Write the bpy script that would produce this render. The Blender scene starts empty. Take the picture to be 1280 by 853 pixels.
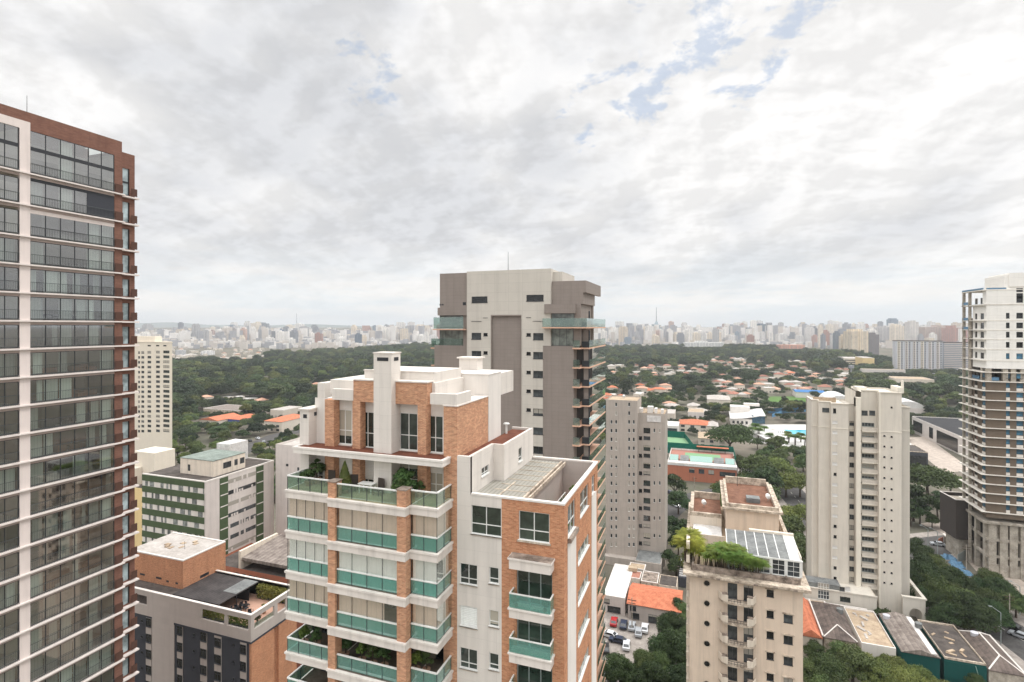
import bpy, math, random
import numpy as np
from mathutils import Vector
random.seed(7)
SC = bpy.context.scene
COL = SC.collection

# ---------------------------------------------------------------- camera
H = 80.0                      # eye height above the street
FPX = 670.0                   # focal length in photo pixels (photo 1280 wide)
YAW = math.atan(240 / FPX)    # the street grid runs along +Y, camera turned left of it
SA, CA = math.sin(YAW), math.cos(YAW)
HOR = 408.0
cam = bpy.data.cameras.new('camera')
cam.lens = 36 * FPX / 1280
cam.sensor_width = 36
cam.shift_y = -(426.5 - HOR) / 1280
cam.clip_start, cam.clip_end = 0.5, 60000
co = bpy.data.objects.new('camera', cam)
COL.objects.link(co)
co.location = (0, 0, H)
co.rotation_euler = (math.pi / 2, 0, YAW)
SC.camera = co

# ---------------------------------------------------------------- exposure, sampling
SC.render.engine = 'CYCLES'
SC.view_settings.view_transform = 'Standard'
SC.view_settings.look = 'None'
SC.view_settings.gamma = 1
SC.view_settings.use_curve_mapping = False
SC.view_settings.exposure = 0.0
cy = SC.cycles
cy.use_denoising = True
cy.max_bounces = 6
cy.diffuse_bounces = 3
cy.glossy_bounces = 2
cy.transmission_bounces = 4
cy.transparent_max_bounces = 10
cy.volume_bounces = 0
cy.sample_clamp_indirect = 4

# ---------------------------------------------------------------- sun
SUN_EL, SUN_AZ = math.radians(52), math.radians(40)   # azimuth clockwise from +Y
sd = bpy.data.lights.new('sun', 'SUN')
sd.energy = 1.5
sd.angle = math.radians(11)
sd.color = (1.0, 0.97, 0.935)
so = bpy.data.objects.new('sun', sd)
COL.objects.link(so)
sdir = Vector((math.sin(SUN_AZ) * math.cos(SUN_EL), math.cos(SUN_AZ) * math.cos(SUN_EL), math.sin(SUN_EL)))
so.rotation_euler = sdir.to_track_quat('Z', 'Y').to_euler()

# ---------------------------------------------------------------- sky
W = bpy.data.worlds.new('World')
SC.world = W
W.use_nodes = True
nt = W.node_tree
nt.nodes.clear()
def wn(t, **k):
    n = nt.nodes.new(t)
    for a, b in k.items():
        setattr(n, a, b)
    return n
def wl(a, b):
    nt.links.new(a, b)
def wmath(op, a, b=None, c=None, clamp=False):
    n = wn('ShaderNodeMath', operation=op, use_clamp=clamp)
    for i, v in enumerate((a, b, c)):
        if v is None:
            continue
        if isinstance(v, (int, float)):
            n.inputs[i].default_value = v
        else:
            wl(v, n.inputs[i])
    return n.outputs[0]
def wstep(v, lo, hi, o0=0.0, o1=1.0):
    n = wn('ShaderNodeMapRange', interpolation_type='SMOOTHSTEP')
    wl(v, n.inputs[0])
    for i, x in enumerate((lo, hi, o0, o1)):
        n.inputs[i + 1].default_value = x
    return n.outputs[0]
def wmix(f, a, b):
    n = wn('ShaderNodeMix', data_type='RGBA')
    if isinstance(f, (int, float)):
        n.inputs[0].default_value = f
    else:
        wl(f, n.inputs[0])
    for i, v in ((6, a), (7, b)):
        if isinstance(v, tuple):
            n.inputs[i].default_value = (*v, 1)
        else:
            wl(v, n.inputs[i])
    return n.outputs[2]
tc = wn('ShaderNodeTexCoord').outputs['Generated']
sep = wn('ShaderNodeSeparateXYZ')
wl(tc, sep.inputs[0])
DX, DY, DZ = sep.outputs
zz = wmath('MAXIMUM', wmath('ADD', DZ, 0.30), 0.06)
px_ = wmath('DIVIDE', DX, zz)
py_ = wmath('DIVIDE', DY, zz)
comb = wn('ShaderNodeCombineXYZ')
wl(px_, comb.inputs[0]); wl(py_, comb.inputs[1])
P = comb.outputs[0]
def wnoise(vec, scale, detail=6, rough=0.55, dist=0.0, off=(0, 0, 0), stretch=(1, 1, 1)):
    m = wn('ShaderNodeMapping')
    m.inputs['Location'].default_value = off
    m.inputs['Scale'].default_value = stretch
    wl(vec, m.inputs[0])
    n = wn('ShaderNodeTexNoise')
    n.inputs['Scale'].default_value = scale
    n.inputs['Detail'].default_value = detail
    n.inputs['Roughness'].default_value = rough
    n.inputs['Distortion'].default_value = dist
    wl(m.outputs[0], n.inputs['Vector'])
    return n.outputs[0]
def pdir(px, py):
    s = (px - 640) / FPX
    u = -(py - HOR) / FPX
    return Vector((-SA + s * CA, CA + s * SA, u)).normalized()
def blob(px, py, r_in, r_out):
    """1 near the direction of a place in the sky, 0 away from it (angles in degrees)"""
    d = pdir(px, py)
    dp = wn('ShaderNodeVectorMath', operation='DOT_PRODUCT')
    nrm = wn('ShaderNodeVectorMath', operation='NORMALIZE')
    wl(tc, nrm.inputs[0])
    wl(nrm.outputs[0], dp.inputs[0])
    dp.inputs[1].default_value = d
    return wstep(dp.outputs['Value'], math.cos(math.radians(r_out)), math.cos(math.radians(r_in)))
n_big = wnoise(P, 1.5, 5, 0.5, 0.3, (3.1, 1.7, 0), (1, .8, 1))
n_mid = wnoise(P, 3.0, 8, 0.50, 0.25, (7.3, 2.2, 0), (1, .95, 1))
n_fine = wnoise(P, 9, 9, 0.58, 0.15, (1.3, 9.2, 0))
# relief: the same cloud seen a little way towards the hidden sun; the difference lights one side of every billow
SO = (0.035, 0.042)
r1 = wmath('SUBTRACT', n_mid, wnoise(P, 3.0, 8, 0.50, 0.25, (7.3 + SO[0], 2.2 + SO[1], 0), (1, .95, 1)))
r2 = wmath('SUBTRACT', n_fine, wnoise(P, 9, 9, 0.58, 0.15, (1.3 + SO[0] * .4, 9.2 + SO[1] * .4, 0)))
# thickness of the cloud deck: thick reads grey underneath, thin reads white
grey = wmath('ADD', wmath('MULTIPLY', n_big, 1.15), wmath('MULTIPLY', n_mid, 0.58))
grey = wmath('ADD', grey, wmath('MULTIPLY', n_fine, 0.14))
for (bx, by, ri, ro, k) in ((110, 60, 4, 26, .13), (330, 215, 2, 17, .12), (640, 285, 2, 16, .09), (860, 300, 2, 12, .08), (420, 60, 2, 15, .08), (760, 190, 2, 12, .06),
                            (550, 130, 2, 10, -.12), (900, 110, 4, 16, -.06), (1150, 80, 4, 26, -.10), (380, 330, 2, 12, -.10), (1050, 230, 3, 14, .04)):
    grey = wmath('ADD', grey, wmath('MULTIPLY', blob(bx, by, ri, ro), k))
g01 = wstep(grey, 0.80, 1.20)
cloud = wmix(g01, (0.965, 0.955, 0.945), (0.70, 0.71, 0.735))
rel = wmath('ADD', wmath('MULTIPLY', r1, 1.5), wmath('MULTIPLY', r2, .5))
relv = wn('ShaderNodeVectorMath', operation='SCALE')
wl(cloud, relv.inputs[0]); wl(wmath('ADD', 1.0, wmath('MAXIMUM', wmath('MINIMUM', rel, .09), -.09)), relv.inputs[3])
cloud = relv.outputs[0]
# gaps of blue, ragged
gapn = wmath('ADD', wmath('MULTIPLY', wnoise(P, 8.5, 11, 0.62, 0.2, (4.4, 8.8, 0)), .75), wmath('MULTIPLY', n_fine, .25))
gap = None
for (bx, by, ri, ro) in ((460, 100, .5, 6), (790, 95, .5, 9), (925, 72, .5, 7.5), (880, 40, .5, 6), (1010, 5, .5, 5), (735, 140, .5, 5)):
    b = blob(bx, by, ri, ro)
    gap = b if gap is None else wmath('MAXIMUM', gap, b)
gapm = wstep(wmath('SUBTRACT', wmath('ADD', wmath('MULTIPLY', gap, 0.20), .298), gapn), -0.02, 0.075)
nish = wn('ShaderNodeTexSky', sky_type='NISHITA', sun_disc=False)
nish.sun_elevation = SUN_EL
nish.sun_rotation = SUN_AZ
nish.altitude = 800
STR = 0.10
sk = wn('ShaderNodeVectorMath', operation='SCALE')
sk.inputs[3].default_value = 0.10
wl(nish.outputs[0], sk.inputs[0])
blue = wmix(0.55, sk.outputs[0], (0.66, 0.77, 0.93))
sky = wmix(wmath('MULTIPLY', gapm, .66), cloud, blue)
# the band near the horizon: streaky pale cloud with washed blue between
hb = wstep(DZ, 0.015, 0.17, 1.0, 0.0)
ns = wnoise(tc, 3.2, 8, 0.55, 0.3, (2.0, 5.0, 1.0), (1, 1, 7))
n2 = wnoise(tc, 9.0, 8, 0.6, 0.2, (5.0, 3.0, 2.0), (1, 1, 4.5))
low = wmix(wstep(wmath('ADD', wmath('MULTIPLY', ns, .7), wmath('MULTIPLY', n2, .3)), .42, .60), (0.86, 0.925, 0.955), (1.08, 1.05, 1.0))
sky = wmix(wmath('MULTIPLY', hb, .78), sky, low)
# an overcast sky is brighter overhead than at the horizon
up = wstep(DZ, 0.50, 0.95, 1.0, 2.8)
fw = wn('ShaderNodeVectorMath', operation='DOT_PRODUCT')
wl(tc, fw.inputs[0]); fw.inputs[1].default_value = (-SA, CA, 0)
back = wstep(fw.outputs['Value'], -0.5, 0.30, 1.40, 1.0)  # unseen sky behind the camera, brightness added to light the camera-facing walls
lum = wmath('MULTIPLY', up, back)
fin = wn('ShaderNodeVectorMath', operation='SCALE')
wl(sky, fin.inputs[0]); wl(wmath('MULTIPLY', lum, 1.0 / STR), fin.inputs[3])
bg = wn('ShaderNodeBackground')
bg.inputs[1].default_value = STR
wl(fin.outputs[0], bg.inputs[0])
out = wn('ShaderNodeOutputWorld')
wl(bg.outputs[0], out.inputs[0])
W.cycles.sampling_method = 'MANUAL'
W.cycles.sample_map_resolution = 512

# ---------------------------------------------------------------- from photo pixels to places
def ray(px):
    s = (px - 640) / FPX
    return -SA + s * CA, CA + s * SA
def on_y(px, yp):                 # point of a wall that faces the camera (plane y = yp): x, depth
    dx, dy = ray(px)
    t = yp / dy
    return t * dx, t
def on_x(px, xp):                 # point of a wall along the grid (plane x = xp): y, depth
    dx, dy = ray(px)
    t = xp / dx
    return t * dy, t
def X(px, yp): return on_y(px, yp)[0]
def Y(px, xp): return on_x(px, xp)[0]
def zy(px, py, yp): return H - (py - HOR) / FPX * on_y(px, yp)[1]
def zx(px, py, xp): return H - (py - HOR) / FPX * on_x(px, xp)[1]
def gr(px, py, z=0.0):            # where the sight line meets the height z
    t = (H - z) * FPX / (py - HOR)
    dx, dy = ray(px)
    return t * dx, t * dy
def topx(x, y, z):                # back to a pixel, for checks
    d = -SA * x + CA * y
    r = CA * x + SA * y
    return 640 + FPX * r / d, HOR - (z - H) / d * FPX, d

# ---------------------------------------------------------------- mesh building
class MB:
    def __init__(s):
        s.v, s.f, s.m = [], [], []
    def quad(s, a, b, c, d, m=0):
        i = len(s.v); s.v += [a, b, c, d]; s.f.append((i, i + 1, i + 2, i + 3)); s.m.append(m)
    def tri(s, a, b, c, m=0):
        i = len(s.v); s.v += [a, b, c]; s.f.append((i, i + 1, i + 2)); s.m.append(m)
    def box(s, x0, y0, z0, x1, y1, z1, m=0):
        if x0 > x1: x0, x1 = x1, x0
        if y0 > y1: y0, y1 = y1, y0
        if z0 > z1: z0, z1 = z1, z0
        i = len(s.v)
        s.v += [(x0, y0, z0), (x1, y0, z0), (x1, y1, z0), (x0, y1, z0), (x0, y0, z1), (x1, y0, z1), (x1, y1, z1), (x0, y1, z1)]
        for q in ((3, 2, 1, 0), (4, 5, 6, 7), (0, 1, 5, 4), (1, 2, 6, 5), (2, 3, 7, 6), (3, 0, 4, 7)):
            s.f.append(tuple(i + k for k in q)); s.m.append(m)
        return s
    def obox(s, cx, cy, ang, x0, y0, z0, x1, y1, z1, m=0):       # a box turned about (cx, cy)
        i = len(s.v); s.box(x0, y0, z0, x1, y1, z1, m)
        c, n = math.cos(ang), math.sin(ang)
        for k in range(i, len(s.v)):
            x, y, z = s.v[k]
            s.v[k] = (cx + c * x - n * y, cy + n * x + c * y, z)
        return s
    def prism(s, poly, z0, z1, m=0, cap=True, bottom=False):
        n = len(poly); i = len(s.v)
        s.v += [(x, y, z0) for x, y in poly] + [(x, y, z1) for x, y in poly]
        for k in range(n):
            j = (k + 1) % n
            s.f.append((i + k, i + j, i + n + j, i + n + k)); s.m.append(m)
        if cap:
            s.f.append(tuple(i + n + k for k in range(n))); s.m.append(m)
        if bottom:
            s.f.append(tuple(i + n - 1 - k for k in range(n))); s.m.append(m)
        return s
    def tube(s, p, q, r0, r1=None, n=6, m=0):
        r1 = r0 if r1 is None else r1
        p, q = Vector(p), Vector(q)
        d = (q - p).normalized()
        a = d.orthogonal().normalized(); b = d.cross(a)
        i = len(s.v)
        for k in range(n):
            t = 2 * math.pi * k / n
            o = a * math.cos(t) + b * math.sin(t)
            s.v.append(tuple(p + o * r0)); s.v.append(tuple(q + o * r1))
        for k in range(n):
            j = (k + 1) % n
            s.f.append((i + 2 * k, i + 2 * j, i + 2 * j + 1, i + 2 * k + 1)); s.m.append(m)
        s.f.append(tuple(i + 2 * k + 1 for k in range(n))); s.m.append(m)
        s.f.append(tuple(i + 2 * (n - 1 - k) for k in range(n))); s.m.append(m)
        return s
    def wall(s, axis, pos, sign, a0, a1, z0, z1, opens=(), reveal=0.18, m=0, mr=None):
        """a wall in the plane y=pos (axis 'y') or x=pos ('x') facing sign, with openings (a0,a1,z0,z1) that have reveals"""
        mr = m if mr is None else mr
        if a0 > a1: a0, a1 = a1, a0
        A = sorted({round(v, 4) for v in [a0, a1] + [v for o in opens for v in (o[0], o[1])] if a0 - 1e-6 <= v <= a1 + 1e-6})
        Z = sorted({round(v, 4) for v in [z0, z1] + [v for o in opens for v in (o[2], o[3])] if z0 - 1e-6 <= v <= z1 + 1e-6})
        flip = (sign > 0) == (axis == 'y')
        def pt(a, d, z):
            return (a, pos - sign * d, z) if axis == 'y' else (pos - sign * d, a, z)
        def q(p0, p1, p2, p3, mm):
            s.quad(p3, p2, p1, p0, mm) if flip else s.quad(p0, p1, p2, p3, mm)
        for zi in range(len(Z) - 1):
            zc = (Z[zi] + Z[zi + 1]) / 2
            row = [o for o in opens if o[2] < zc < o[3]]
            run = None
            for ai in range(len(A) - 1):
                ac = (A[ai] + A[ai + 1]) / 2
                if any(o[0] < ac < o[1] for o in row):
                    if run is not None:
                        q(pt(run, 0, Z[zi]), pt(A[ai], 0, Z[zi]), pt(A[ai], 0, Z[zi + 1]), pt(run, 0, Z[zi + 1]), m)
                        run = None
                elif run is None:
                    run = A[ai]
            if run is not None:
                q(pt(run, 0, Z[zi]), pt(A[-1], 0, Z[zi]), pt(A[-1], 0, Z[zi + 1]), pt(run, 0, Z[zi + 1]), m)
        r = reveal
        for o in opens:
            b0, b1, c0, c1 = o[:4]
            q(pt(b0, 0, c0), pt(b0, 0, c1), pt(b0, r, c1), pt(b0, r, c0), mr)
            q(pt(b1, 0, c1), pt(b1, 0, c0), pt(b1, r, c0), pt(b1, r, c1), mr)
            q(pt(b0, 0, c1), pt(b1, 0, c1), pt(b1, r, c1), pt(b0, r, c1), mr)
            q(pt(b1, 0, c0), pt(b0, 0, c0), pt(b0, r, c0), pt(b1, r, c0), mr)
        return s
    def mesh(s, name, mats, origin=(0, 0, 0), smooth=False):
        me = bpy.data.meshes.new(name)
        ox, oy, oz = origin
        me.from_pydata([(x - ox, y - oy, z - oz) for x, y, z in s.v], [], s.f)
        for mt in (mats if isinstance(mats, (list, tuple)) else [mats]):
            me.materials.append(mt)
        if any(s.m):
            me.polygons.foreach_set('material_index', s.m)
        if smooth:
            me.polygons.foreach_set('use_smooth', [True] * len(s.f))
        me.update()
        return me
    def build(s, name, mats, parent=None, origin=None, smooth=False, label=None):
        if not s.f:
            return None
        if origin is None:
            origin = root_of(parent).location if parent is not None else (0, 0, 0)
        return put(name, s.mesh(name, mats, origin, smooth), parent, label=label)
def put(name, me, parent=None, loc=(0, 0, 0), rot=0.0, label=None):
    o = bpy.data.objects.new(name, me)
    COL.objects.link(o)
    o.location = loc
    if rot: o.rotation_euler = (0, 0, rot)
    if parent is not None:
        o.parent = parent
        KIDS.setdefault(parent.name, []).append(o)
    if label: o['label'] = label
    return o
def root_of(o):
    while o.parent is not None:
        o = o.parent
    return o
def thing(name, label, cat, loc=(0, 0, 0), group=None, rot=0.0):
    o = bpy.data.objects.new(name, None)
    COL.objects.link(o)
    o.location = loc
    o.empty_display_size = 0.2
    if rot: o.rotation_euler = (0, 0, rot)
    o['label'] = label; o['category'] = cat
    if group: o['group'] = group
    return o
def tag(o, label, cat, group=None):
    o['label'] = label; o['category'] = cat
    if group: o['group'] = group
    return o
def copy_tree(o, loc=None, rot=None, scale=None, label=None, group=None, parent=None):
    c = o.copy()
    COL.objects.link(c)
    if parent is not None:
        c.parent = parent
        KIDS.setdefault(parent.name, []).append(c)
    if loc is not None: c.location = loc
    if rot is not None: c.rotation_euler = (0, 0, rot)
    if scale is not None: c.scale = scale if isinstance(scale, tuple) else (scale,) * 3
    if label: c['label'] = label
    if group: c['group'] = group
    for ch in kids(o):
        copy_tree(ch, parent=c)
    return c
def kids(o):
    return list(KIDS.get(o.name, ()))
KIDS = {}
# ---------------------------------------------------------------- materials
def S(r, g, b, k=1.0):
    def c(v):
        v /= 255
        return (v / 12.92 if v <= .04045 else ((v + .055) / 1.055) ** 2.4) * k
    return (c(r), c(g), c(b))
class NT:
    def __init__(s, name):
        s.mat = bpy.data.materials.new(name)
        s.mat.use_nodes = True
        s.t = s.mat.node_tree
        s.bsdf = s.t.nodes['Principled BSDF']
        s.out = s.t.nodes['Material Output']
    def n(s, t, **k):
        x = s.t.nodes.new(t)
        for a, b in k.items(): setattr(x, a, b)
        return x
    def l(s, a, b): s.t.links.new(a, b)
    def obj(s):
        return s.n('ShaderNodeTexCoord').outputs['Object']
    def math(s, op, a, b=None, clamp=False):
        n = s.n('ShaderNodeMath', operation=op, use_clamp=clamp)
        for i, v in enumerate((a, b)):
            if v is None: continue
            if isinstance(v, (int, float)): n.inputs[i].default_value = v
            else: s.l(v, n.inputs[i])
        return n.outputs[0]
    def noise(s, vec, scale, detail=4, rough=.55, stretch=None, off=None):
        if stretch or off:
            m = s.n('ShaderNodeMapping')
            if stretch: m.inputs['Scale'].default_value = stretch
            if off: m.inputs['Location'].default_value = off
            s.l(vec, m.inputs[0]); vec = m.outputs[0]
        n = s.n('ShaderNodeTexNoise')
        n.inputs['Scale'].default_value = scale
        n.inputs['Detail'].default_value = detail
        n.inputs['Roughness'].default_value = rough
        s.l(vec, n.inputs['Vector'])
        return n.outputs[0]
    def rng(s, v, a, b, c, d):
        n = s.n('ShaderNodeMapRange')
        s.l(v, n.inputs[0])
        for i, x in enumerate((a, b, c, d)): n.inputs[i + 1].default_value = x
        return n.outputs[0]
    def mix(s, f, a, b, blend='MIX'):
        n = s.n('ShaderNodeMix', data_type='RGBA', blend_type=blend)
        if isinstance(f, (int, float)): n.inputs[0].default_value = f
        else: s.l(f, n.inputs[0])
        for i, v in ((6, a), (7, b)):
            if isinstance(v, tuple): n.inputs[i].default_value = (*v, 1)
            else: s.l(v, n.inputs[i])
        return n.outputs[2]
    def scale(s, c, f):
        n = s.n('ShaderNodeVectorMath', operation='SCALE')
        if isinstance(c, tuple): n.inputs[0].default_value = c
        else: s.l(c, n.inputs[0])
        s.l(f, n.inputs[3])
        return n.outputs[0]
    def uvz(s, vec):                      # (x+y, z): lays courses on walls facing either way
        p = s.n('ShaderNodeSeparateXYZ'); s.l(vec, p.inputs[0])
        c = s.n('ShaderNodeCombineXYZ')
        s.l(s.math('ADD', p.outputs[0], p.outputs[1]), c.inputs[0]); s.l(p.outputs[2], c.inputs[1])
        return c.outputs[0]
    def done(s, col=None, rough=.85, spec=.3, metal=0, bump=None, bstr=.3, bdist=.02):
        b = s.bsdf
        if col is not None:
            if isinstance(col, tuple): b.inputs['Base Color'].default_value = (*col, 1)
            else: s.l(col, b.inputs['Base Color'])
        b.inputs['Roughness'].default_value = rough
        b.inputs['Specular IOR Level'].default_value = spec
        b.inputs['Metallic'].default_value = metal
        if bump is not None:
            n = s.n('ShaderNodeBump')
            n.inputs['Strength'].default_value = bstr
            n.inputs['Distance'].default_value = bdist
            s.l(bump, n.inputs['Height']); s.l(n.outputs[0], b.inputs['Normal'])
        return s.mat
def plaster(name, col, var=.10, streak=.12, joint=None, jcol=.8, rough=.88, scale=.5, rnd=0.0):
    m = NT(name)
    v = m.obj()
    f = m.rng(m.noise(v, scale, 6, .6), .25, .75, 1 - var, 1 + var)
    g = m.rng(m.noise(v, 1.0, 5, .65, (1.3, 1.3, .07)), .48, .75, 1.0, 1.0 - streak)
    k = m.math('MULTIPLY', f, g)
    if joint:
        b = m.n('ShaderNodeTexBrick')
        b.offset = 0
        b.inputs['Scale'].default_value = 1
        b.inputs['Brick Width'].default_value = joint[0]
        b.inputs['Row Height'].default_value = joint[1]
        b.inputs['Mortar Size'].default_value = joint[2] if len(joint) > 2 else .012
        b.inputs['Mortar Smooth'].default_value = .1
        m.l(m.uvz(v), b.inputs['Vector'])
        b.inputs['Color1'].default_value = (1, 1, 1, 1)
        b.inputs['Color2'].default_value = (.965, .965, .965, 1)
        b.inputs['Mortar'].default_value = (jcol, jcol, jcol, 1)
        sp = m.n('ShaderNodeSeparateXYZ'); m.l(b.outputs[0], sp.inputs[0])
        k = m.math('MULTIPLY', k, sp.outputs[0])
    if rnd:
        oi = m.n('ShaderNodeObjectInfo')
        k = m.math('MULTIPLY', k, m.rng(oi.outputs['Random'], 0, 1, 1 - rnd, 1 + rnd))
    return m.done(m.scale(col, k), rough, .25)
def bricks(name, c1, c2, mortar, bw=.24, bh=.075, ms=.010, var=.16, smallvar=.5):
    m = NT(name)
    v = m.obj()
    uv = m.uvz(v)
    b = m.n('ShaderNodeTexBrick')
    b.inputs['Scale'].default_value = 1
    b.inputs['Brick Width'].default_value = bw
    b.inputs['Row Height'].default_value = bh
    b.inputs['Mortar Size'].default_value = ms
    b.inputs['Bias'].default_value = 0.0
    b.inputs['Color1'].default_value = (*c1, 1)
    b.inputs['Color2'].default_value = (*c2, 1)
    b.inputs['Mortar'].default_value = (*mortar, 1)
    m.l(uv, b.inputs['Vector'])
    # groups of paler and darker bricks, so the wall mottles at a distance
    blotch = m.noise(uv, 1.0, 6, .7, (2.2, 5.5, 1))
    k = m.rng(blotch, .3, .7, 1 - var * 1.6, 1 + var * 1.6)
    k2 = m.rng(m.noise(v, .35, 4), .3, .7, 1 - var * .6, 1 + var * .6)
    k3 = m.rng(m.noise(v, 1.0, 5, .65, (1.1, 1.1, .08)), .5, .8, 1.0, .78)
    k = m.math('MULTIPLY', m.math('MULTIPLY', k, k2), k3)
    return m.done(m.scale(b.outputs[0], k), .9, .2)
def banded(name, c1, c2, period, duty, rough=.8, axis=2, var=.1):
    m = NT(name)
    v = m.obj()
    p = m.n('ShaderNodeSeparateXYZ'); m.l(v, p.inputs[0])
    fr = m.math('FRACT', m.math('DIVIDE', p.outputs[axis], period))
    f = m.math('GREATER_THAN', fr, duty)
    k = m.rng(m.noise(v, .8, 5), .3, .7, 1 - var, 1 + var)
    return m.done(m.scale(m.mix(f, c1, c2), k), rough, .3)
def glassy(name, col, rough=.06, spec=.9, var=.5, curtain=.0, ccol=(.5, .48, .42)):
    """a window pane seen from outside by day: dark room behind a reflecting pane; some rooms have a blind down"""
    m = NT(name)
    oi = m.n('ShaderNodeObjectInfo')
    v = m.obj()
    r = oi.outputs['Random']
    k = m.rng(r, 0, 1, 1 - var, 1 + var)
    n = m.rng(m.noise(v, .9, 3), .35, .65, .6, 1.5)
    c = m.scale(col, m.math('MULTIPLY', k, n))
    if curtain:
        # a blind drawn over part of the pane
        p = m.n('ShaderNodeSeparateXYZ'); m.l(v, p.inputs[0])
        r2 = m.math('FRACT', m.math('MULTIPLY', r, 17.3))
        r3 = m.math('FRACT', m.math('MULTIPLY', r, 41.7))
        drop = m.math('GREATER_THAN', p.outputs[2], m.rng(r2, 0, 1, -1.0, .9))
        on = m.math('MULTIPLY', drop, m.math('LESS_THAN', r3, curtain))
        c = m.mix(on, c, ccol)
    return m.done(c, rough, spec)
def thin_glass(name, tint, refl=.10, mixc=.0, haze=(.5, .5, .5)):
    """sheet glass that lets the room or sky behind show through"""
    m = NT(name)
    t = m.n('ShaderNodeBsdfTransparent'); t.inputs[0].default_value = (*tint, 1)
    g = m.n('ShaderNodeBsdfGlossy'); g.inputs['Roughness'].default_value = .03
    g.inputs[0].default_value = (.95, 1, .98, 1)
    fr = m.n('ShaderNodeLayerWeight'); fr.inputs[0].default_value = .35
    f = m.rng(fr.outputs['Facing'], 0, 1, refl, .75)
    mx = m.n('ShaderNodeMixShader')
    m.l(f, mx.inputs[0]); m.l(t.outputs[0], mx.inputs[1]); m.l(g.outputs[0], mx.inputs[2])
    last = mx.outputs[0]
    if mixc:
        d = m.n('ShaderNodeBsdfDiffuse'); d.inputs[0].default_value = (*haze, 1)
        m2 = m.n('ShaderNodeMixShader'); m2.inputs[0].default_value = mixc
        m.l(last, m2.inputs[1]); m.l(d.outputs[0], m2.inputs[2]); last = m2.outputs[0]
    m.t.nodes.remove(m.bsdf)
    m.l(last, m.out.inputs[0])
    return m.mat
def leafy(name, c1, c2, c3, trans=.25, rnd=.35):
    m = NT(name)
    oi = m.n('ShaderNodeObjectInfo')
    geo = m.n('ShaderNodeNewGeometry')
    pos = geo.outputs['Position']
    big = m.noise(pos, .012, 3, .6)
    n = m.noise(pos, .45, 3, .6)
    n2 = m.noise(pos, 2.2, 2, .6)
    c = m.mix(m.rng(n, .35, .65, 0, 1), c1, c2)
    c = m.mix(m.rng(n2, .45, .75, 0, .55), c, c3)
    k = m.rng(oi.outputs['Random'], 0, 1, 1 - rnd, 1 + rnd)
    c = m.scale(c, m.math('MULTIPLY', k, m.rng(big, .35, .65, .78, 1.2)))
    r2 = m.math('FRACT', m.math('MULTIPLY', oi.outputs['Random'], 13.7))
    hs = m.n('ShaderNodeHueSaturation')
    m.l(m.rng(r2, 0, 1, .475, .52), hs.inputs['Hue']); m.l(c, hs.inputs['Color'])
    hs.inputs['Saturation'].default_value = .95
    c = hs.outputs[0]
    m.l(c, m.bsdf.inputs['Base Color'])
    m.bsdf.inputs['Roughness'].default_value = .6
    m.bsdf.inputs['Specular IOR Level'].default_value = .25
    tr = m.n('ShaderNodeBsdfTranslucent'); m.l(c, tr.inputs[0])
    mx = m.n('ShaderNodeMixShader'); mx.inputs[0].default_value = trans
    m.l(m.bsdf.outputs[0], mx.inputs[1]); m.l(tr.outputs[0], mx.inputs[2])
    m.l(mx.outputs[0], m.out.inputs[0])
    return m.mat
def tiles(name, c1, c2, var=.25, step=.9):
    m = NT(name)
    v = m.obj()
    oi = m.n('ShaderNodeObjectInfo')
    n = m.noise(v, .9, 6, .65)
    c = m.mix(m.rng(n, .35, .65, 0, 1), c1, c2)
    # courses of tile
    p = m.n('ShaderNodeSeparateXYZ'); m.l(v, p.inputs[0])
    fr = m.math('FRACT', m.math('DIVIDE', m.math('ADD', p.outputs[0], m.math('MULTIPLY', p.outputs[2], 2.0)), .45))
    k = m.rng(fr, 0, 1, .82, 1.08)
    k = m.math('MULTIPLY', k, m.rng(oi.outputs['Random'], 0, 1, 1 - var, 1 + var))
    return m.done(m.scale(c, k), .9, .2)
def roofing(name, c1, c2, scale=.6, rib=0.0, axis=0, ribd=.8):
    m = NT(name)
    v = m.obj()
    n = m.noise(v, scale, 8, .68)
    c = m.mix(m.rng(n, .38, .64, 0, 1), c1, c2)
    k = m.rng(m.noise(v, scale * 6, 4, .6), .3, .7, .85, 1.15)
    if rib:
        p = m.n('ShaderNodeSeparateXYZ'); m.l(v, p.inputs[0])
        fr = m.math('FRACT', m.math('DIVIDE', p.outputs[axis], rib))
        k = m.math('MULTIPLY', k, m.rng(fr, 0, 1, ribd, 1.1))
    return m.done(m.scale(c, k), .9, .2)
def plain(name, col, rough=.6, spec=.4, metal=0, var=.06, rnd=0):
    m = NT(name)
    v = m.obj()
    k = m.rng(m.noise(v, 1.5, 4), .3, .7, 1 - var, 1 + var)
    if rnd:
        oi = m.n('ShaderNodeObjectInfo')
        k = m.math('MULTIPLY', k, m.rng(oi.outputs['Random'], 0, 1, 1 - rnd, 1 + rnd))
    return m.done(m.scale(col, k), rough, spec, metal)
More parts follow.
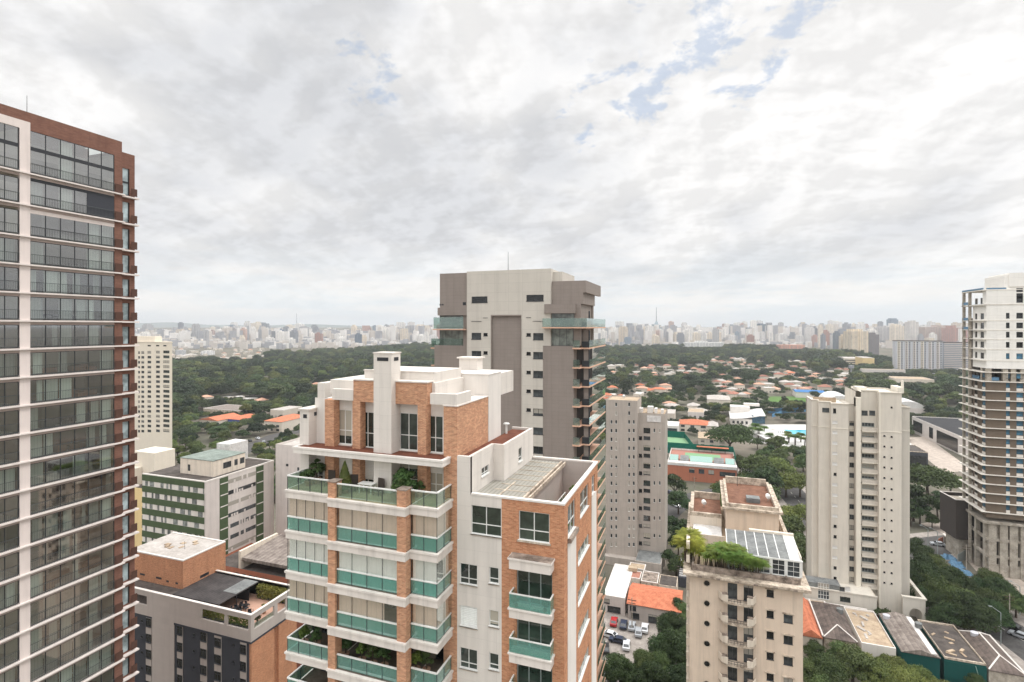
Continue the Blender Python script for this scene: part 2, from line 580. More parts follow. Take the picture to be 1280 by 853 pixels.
def highrise(name, glass=(.16, .18, .21), lo=.42):
    """far high-rise: body colour from the object, rows of windows between floors"""
    m = NT(name)
    oi = m.n('ShaderNodeObjectInfo')
    v = m.obj()
    b = m.n('ShaderNodeTexBrick')
    b.offset = 0
    b.inputs['Scale'].default_value = 1
    m.l(m.rng(oi.outputs['Random'], 0, 1, 2.6, 5.5), b.inputs['Brick Width'])
    b.inputs['Row Height'].default_value = 3.1
    b.inputs['Mortar Size'].default_value = .62
    b.inputs['Mortar Smooth'].default_value = .0
    m.l(m.uvz(v), b.inputs['Vector'])
    b.inputs['Color1'].default_value = (1, 1, 1, 1); b.inputs['Color2'].default_value = (.7, .7, .7, 1); b.inputs['Mortar'].default_value = (0, 0, 0, 1)
    sp = m.n('ShaderNodeSeparateXYZ'); m.l(b.outputs[0], sp.inputs[0])
    geo = m.n('ShaderNodeNewGeometry')
    ng = m.n('ShaderNodeSeparateXYZ'); m.l(geo.outputs['Normal'], ng.inputs[0])
    side = m.math('LESS_THAN', m.math('ABSOLUTE', ng.outputs[2]), .5)
    # strips of blank wall between window bays
    p = m.n('ShaderNodeSeparateXYZ'); m.l(m.uvz(v), p.inputs[0])
    strip = m.math('GREATER_THAN', m.math('FRACT', m.math('DIVIDE', p.outputs[0], m.rng(oi.outputs['Random'], 0, 1, 8, 13))), .22)
    f = m.math('MULTIPLY', m.math('MULTIPLY', sp.outputs[0], side), m.math('MULTIPLY', strip, .8))
    c = m.mix(f, oi.outputs['Color'], glass)
    k = m.rng(m.noise(v, .12, 3), .3, .7, .9, 1.1)
    return m.done(m.scale(c, k), .7, .3)

M = {}
M['white'] = plaster('white_concrete', S(219, 212, 204), .05, .16, (3.2, 1.02, .012), .86)
M['white_plain'] = plaster('white_paint', S(224, 218, 211), .05, .14)
M['fascia'] = plaster('fascia_paint', S(222, 214, 206), .06, .26, None, .8, .85, .8)
M['brick'] = bricks('tan_brick', S(200, 149, 116), S(166, 110, 82), S(208, 178, 150), .26, .085, .010, .17)
M['brick2'] = bricks('orange_brick', S(200, 145, 110), S(172, 114, 84), S(194, 156, 127), .26, .085, .008, .13)
M['gravel'] = roofing('red_gravel', S(120, 76, 60), S(92, 56, 44), 1.2)
M['teal_glass'] = thin_glass('teal_railing_glass', (.56, .82, .78), .08, .22, S(132, 192, 182))
M['terrace_glass'] = thin_glass('terrace_railing_glass', (.74, .86, .80), .07, .05, S(130, 180, 165))
M['clear_glass'] = thin_glass('clear_glass', (.97, .97, .96), .03)
def tower_glass():
    m = NT('tower_glass')
    geo = m.n('ShaderNodeNewGeometry'); p = m.n('ShaderNodeSeparateXYZ'); m.l(geo.outputs['Position'], p.inputs[0])
    c = m.n('ShaderNodeCombineXYZ'); m.l(m.math('FLOOR', m.math('DIVIDE', p.outputs[1], 1.62)), c.inputs[0]); m.l(m.math('FLOOR', m.math('DIVIDE', p.outputs[2], 3.08)), c.inputs[1])
    w = m.n('ShaderNodeTexWhiteNoise'); w.noise_dimensions = '2D'; m.l(c.outputs[0], w.inputs['Vector'])
    fl = m.n('ShaderNodeTexWhiteNoise'); fl.noise_dimensions = '1D'; m.l(m.math('FLOOR', m.math('DIVIDE', p.outputs[2], 3.08)), fl.inputs['W'])
    t = m.n('ShaderNodeBsdfTransparent'); m.l(m.scale((.80, .86, .82), m.rng(w.outputs[0], 0, 1, .55, 1.0)), t.inputs[0])
    g = m.n('ShaderNodeBsdfGlossy'); g.inputs['Roughness'].default_value = .03
    lw = m.n('ShaderNodeLayerWeight'); lw.inputs[0].default_value = .35
    f = m.math('ADD', m.rng(lw.outputs['Facing'], 0, 1, .31, .85), m.rng(fl.outputs[0], 0, 1, -.12, .08), True)
    mx = m.n('ShaderNodeMixShader'); m.l(f, mx.inputs[0]); m.l(t.outputs[0], mx.inputs[1]); m.l(g.outputs[0], mx.inputs[2])
    m.t.nodes.remove(m.bsdf); m.l(mx.outputs[0], m.out.inputs[0])
    return m.mat
M['tower_glass'] = tower_glass()
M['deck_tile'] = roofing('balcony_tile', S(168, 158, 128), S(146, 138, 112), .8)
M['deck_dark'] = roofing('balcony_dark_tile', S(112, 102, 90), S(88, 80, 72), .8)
M['rail_glass'] = thin_glass('pale_railing_glass', (.66, .76, .72), .10, .10, S(150, 170, 162))
M['pane'] = glassy('dark_pane', S(46, 54, 50), .05, .8, .45, .35, S(176, 170, 156))
M['pane_far'] = glassy('far_pane', S(60, 64, 66), .12, .6, .55, .4, S(165, 160, 150))
M['pane_black'] = glassy('black_pane', S(26, 27, 28), .08, .5, .3)
M['pane_dkg'] = glassy('green_black_pane', S(48, 58, 50), .05, .8, .3)
M['pane_curt'] = glassy('curtained_pane', S(120, 126, 120), .06, .7, .25)
M['blue_pane'] = glassy('blue_film_pane', S(56, 96, 118), .2, .5, .4)
M['alu'] = plain('white_aluminium', S(224, 224, 220), .4, .5)
M['alu_grey'] = plain('grey_aluminium', S(150, 158, 156), .4, .5)
M['dark_alu'] = plain('dark_aluminium', S(52, 55, 60), .4, .5)
M['dark'] = plain('dark_metal', S(44, 46, 50), .5, .4)
M['brown_brick'] = bricks('brown_brick', S(134, 98, 84), S(122, 88, 76), S(114, 82, 72), .6, .12, .010, .08)
M['pale_pink'] = plaster('pale_concrete', S(224, 212, 206), .05, .12)
M['pale_slab'] = plaster('pale_slab', S(226, 216, 210), .05, .12)
M['curtain'] = banded('blind_fabric', S(247, 249, 246), S(232, 235, 231), .42, .93, .9, 0, .05)
M['curtain_beige'] = banded('beige_blind', S(226, 206, 190), S(202, 186, 172), .42, .93, .9, 0, .06)
M['curtain_x'] = banded('curtain_fabric', S(214, 220, 214), S(196, 203, 198), .32, .8, .9, 1, .05)
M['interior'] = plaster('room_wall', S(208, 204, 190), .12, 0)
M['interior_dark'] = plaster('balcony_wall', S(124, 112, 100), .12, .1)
M['taupe'] = plaster('taupe_tile', S(146, 136, 129), .05, .12, (1.2, .6, .02), .86)
M['cream_tile'] = plaster('cream_tile', S(203, 197, 187), .04, .12, (2.4, 1.5, .03), .86)
M['peach'] = plaster('peach_slab', S(214, 174, 150), .06, .1)
M['grey_conc'] = plaster('grey_mosaic', S(180, 171, 162), .06, .2, (6.0, 2.97, .05), .93)
M['beige'] = plaster('beige_render', S(219, 201, 182), .06, .22, (.9, 3.0, .015), .95)
M['beige_wh'] = plaster('beige_trim', S(226, 214, 198), .07, .28)
M['cream'] = plaster('cream_render', S(215, 208, 196), .04, .13, (1.6, 3.0, .015), .95)
M['cream_lt'] = plaster('cream_trim', S(228, 221, 207), .04, .08)
M['stain'] = roofing('stained_concrete', S(166, 152, 140), S(86, 76, 68), .9)
M['stain_lt'] = roofing('weathered_parapet', S(212, 198, 180), S(138, 124, 110), 1.1)
M['green_tile'] = plaster('green_tile', S(80, 95, 68), .10, .18, (2.4, 1.2, .02), .85)
M['lt_panel'] = plaster('light_panel', S(214, 206, 200), .06, .14)
M['grey_panel'] = plaster('warm_grey_render', S(186, 177, 170), .05, .10, (4.0, 1.0, .015), .93)
M['char'] = plaster('charcoal_render', S(66, 68, 74), .06, .08)
M['roof_grey'] = roofing('grey_roof', S(136, 138, 136), S(106, 108, 108), .5)
M['roof_pale'] = roofing('pale_roof', S(188, 182, 176), S(166, 159, 152), .4)
M['roof_white'] = roofing('white_roof', S(220, 218, 215), S(200, 197, 193), .3)
M['roof_dark'] = roofing('dark_roof', S(96, 89, 84), S(70, 65, 62), .5)
M['roof_fc'] = roofing('fibre_cement', S(152, 142, 134), S(112, 102, 96), .5, 1.1, 0, .75)
M['roof_fcx'] = roofing('fibre_cement_old', S(118, 106, 99), S(78, 70, 66), .4, 1.0, 0, .82)
M['roof_tan'] = roofing('tan_roof', S(186, 168, 144), S(156, 136, 116), .5)
M['slats'] = banded('slatted_roof', S(150, 147, 138), S(118, 115, 107), .32, .82, .7, 0, .1)
M['tile_or'] = tiles('orange_tile', S(196, 124, 94), S(166, 98, 74))
M['tile_red'] = tiles('red_tile', S(166, 120, 104), S(142, 98, 84))
M['tile_salmon'] = tiles('salmon_tile', S(204, 164, 142), S(180, 134, 112))
M['house_wall'] = plaster('house_wall', S(216, 206, 192), .08, .16, rnd=.12)
M['orange_wall'] = plaster('orange_wall', S(178, 114, 90), .07, .15)
M['yellow_wall'] = plaster('yellow_wall', S(226, 200, 148), .06, .12)
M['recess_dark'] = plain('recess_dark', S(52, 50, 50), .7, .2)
M['teal_wall'] = plaster('teal_wall', S(16, 74, 70), .05, .08)
M['conc_raw'] = roofing('raw_concrete', S(186, 178, 166), S(140, 132, 120), .5)
M['brown_panel'] = plaster('brown_block', S(114, 101, 88), .06, .08, (.6, .3, .02), .9)
M['blackbox'] = plaster('black_cladding', S(70, 64, 60), .06, .05)
M['tarp'] = plain('blue_tarp', S(96, 132, 160), .6, .3, 0, .25)
M['asphalt'] = roofing('asphalt', S(92, 90, 88), S(74, 72, 71), .3)
M['paving'] = roofing('paving', S(190, 178, 166), S(160, 148, 138), .4)
M['sidewalk'] = roofing('sidewalk', S(168, 160, 152), S(140, 132, 126), .5)
M['paint'] = plain('road_paint', S(220, 218, 210), .7)
M['pool'] = plain('pool_water', S(52, 186, 214), .08, .6, 0, .04)
M['court'] = plain('court_green', S(124, 160, 122), .9, .1)
M['court_red'] = plain('court_red', S(164, 118, 106), .9, .1)
M['court_blue'] = plain('court_blue', S(78, 96, 160), .9, .1)
M['screen'] = plain('green_windscreen', S(16, 98, 82), .9, .1, 0, .15)
M['trunk'] = roofing('bark', S(96, 82, 70), S(66, 56, 48), 1.5)
M['wood'] = plain('wood_deck', S(150, 104, 78), .7)
M['soil'] = plain('soil', S(76, 60, 48), .95)
M['pot'] = plain('clay_pot', S(168, 134, 112), .8)
M['navy'] = plain('navy_fabric', S(26, 36, 110), .8)
M['grass_m'] = roofing('grass', S(96, 128, 66), S(70, 100, 48), .8)
M['leaf'] = leafy('leaf', S(64, 82, 44), S(84, 101, 55), S(110, 122, 68), .22, .32)
M['leaf_dk'] = leafy('leaf_dark', S(46, 66, 38), S(62, 82, 44), S(84, 102, 56), .18, .3)
M['leaf_lt'] = leafy('leaf_light', S(90, 106, 52), S(116, 128, 62), S(140, 144, 76), .28, .25)
M['leaf_yl'] = leafy('leaf_yellow', S(146, 152, 52), S(168, 170, 64), S(112, 130, 46), .35, .2)
M['leaf_far'] = leafy('leaf_far', S(52, 70, 40), S(68, 84, 49), S(88, 99, 60), .1, .42)
M['leaf_dkfar'] = leafy('leaf_dark_far', S(38, 54, 36), S(48, 64, 41), S(62, 76, 48), .08, .35)
M['leaf_mid'] = leafy('leaf_mid_far', S(78, 92, 48), S(96, 106, 56), S(114, 118, 68), .15, .35)
M['maroon'] = plaster('maroon_panel', S(96, 48, 42), .06, .1)
M['tarp_roof'] = plain('blue_roof', S(40, 110, 168), .6, .3, 0, .1)
M['court_bl2'] = plain('pale_blue_screen', S(112, 164, 204), .8, .1, 0, .1)
M['screen_lt'] = plain('pale_teal_glazing', S(142, 172, 164), .5, .3)
M['slab_grey'] = plaster('slab_grey', S(150, 154, 162), .05, .1)
M['roof_blk'] = roofing('black_roof', S(60, 60, 62), S(50, 50, 52), .2)
M['city_a'] = plaster('city_white', S(226, 222, 218), .1, 0); M['city_b'] = plaster('city_tan', S(202, 194, 186), .1, 0); M['city_c'] = plaster('city_grey', S(160, 160, 164), .1, 0)
M['glass_tower'] = plain('blue_green_glass', S(130, 148, 156), .2, .5); M['mast'] = plain('mast_paint', S(150, 150, 156), .6)
M['bluegrey'] = plaster('blue_grey_render', S(196, 197, 202), .05, .1)
M['leaf_pal'] = leafy('leaf_palm', S(80, 108, 40), S(104, 128, 50), S(128, 144, 62), .3, .2)
M['leaf_pot'] = leafy('leaf_potted', S(56, 80, 42), S(76, 100, 50), S(104, 122, 62), .2, .25)
M['leaf_con'] = leafy('leaf_conifer', S(66, 84, 38), S(86, 100, 44), S(108, 116, 54), .15, .1)
M['leaf_hedge'] = leafy('leaf_hedge', S(110, 118, 46), S(136, 138, 58), S(150, 146, 76), .25, .15)
M['furn'] = plain('dark_wicker', S(70, 62, 56), .8)
M['tower'] = highrise('far_highrise')
M['rubber'] = plain('tyre_rubber', S(30, 30, 31), .8, .2)
M['railbar'] = plain('railing_bar', S(84, 88, 88), .6)
M['carglass'] = plain('car_glass', S(30, 34, 38), .05, .8)
def carpaint(n, c):
    m = plain(n, c, .3, .6); return m
M['car_white'] = carpaint('white_car_paint', S(222, 224, 226)); M['car_red'] = carpaint('red_car_paint', S(168, 24, 30))
M['car_navy'] = carpaint('navy_car_paint', S(40, 50, 72)); M['car_silver'] = carpaint('silver_car_paint', S(168, 172, 176))
M['car_black'] = carpaint('black_car_paint', S(28, 28, 30)); M['car_bus'] = carpaint('orange_truck_paint', S(224, 104, 60))

# ---------------------------------------------------------------- windows
WCACHE = {}
def window_mesh(w, h, cols, rows, fr, bar, depth):
    f = MB()
    x0, x1, z0, z1 = -w / 2, w / 2, -h / 2, h / 2
    f.box(x0, -depth / 2, z0, x0 + fr, depth / 2, z1).box(x1 - fr, -depth / 2, z0, x1, depth / 2, z1)
    f.box(x0 + fr, -depth / 2, z0, x1 - fr, depth / 2, z0 + fr).box(x0 + fr, -depth / 2, z1 - fr, x1 - fr, depth / 2, z1)
    cs = cols if isinstance(cols, (list, tuple)) else [k / cols for k in range(1, cols)]
    rs = rows if isinstance(rows, (list, tuple)) else [k / rows for k in range(1, rows)]
    for k in cs:
        x = x0 + w * k
        f.box(x - bar / 2, -depth * .45, z0 + fr, x + bar / 2, depth * .45, z1 - fr)
    for k in rs:
        z = z0 + h * k
        f.box(x0 + fr, -depth * .4, z - bar / 2, x1 - fr, depth * .4, z + bar / 2)
    f.box(x0 - .05, -depth - .1, z0 - .05, x1 + .05, -depth / 2, z0 + .02)
    p = MB(); g = .004
    p.quad((x0 + g, depth * .1, z0 + g), (x1 - g, depth * .1, z0 + g), (x1 - g, depth * .1, z1 - g), (x0 + g, depth * .1, z1 - g))
    return f, p
STY = {  # cols, rows, frame width, bar width, frame material, pane material
    'slide': (2, [.28], .05, .05, 'alu', 'pane'), 'plain2': (2, 1, .05, .05, 'dark_alu', 'pane_far'), 'one': (1, 1, .05, .05, 'alu', 'pane_far'),
    'cross': (2, [.36], .05, .06, 'alu', 'pane_dkg'), 'tall': (2, [.4], .06, .06, 'alu', 'pane'), 'dark': (1, 1, .04, .04, 'dark_alu', 'pane_black'),
    'dark2': (2, 1, .05, .05, 'dark_alu', 'pane_far'), 'strip': (4, 1, .04, .05, 'alu_grey', 'pane_far'), 'strip3': (3, 1, .05, .05, 'dark_alu', 'pane'),
    'grid': (2, 3, .05, .05, 'alu', 'pane_far'), 'bal': (4, 1, .05, .08, 'alu_grey', 'pane_far'), 'blue': (1, 1, .05, .05, 'dark_alu', 'blue_pane'),
    'green3': (4, 1, .05, .05, 'dark_alu', 'pane_curt'), 'white': (1, 1, .05, .05, 'alu', 'roof_white'), 'door': (3, [.93], .06, .06, 'alu_grey', 'pane_dkg'),
    'dgrid': (2, [.7], .05, .05, 'dark_alu', 'pane_black'), 'shut': (1, 12, .05, .02, 'alu', 'curtain'),
}
class Wins:
    """collects the windows of one building; the 95 nearest become parts (frame > pane), any beyond that one part of kind stuff"""
    def __init__(s, root): s.root, s.l = root, []
    def add(s, axis, pos, sign, a0, a1, z0, z1, style, inset=.1, name='window'):
        a, z = (a0 + a1) / 2, (z0 + z1) / 2
        c = (a, pos - sign * inset, z) if axis == 'y' else (pos - sign * inset, a, z)
        rot = (0 if sign < 0 else math.pi) if axis == 'y' else (math.pi / 2 if sign > 0 else -math.pi / 2)
        s.l.append((c, rot, abs(a1 - a0), abs(z1 - z0), style, name))
    def build(s):
        L = s.root.location
        s.l.sort(key=lambda w: (Vector(w[0]) - Vector((0, 0, H))).length)
        rest = s.l[95:]
        for c, rot, w, h, st, name in s.l[:95]:
            k = (round(w, 2), round(h, 2), st)
            if k not in WCACHE:
                cs, rs, fr, bar, fm, pm = STY[st]
                f, p = window_mesh(w, h, cs, rs, fr, bar, .07)
                WCACHE[k] = (f.mesh('window_frame', M[fm]), p.mesh('window_pane', M[pm]))
            fo = put(name, WCACHE[k][0], s.root, (c[0] - L[0], c[1] - L[1], c[2] - L[2]), rot)
            put('pane', WCACHE[k][1], fo)
        if rest:
            mb = MB(); mats = []
            for c, rot, w, h, st, name in rest:
                cs, rs, fr, bar, fm, pm = STY[st]
                f, p = window_mesh(w, h, cs, rs, fr, bar, .07)
                for part, mn in ((f, fm), (p, pm)):
                    if mn not in mats: mats.append(mn)
                    i = len(mb.v); cc, ss = math.cos(rot), math.sin(rot)
                    mb.v += [(c[0] + cc * x - ss * y, c[1] + ss * x + cc * y, c[2] + z) for x, y, z in part.v]
                    mb.f += [tuple(i + q for q in fc) for fc in part.f]
                    mb.m += [mats.index(mn)] * len(part.f)
            o = mb.build('window', [M[x] for x in mats], s.root)
            o['kind'] = 'stuff'
# ---------------------------------------------------------------- ground, streets
def sheet(name, polys, z, mat, label=None, kind='structure'):
    mb = MB()
    for p in polys:
        i = len(mb.v); mb.v += [(x, y, z) for x, y in p]; mb.f.append(tuple(range(i, i + len(p)))); mb.m.append(0)
    o = mb.build(name, mat)
    o['kind'] = kind
    return o
def ground_mat():
    m = NT('ground')
    v = m.obj()
    n = m.noise(v, .02, 8, .62)
    n2 = m.noise(v, .25, 6, .65)
    c = m.mix(m.rng(n, .42, .60, 0, 1), S(98, 96, 84), S(122, 114, 104))
    c = m.mix(m.rng(n2, .5, .68, 0, .6), c, S(84, 88, 68))
    return m.done(c, .95, .1)
RISE0, RISE1 = 1800.0, 5200.0
def terrain(y, x=0):
    d = math.hypot(x, y)
    t = max(0.0, min(1.0, (d - RISE0) / (RISE1 - RISE0)))
    return 62 * t * t * (3 - 2 * t)
def make_ground():
    mb = MB()
    rs = [0, 60, 150, 300, 600, 1000, 1400, 1800] + [1800 + 170 * k for k in range(1, 22)] + [7000, 9500, 12400]
    n = 72
    for r in rs:
        for k in range(n):
            a = 2 * math.pi * k / n
            x, y = r * math.sin(a), r * math.cos(a)
            mb.v.append((x, y, terrain(y, x) if r < 9000 else 62))
    for i in range(len(rs) - 1):
        for k in range(n):
            j = (k + 1) % n
            mb.f.append((i * n + k, i * n + j, (i + 1) * n + j, (i + 1) * n + k)[::-1]); mb.m.append(0)
    o = mb.build('ground', ground_mat(), smooth=True)
    o['kind'] = 'structure'
make_ground()
def hill_range(px0, px1, dist, hmax, seed, name='hills'):
    mb = MB(); rnd = random.Random(seed); n = 60
    ph = [rnd.uniform(0, 6.28) for _ in range(6)]
    for i in range(n + 1):
        f = i / n; px = px0 + (px1 - px0) * f
        dx, dy = ray(px); e = math.sin(math.pi * f) ** .6
        h = hmax * e * (.62 + .22 * math.sin(5 * f + ph[0]) + .12 * math.sin(13 * f + ph[1]) + .06 * math.sin(31 * f + ph[2]))
        for k, (d, q) in enumerate(((0, 0), (.06, .55), (.13, 1), (.22, .8), (.4, 0))):
            t = dist * (1 + d)
            mb.v.append((t * dx, t * dy, 60 + h * q))
    for i in range(n):
        for k in range(4):
            a = i * 5 + k
            mb.f.append((a, a + 5, a + 6, a + 1)); mb.m.append(0)
    o = mb.build(name, M['hill'], smooth=True); o['kind'] = 'structure'
M['hill'] = roofing('wooded_hill', S(70, 84, 72), S(84, 96, 88), .004)
hill_range(60, 470, 8600, 128, 3)
hill_range(430, 560, 8600, 46, 5)

def strip(pts, w):
    """a road of width w along ground points"""
    L, R = [], []
    for i, p in enumerate(pts):
        a = Vector(pts[max(i - 1, 0)]); b = Vector(pts[min(i + 1, len(pts) - 1)])
        d = (b - a).normalized(); n = Vector((-d.y, d.x)) * w / 2
        L.append((p[0] + n.x, p[1] + n.y)); R.append((p[0] - n.x, p[1] - n.y))
    return [[L[i], R[i], R[i + 1], L[i + 1]] for i in range(len(pts) - 1)]
avenue = [gr(x, y) for x, y in ((1420, 905), (1285, 805), (1215, 764), (1165, 740), (1120, 716), (1040, 672), (985, 612), (935, 585))]
cross = [gr(x, y) for x, y in ((1060, 694), (1140, 686), (1172, 682), (1300, 668))]
sheet('cross_pavement', strip(cross, 22), .112, M['sidewalk'])
sheet('cross_road', strip(cross, 14), .116, M['asphalt'])
sheet('pavement', strip(avenue, 23), .10, M['sidewalk'])
sheet('road', strip(avenue, 13), .104, M['asphalt'])
mk = MB()
for i in range(len(avenue) - 1):
    a, b = Vector(avenue[i]), Vector(avenue[i + 1]); L = (b - a).length; d = (b - a) / L; n = Vector((-d.y, d.x)) * .08
    for k in range(int(L // 6)):
        p, q = a + d * (6 * k), a + d * (6 * k + 2.6)
        mk.quad((p.x - n.x, p.y - n.y, .109), (p.x + n.x, p.y + n.y, .109), (q.x + n.x, q.y + n.y, .109), (q.x - n.x, q.y - n.y, .109))
o = mk.build('road_markings', M['paint']); o['kind'] = 'structure'
side_road = [gr(x, y) for x, y in ((800, 905), (803, 760), (812, 690), (822, 655), (860, 622), (905, 612))]
sheet('side_road', strip(side_road, 9), .05, M['asphalt'])
sheet('parking_yard', [[gr(755, 860), gr(850, 850), gr(838, 770), gr(755, 765)]], .06, M['sidewalk'])
sheet('plaza', [[gr(1128, 548), gr(1158, 546), gr(1215, 588), gr(1180, 592)]], .11, M['paving'])
sheet('site_yard', [[gr(1150, 655), gr(1180, 668), gr(1225, 720), gr(1290, 752), gr(1290, 735), gr(1225, 690), gr(1185, 650)]], .12, M['paving'])
sheet('left_street', strip([gr(x, y) for x, y in ((240, 600), (310, 560), (345, 545), (420, 530))], 14), .05, M['asphalt'])
sheet('lawn', [[gr(958, 505), gr(1010, 505), gr(1010, 496), gr(962, 496)]], .08, M['grass_m'])
sheet('pool_terrace', [[gr(905, 548), gr(1012, 562), gr(1012, 531), gr(935, 531)]], .09, M['roof_white'])
def pool():
    p = [gr(x, y, .3) for x, y in ((979, 537), (1012, 537.5), (1012, 545), (990, 545))]
    t = thing('swimming_pool', 'turquoise swimming pool on the pale terrace beside the palms', 'pool', (*p[0], 0))
    mb = MB(); mb.prism(p[::-1], .0, .3); mb.build('rim', M['roof_white'], t)
    c = Vector((sum(q[0] for q in p) / 4, sum(q[1] for q in p) / 4))
    q = [tuple(c + (Vector(a) - c) * .96) for a in p]
    mb = MB(); mb.prism(q[::-1], .1, .31); mb.build('water', M['pool'], t)
pool()

# ---------------------------------------------------------------- the brown brick tower on the left
def left_tower():
    XP = -70.0
    yL, y23, y25, y38, y143, y152 = Y(-30, XP), Y(23.5, XP), Y(25.5, XP), Y(37.5, XP), Y(143, XP), Y(152.5, XP)
    XR = XP - .7
    y162a, y162, y168 = Y(153.2, XR), Y(162, XR), Y(168.4, XR)
    t = thing('brown_apartment_tower', 'tall brown brick tower with wide glazed balconies and pale projecting slab lines', 'building', (XP - 8, y143, 0))
    top, bot = H + 23.55, 0
    zs = [H + 16.9, H + 13.4, H + 9.95] + [H + 6.85 - 3.08 * k for k in range(0, 18)]     # slab tops
    # brown masonry
    mb = MB()
    mb.wall('x', XP, 1, y38, y152, H + 21.6, top)
    mb.wall('x', XP, 1, y143, y152, bot, H + 21.6)
    mb.wall('x', XP, 1, yL - 6, y38, H + 22.45, top)
    mb.quad((XP, y152, bot), (XR, y152, bot), (XR, y152, top), (XP, y152, top))
    mb.quad((XP - 24, yL - 6, top), (XP, yL - 6, top), (XP, y152, top), (XP - 24, y152, top))
    win_r = []
    for i, z in enumerate(zs):
        hh = (zs[i - 1] if i else H + 21.6) - z
        z1 = z + (hh - .75 if i else hh - 1.1)
        win_r.append((y162a, y162, z + .1, z1))
    mb.wall('x', XR, 1, y152, y168, bot, H + 22.5, win_r, .25)
    mb.quad((XR, y168, bot), (XR - 20, y168, bot), (XR - 20, y168, H + 22.5), (XR, y168, H + 22.5))
    mb.quad((XR - 20, y152, H + 22.5), (XR, y152, H + 22.5), (XR, y168, H + 22.5), (XR - 20, y168, H + 22.5))
    mb.box(XP - 24, yL - 6, bot, XP - 6.2, y152, top - .3)
    mb.build('brick_wall', M['brown_brick'], t)
    # white pier and frame
    mb = MB()
    mb.box(XP - .3, y23 + .05, bot, XP + .06, y38, H + 22.45)
    mb.box(XP - .3, yL - 6, H + 21.55, XP + .06, y23 + .05, H + 22.45)
    mb.build('white_pier', M['pale_pink'], t)
    lvl = []
    for i, z in enumerate(zs):
        up = zs[i - 1] if i else H + 21.9
        lvl.append((z, up))
    slabm = {}
    def once(key, fn):
        if key not in slabm: slabm[key] = fn()
        return slabm[key]
    L = t.location
    for i, (z, up) in enumerate(lvl):
        def mk_slab():
            m = MB(); m.box(XP - 5.2, yL - 6, -.30, XP - .08, y143, 0)
            m.box(XP - .08, yL - 6, -.20, XP + .34, y152 + .18, -.04)
            m.box(XP - .09, yL - 6, -.52, XP + .02, y143, -.30, 1)
            m.box(XR - .1, y152 + .02, -.24, XR + .55, y168 + .22, -.05)
            return m.mesh('floor_slab', [M['pale_slab'], M['spandrel']], (L[0], L[1], 0))
        put('floor_slab', once('s', mk_slab), t, (0, 0, z))
        hh = up - z
        # glazing: six panes in the main bay
        zt = hh - (.85 if i in (1, 2) else .58)
        if i == 0: zt = hh - .35
        dbl = i == 0
        def mk_frame(y0, y1, n):
            m = MB(); w = .07
            for k in range(n + 1):
                yy = y0 + (y1 - y0) * k / n
                m.box(XP - .10, yy - w / 2, .12, XP - .02, yy + w / 2, zt)
            m.box(XP - .10, y0, .05, XP - .02, y1, .12)
            m.box(XP - .10, y0, zt, XP - .02, y1, zt + .06)
            if dbl: m.box(XP - .10, y0 + .03, 2.55, XP - .01, y1 - .03, 2.95)
            return m
        def mk_glass(y0, y1):
            m = MB(); m.quad((XP - .06, y0, .1), (XP - .06, y1, .1), (XP - .06, y1, zt + .02), (XP - .06, y0, zt + .02)); return m
        def mk_rail(y0, y1):
            m = MB(); m.box(XP + .08, y0, 1.08, XP + .12, y1, 1.12); m.box(XP + .08, y0, .16, XP + .12, y1, .20)
            n = int((y1 - y0) / .16)
            for k in range(n + 1):
                yy = y0 + (y1 - y0) * k / n
                m.box(XP + .09, yy - .009, .0, XP + .105, yy + .009, 1.08)
            return m
        for nm, y0, y1, n in (('m', y38 + .03, y143 - .03, 6), ('l', yL - 6, y23 - .02, 8)):
            fr = put('glazing', once(('f', nm, round(zt, 2)), lambda: mk_frame(y0, y1, n).mesh('glazing', M['dark'], (L[0], L[1], 0))), t, (0, 0, z))
            put('pane', once(('g', nm, round(zt, 2)), lambda: mk_glass(y0, y1).mesh('pane', M['tower_glass'], (L[0], L[1], 0))), fr)
            put('railing', once(('r', nm), lambda: mk_rail(y0, y1).mesh('railing', M['railbar'], (L[0], L[1], 0))), t, (0, 0, z))
        def mk_rail2():
            m = MB(); m.box(XP + .10, y143 + .05, .12, XP + .14, y152 + .05, 1.1)
            for k in range(12):
                pass
            m.box(XR + .3, y162 + .02, .12, XR + .34, y168 + .1, 1.1)
            return m.mesh('screen', M['brown_screen'], (L[0], L[1], 0))
        put('screen', once('sc', mk_rail2), t, (0, 0, z))
        # narrow window of the side strip
        hh2 = win_r[i][3] - win_r[i][2]
        m = MB(); m.box(XR - .2, y162a, win_r[i][2], XR - .12, y162a + .05, win_r[i][3]); m.box(XR - .2, y162 - .12, win_r[i][2], XR - .12, y162, win_r[i][3])
        if i == 0: m.box(XR - .2, y162a + .05, win_r[i][2] + hh2 * .45, XR - .1, y162 - .12, win_r[i][2] + hh2 * .52)
        w = m.build('side_window', M['dark'], t)
        m = MB(); m.quad((XR - .15, y162a, win_r[i][2]), (XR - .15, y162, win_r[i][2]), (XR - .15, y162, win_r[i][3]), (XR - .15, y162a, win_r[i][3]))
        m.build('pane', M['pane_sky'], w)
        # spandrel above the glass on the white floors
        if i in (2,):
            m = MB(); m.box(XP - .06, y38 + .02, up - .92, XP + .01, y143 - .01, up - .26); m.build('spandrel', M['pale_pink'], t)
        if i == 1:
            m = MB(); m.box(XP - .05, Y(109, XP), z + .12, XP - .015, y143 - .05, z + zt); m.build('roller_screen', M['char'], t)
            m = MB(); m.box(XP - .09, y38, up - .85, XP - .015, y143, up - .3); m.build('blind_box', M['dark'], t)
        # what stands behind the glass
        rnd = random.Random(i * 11 + 3)
        P6 = [y38 + (y143 - y38) * k / 6 for k in range(7)]
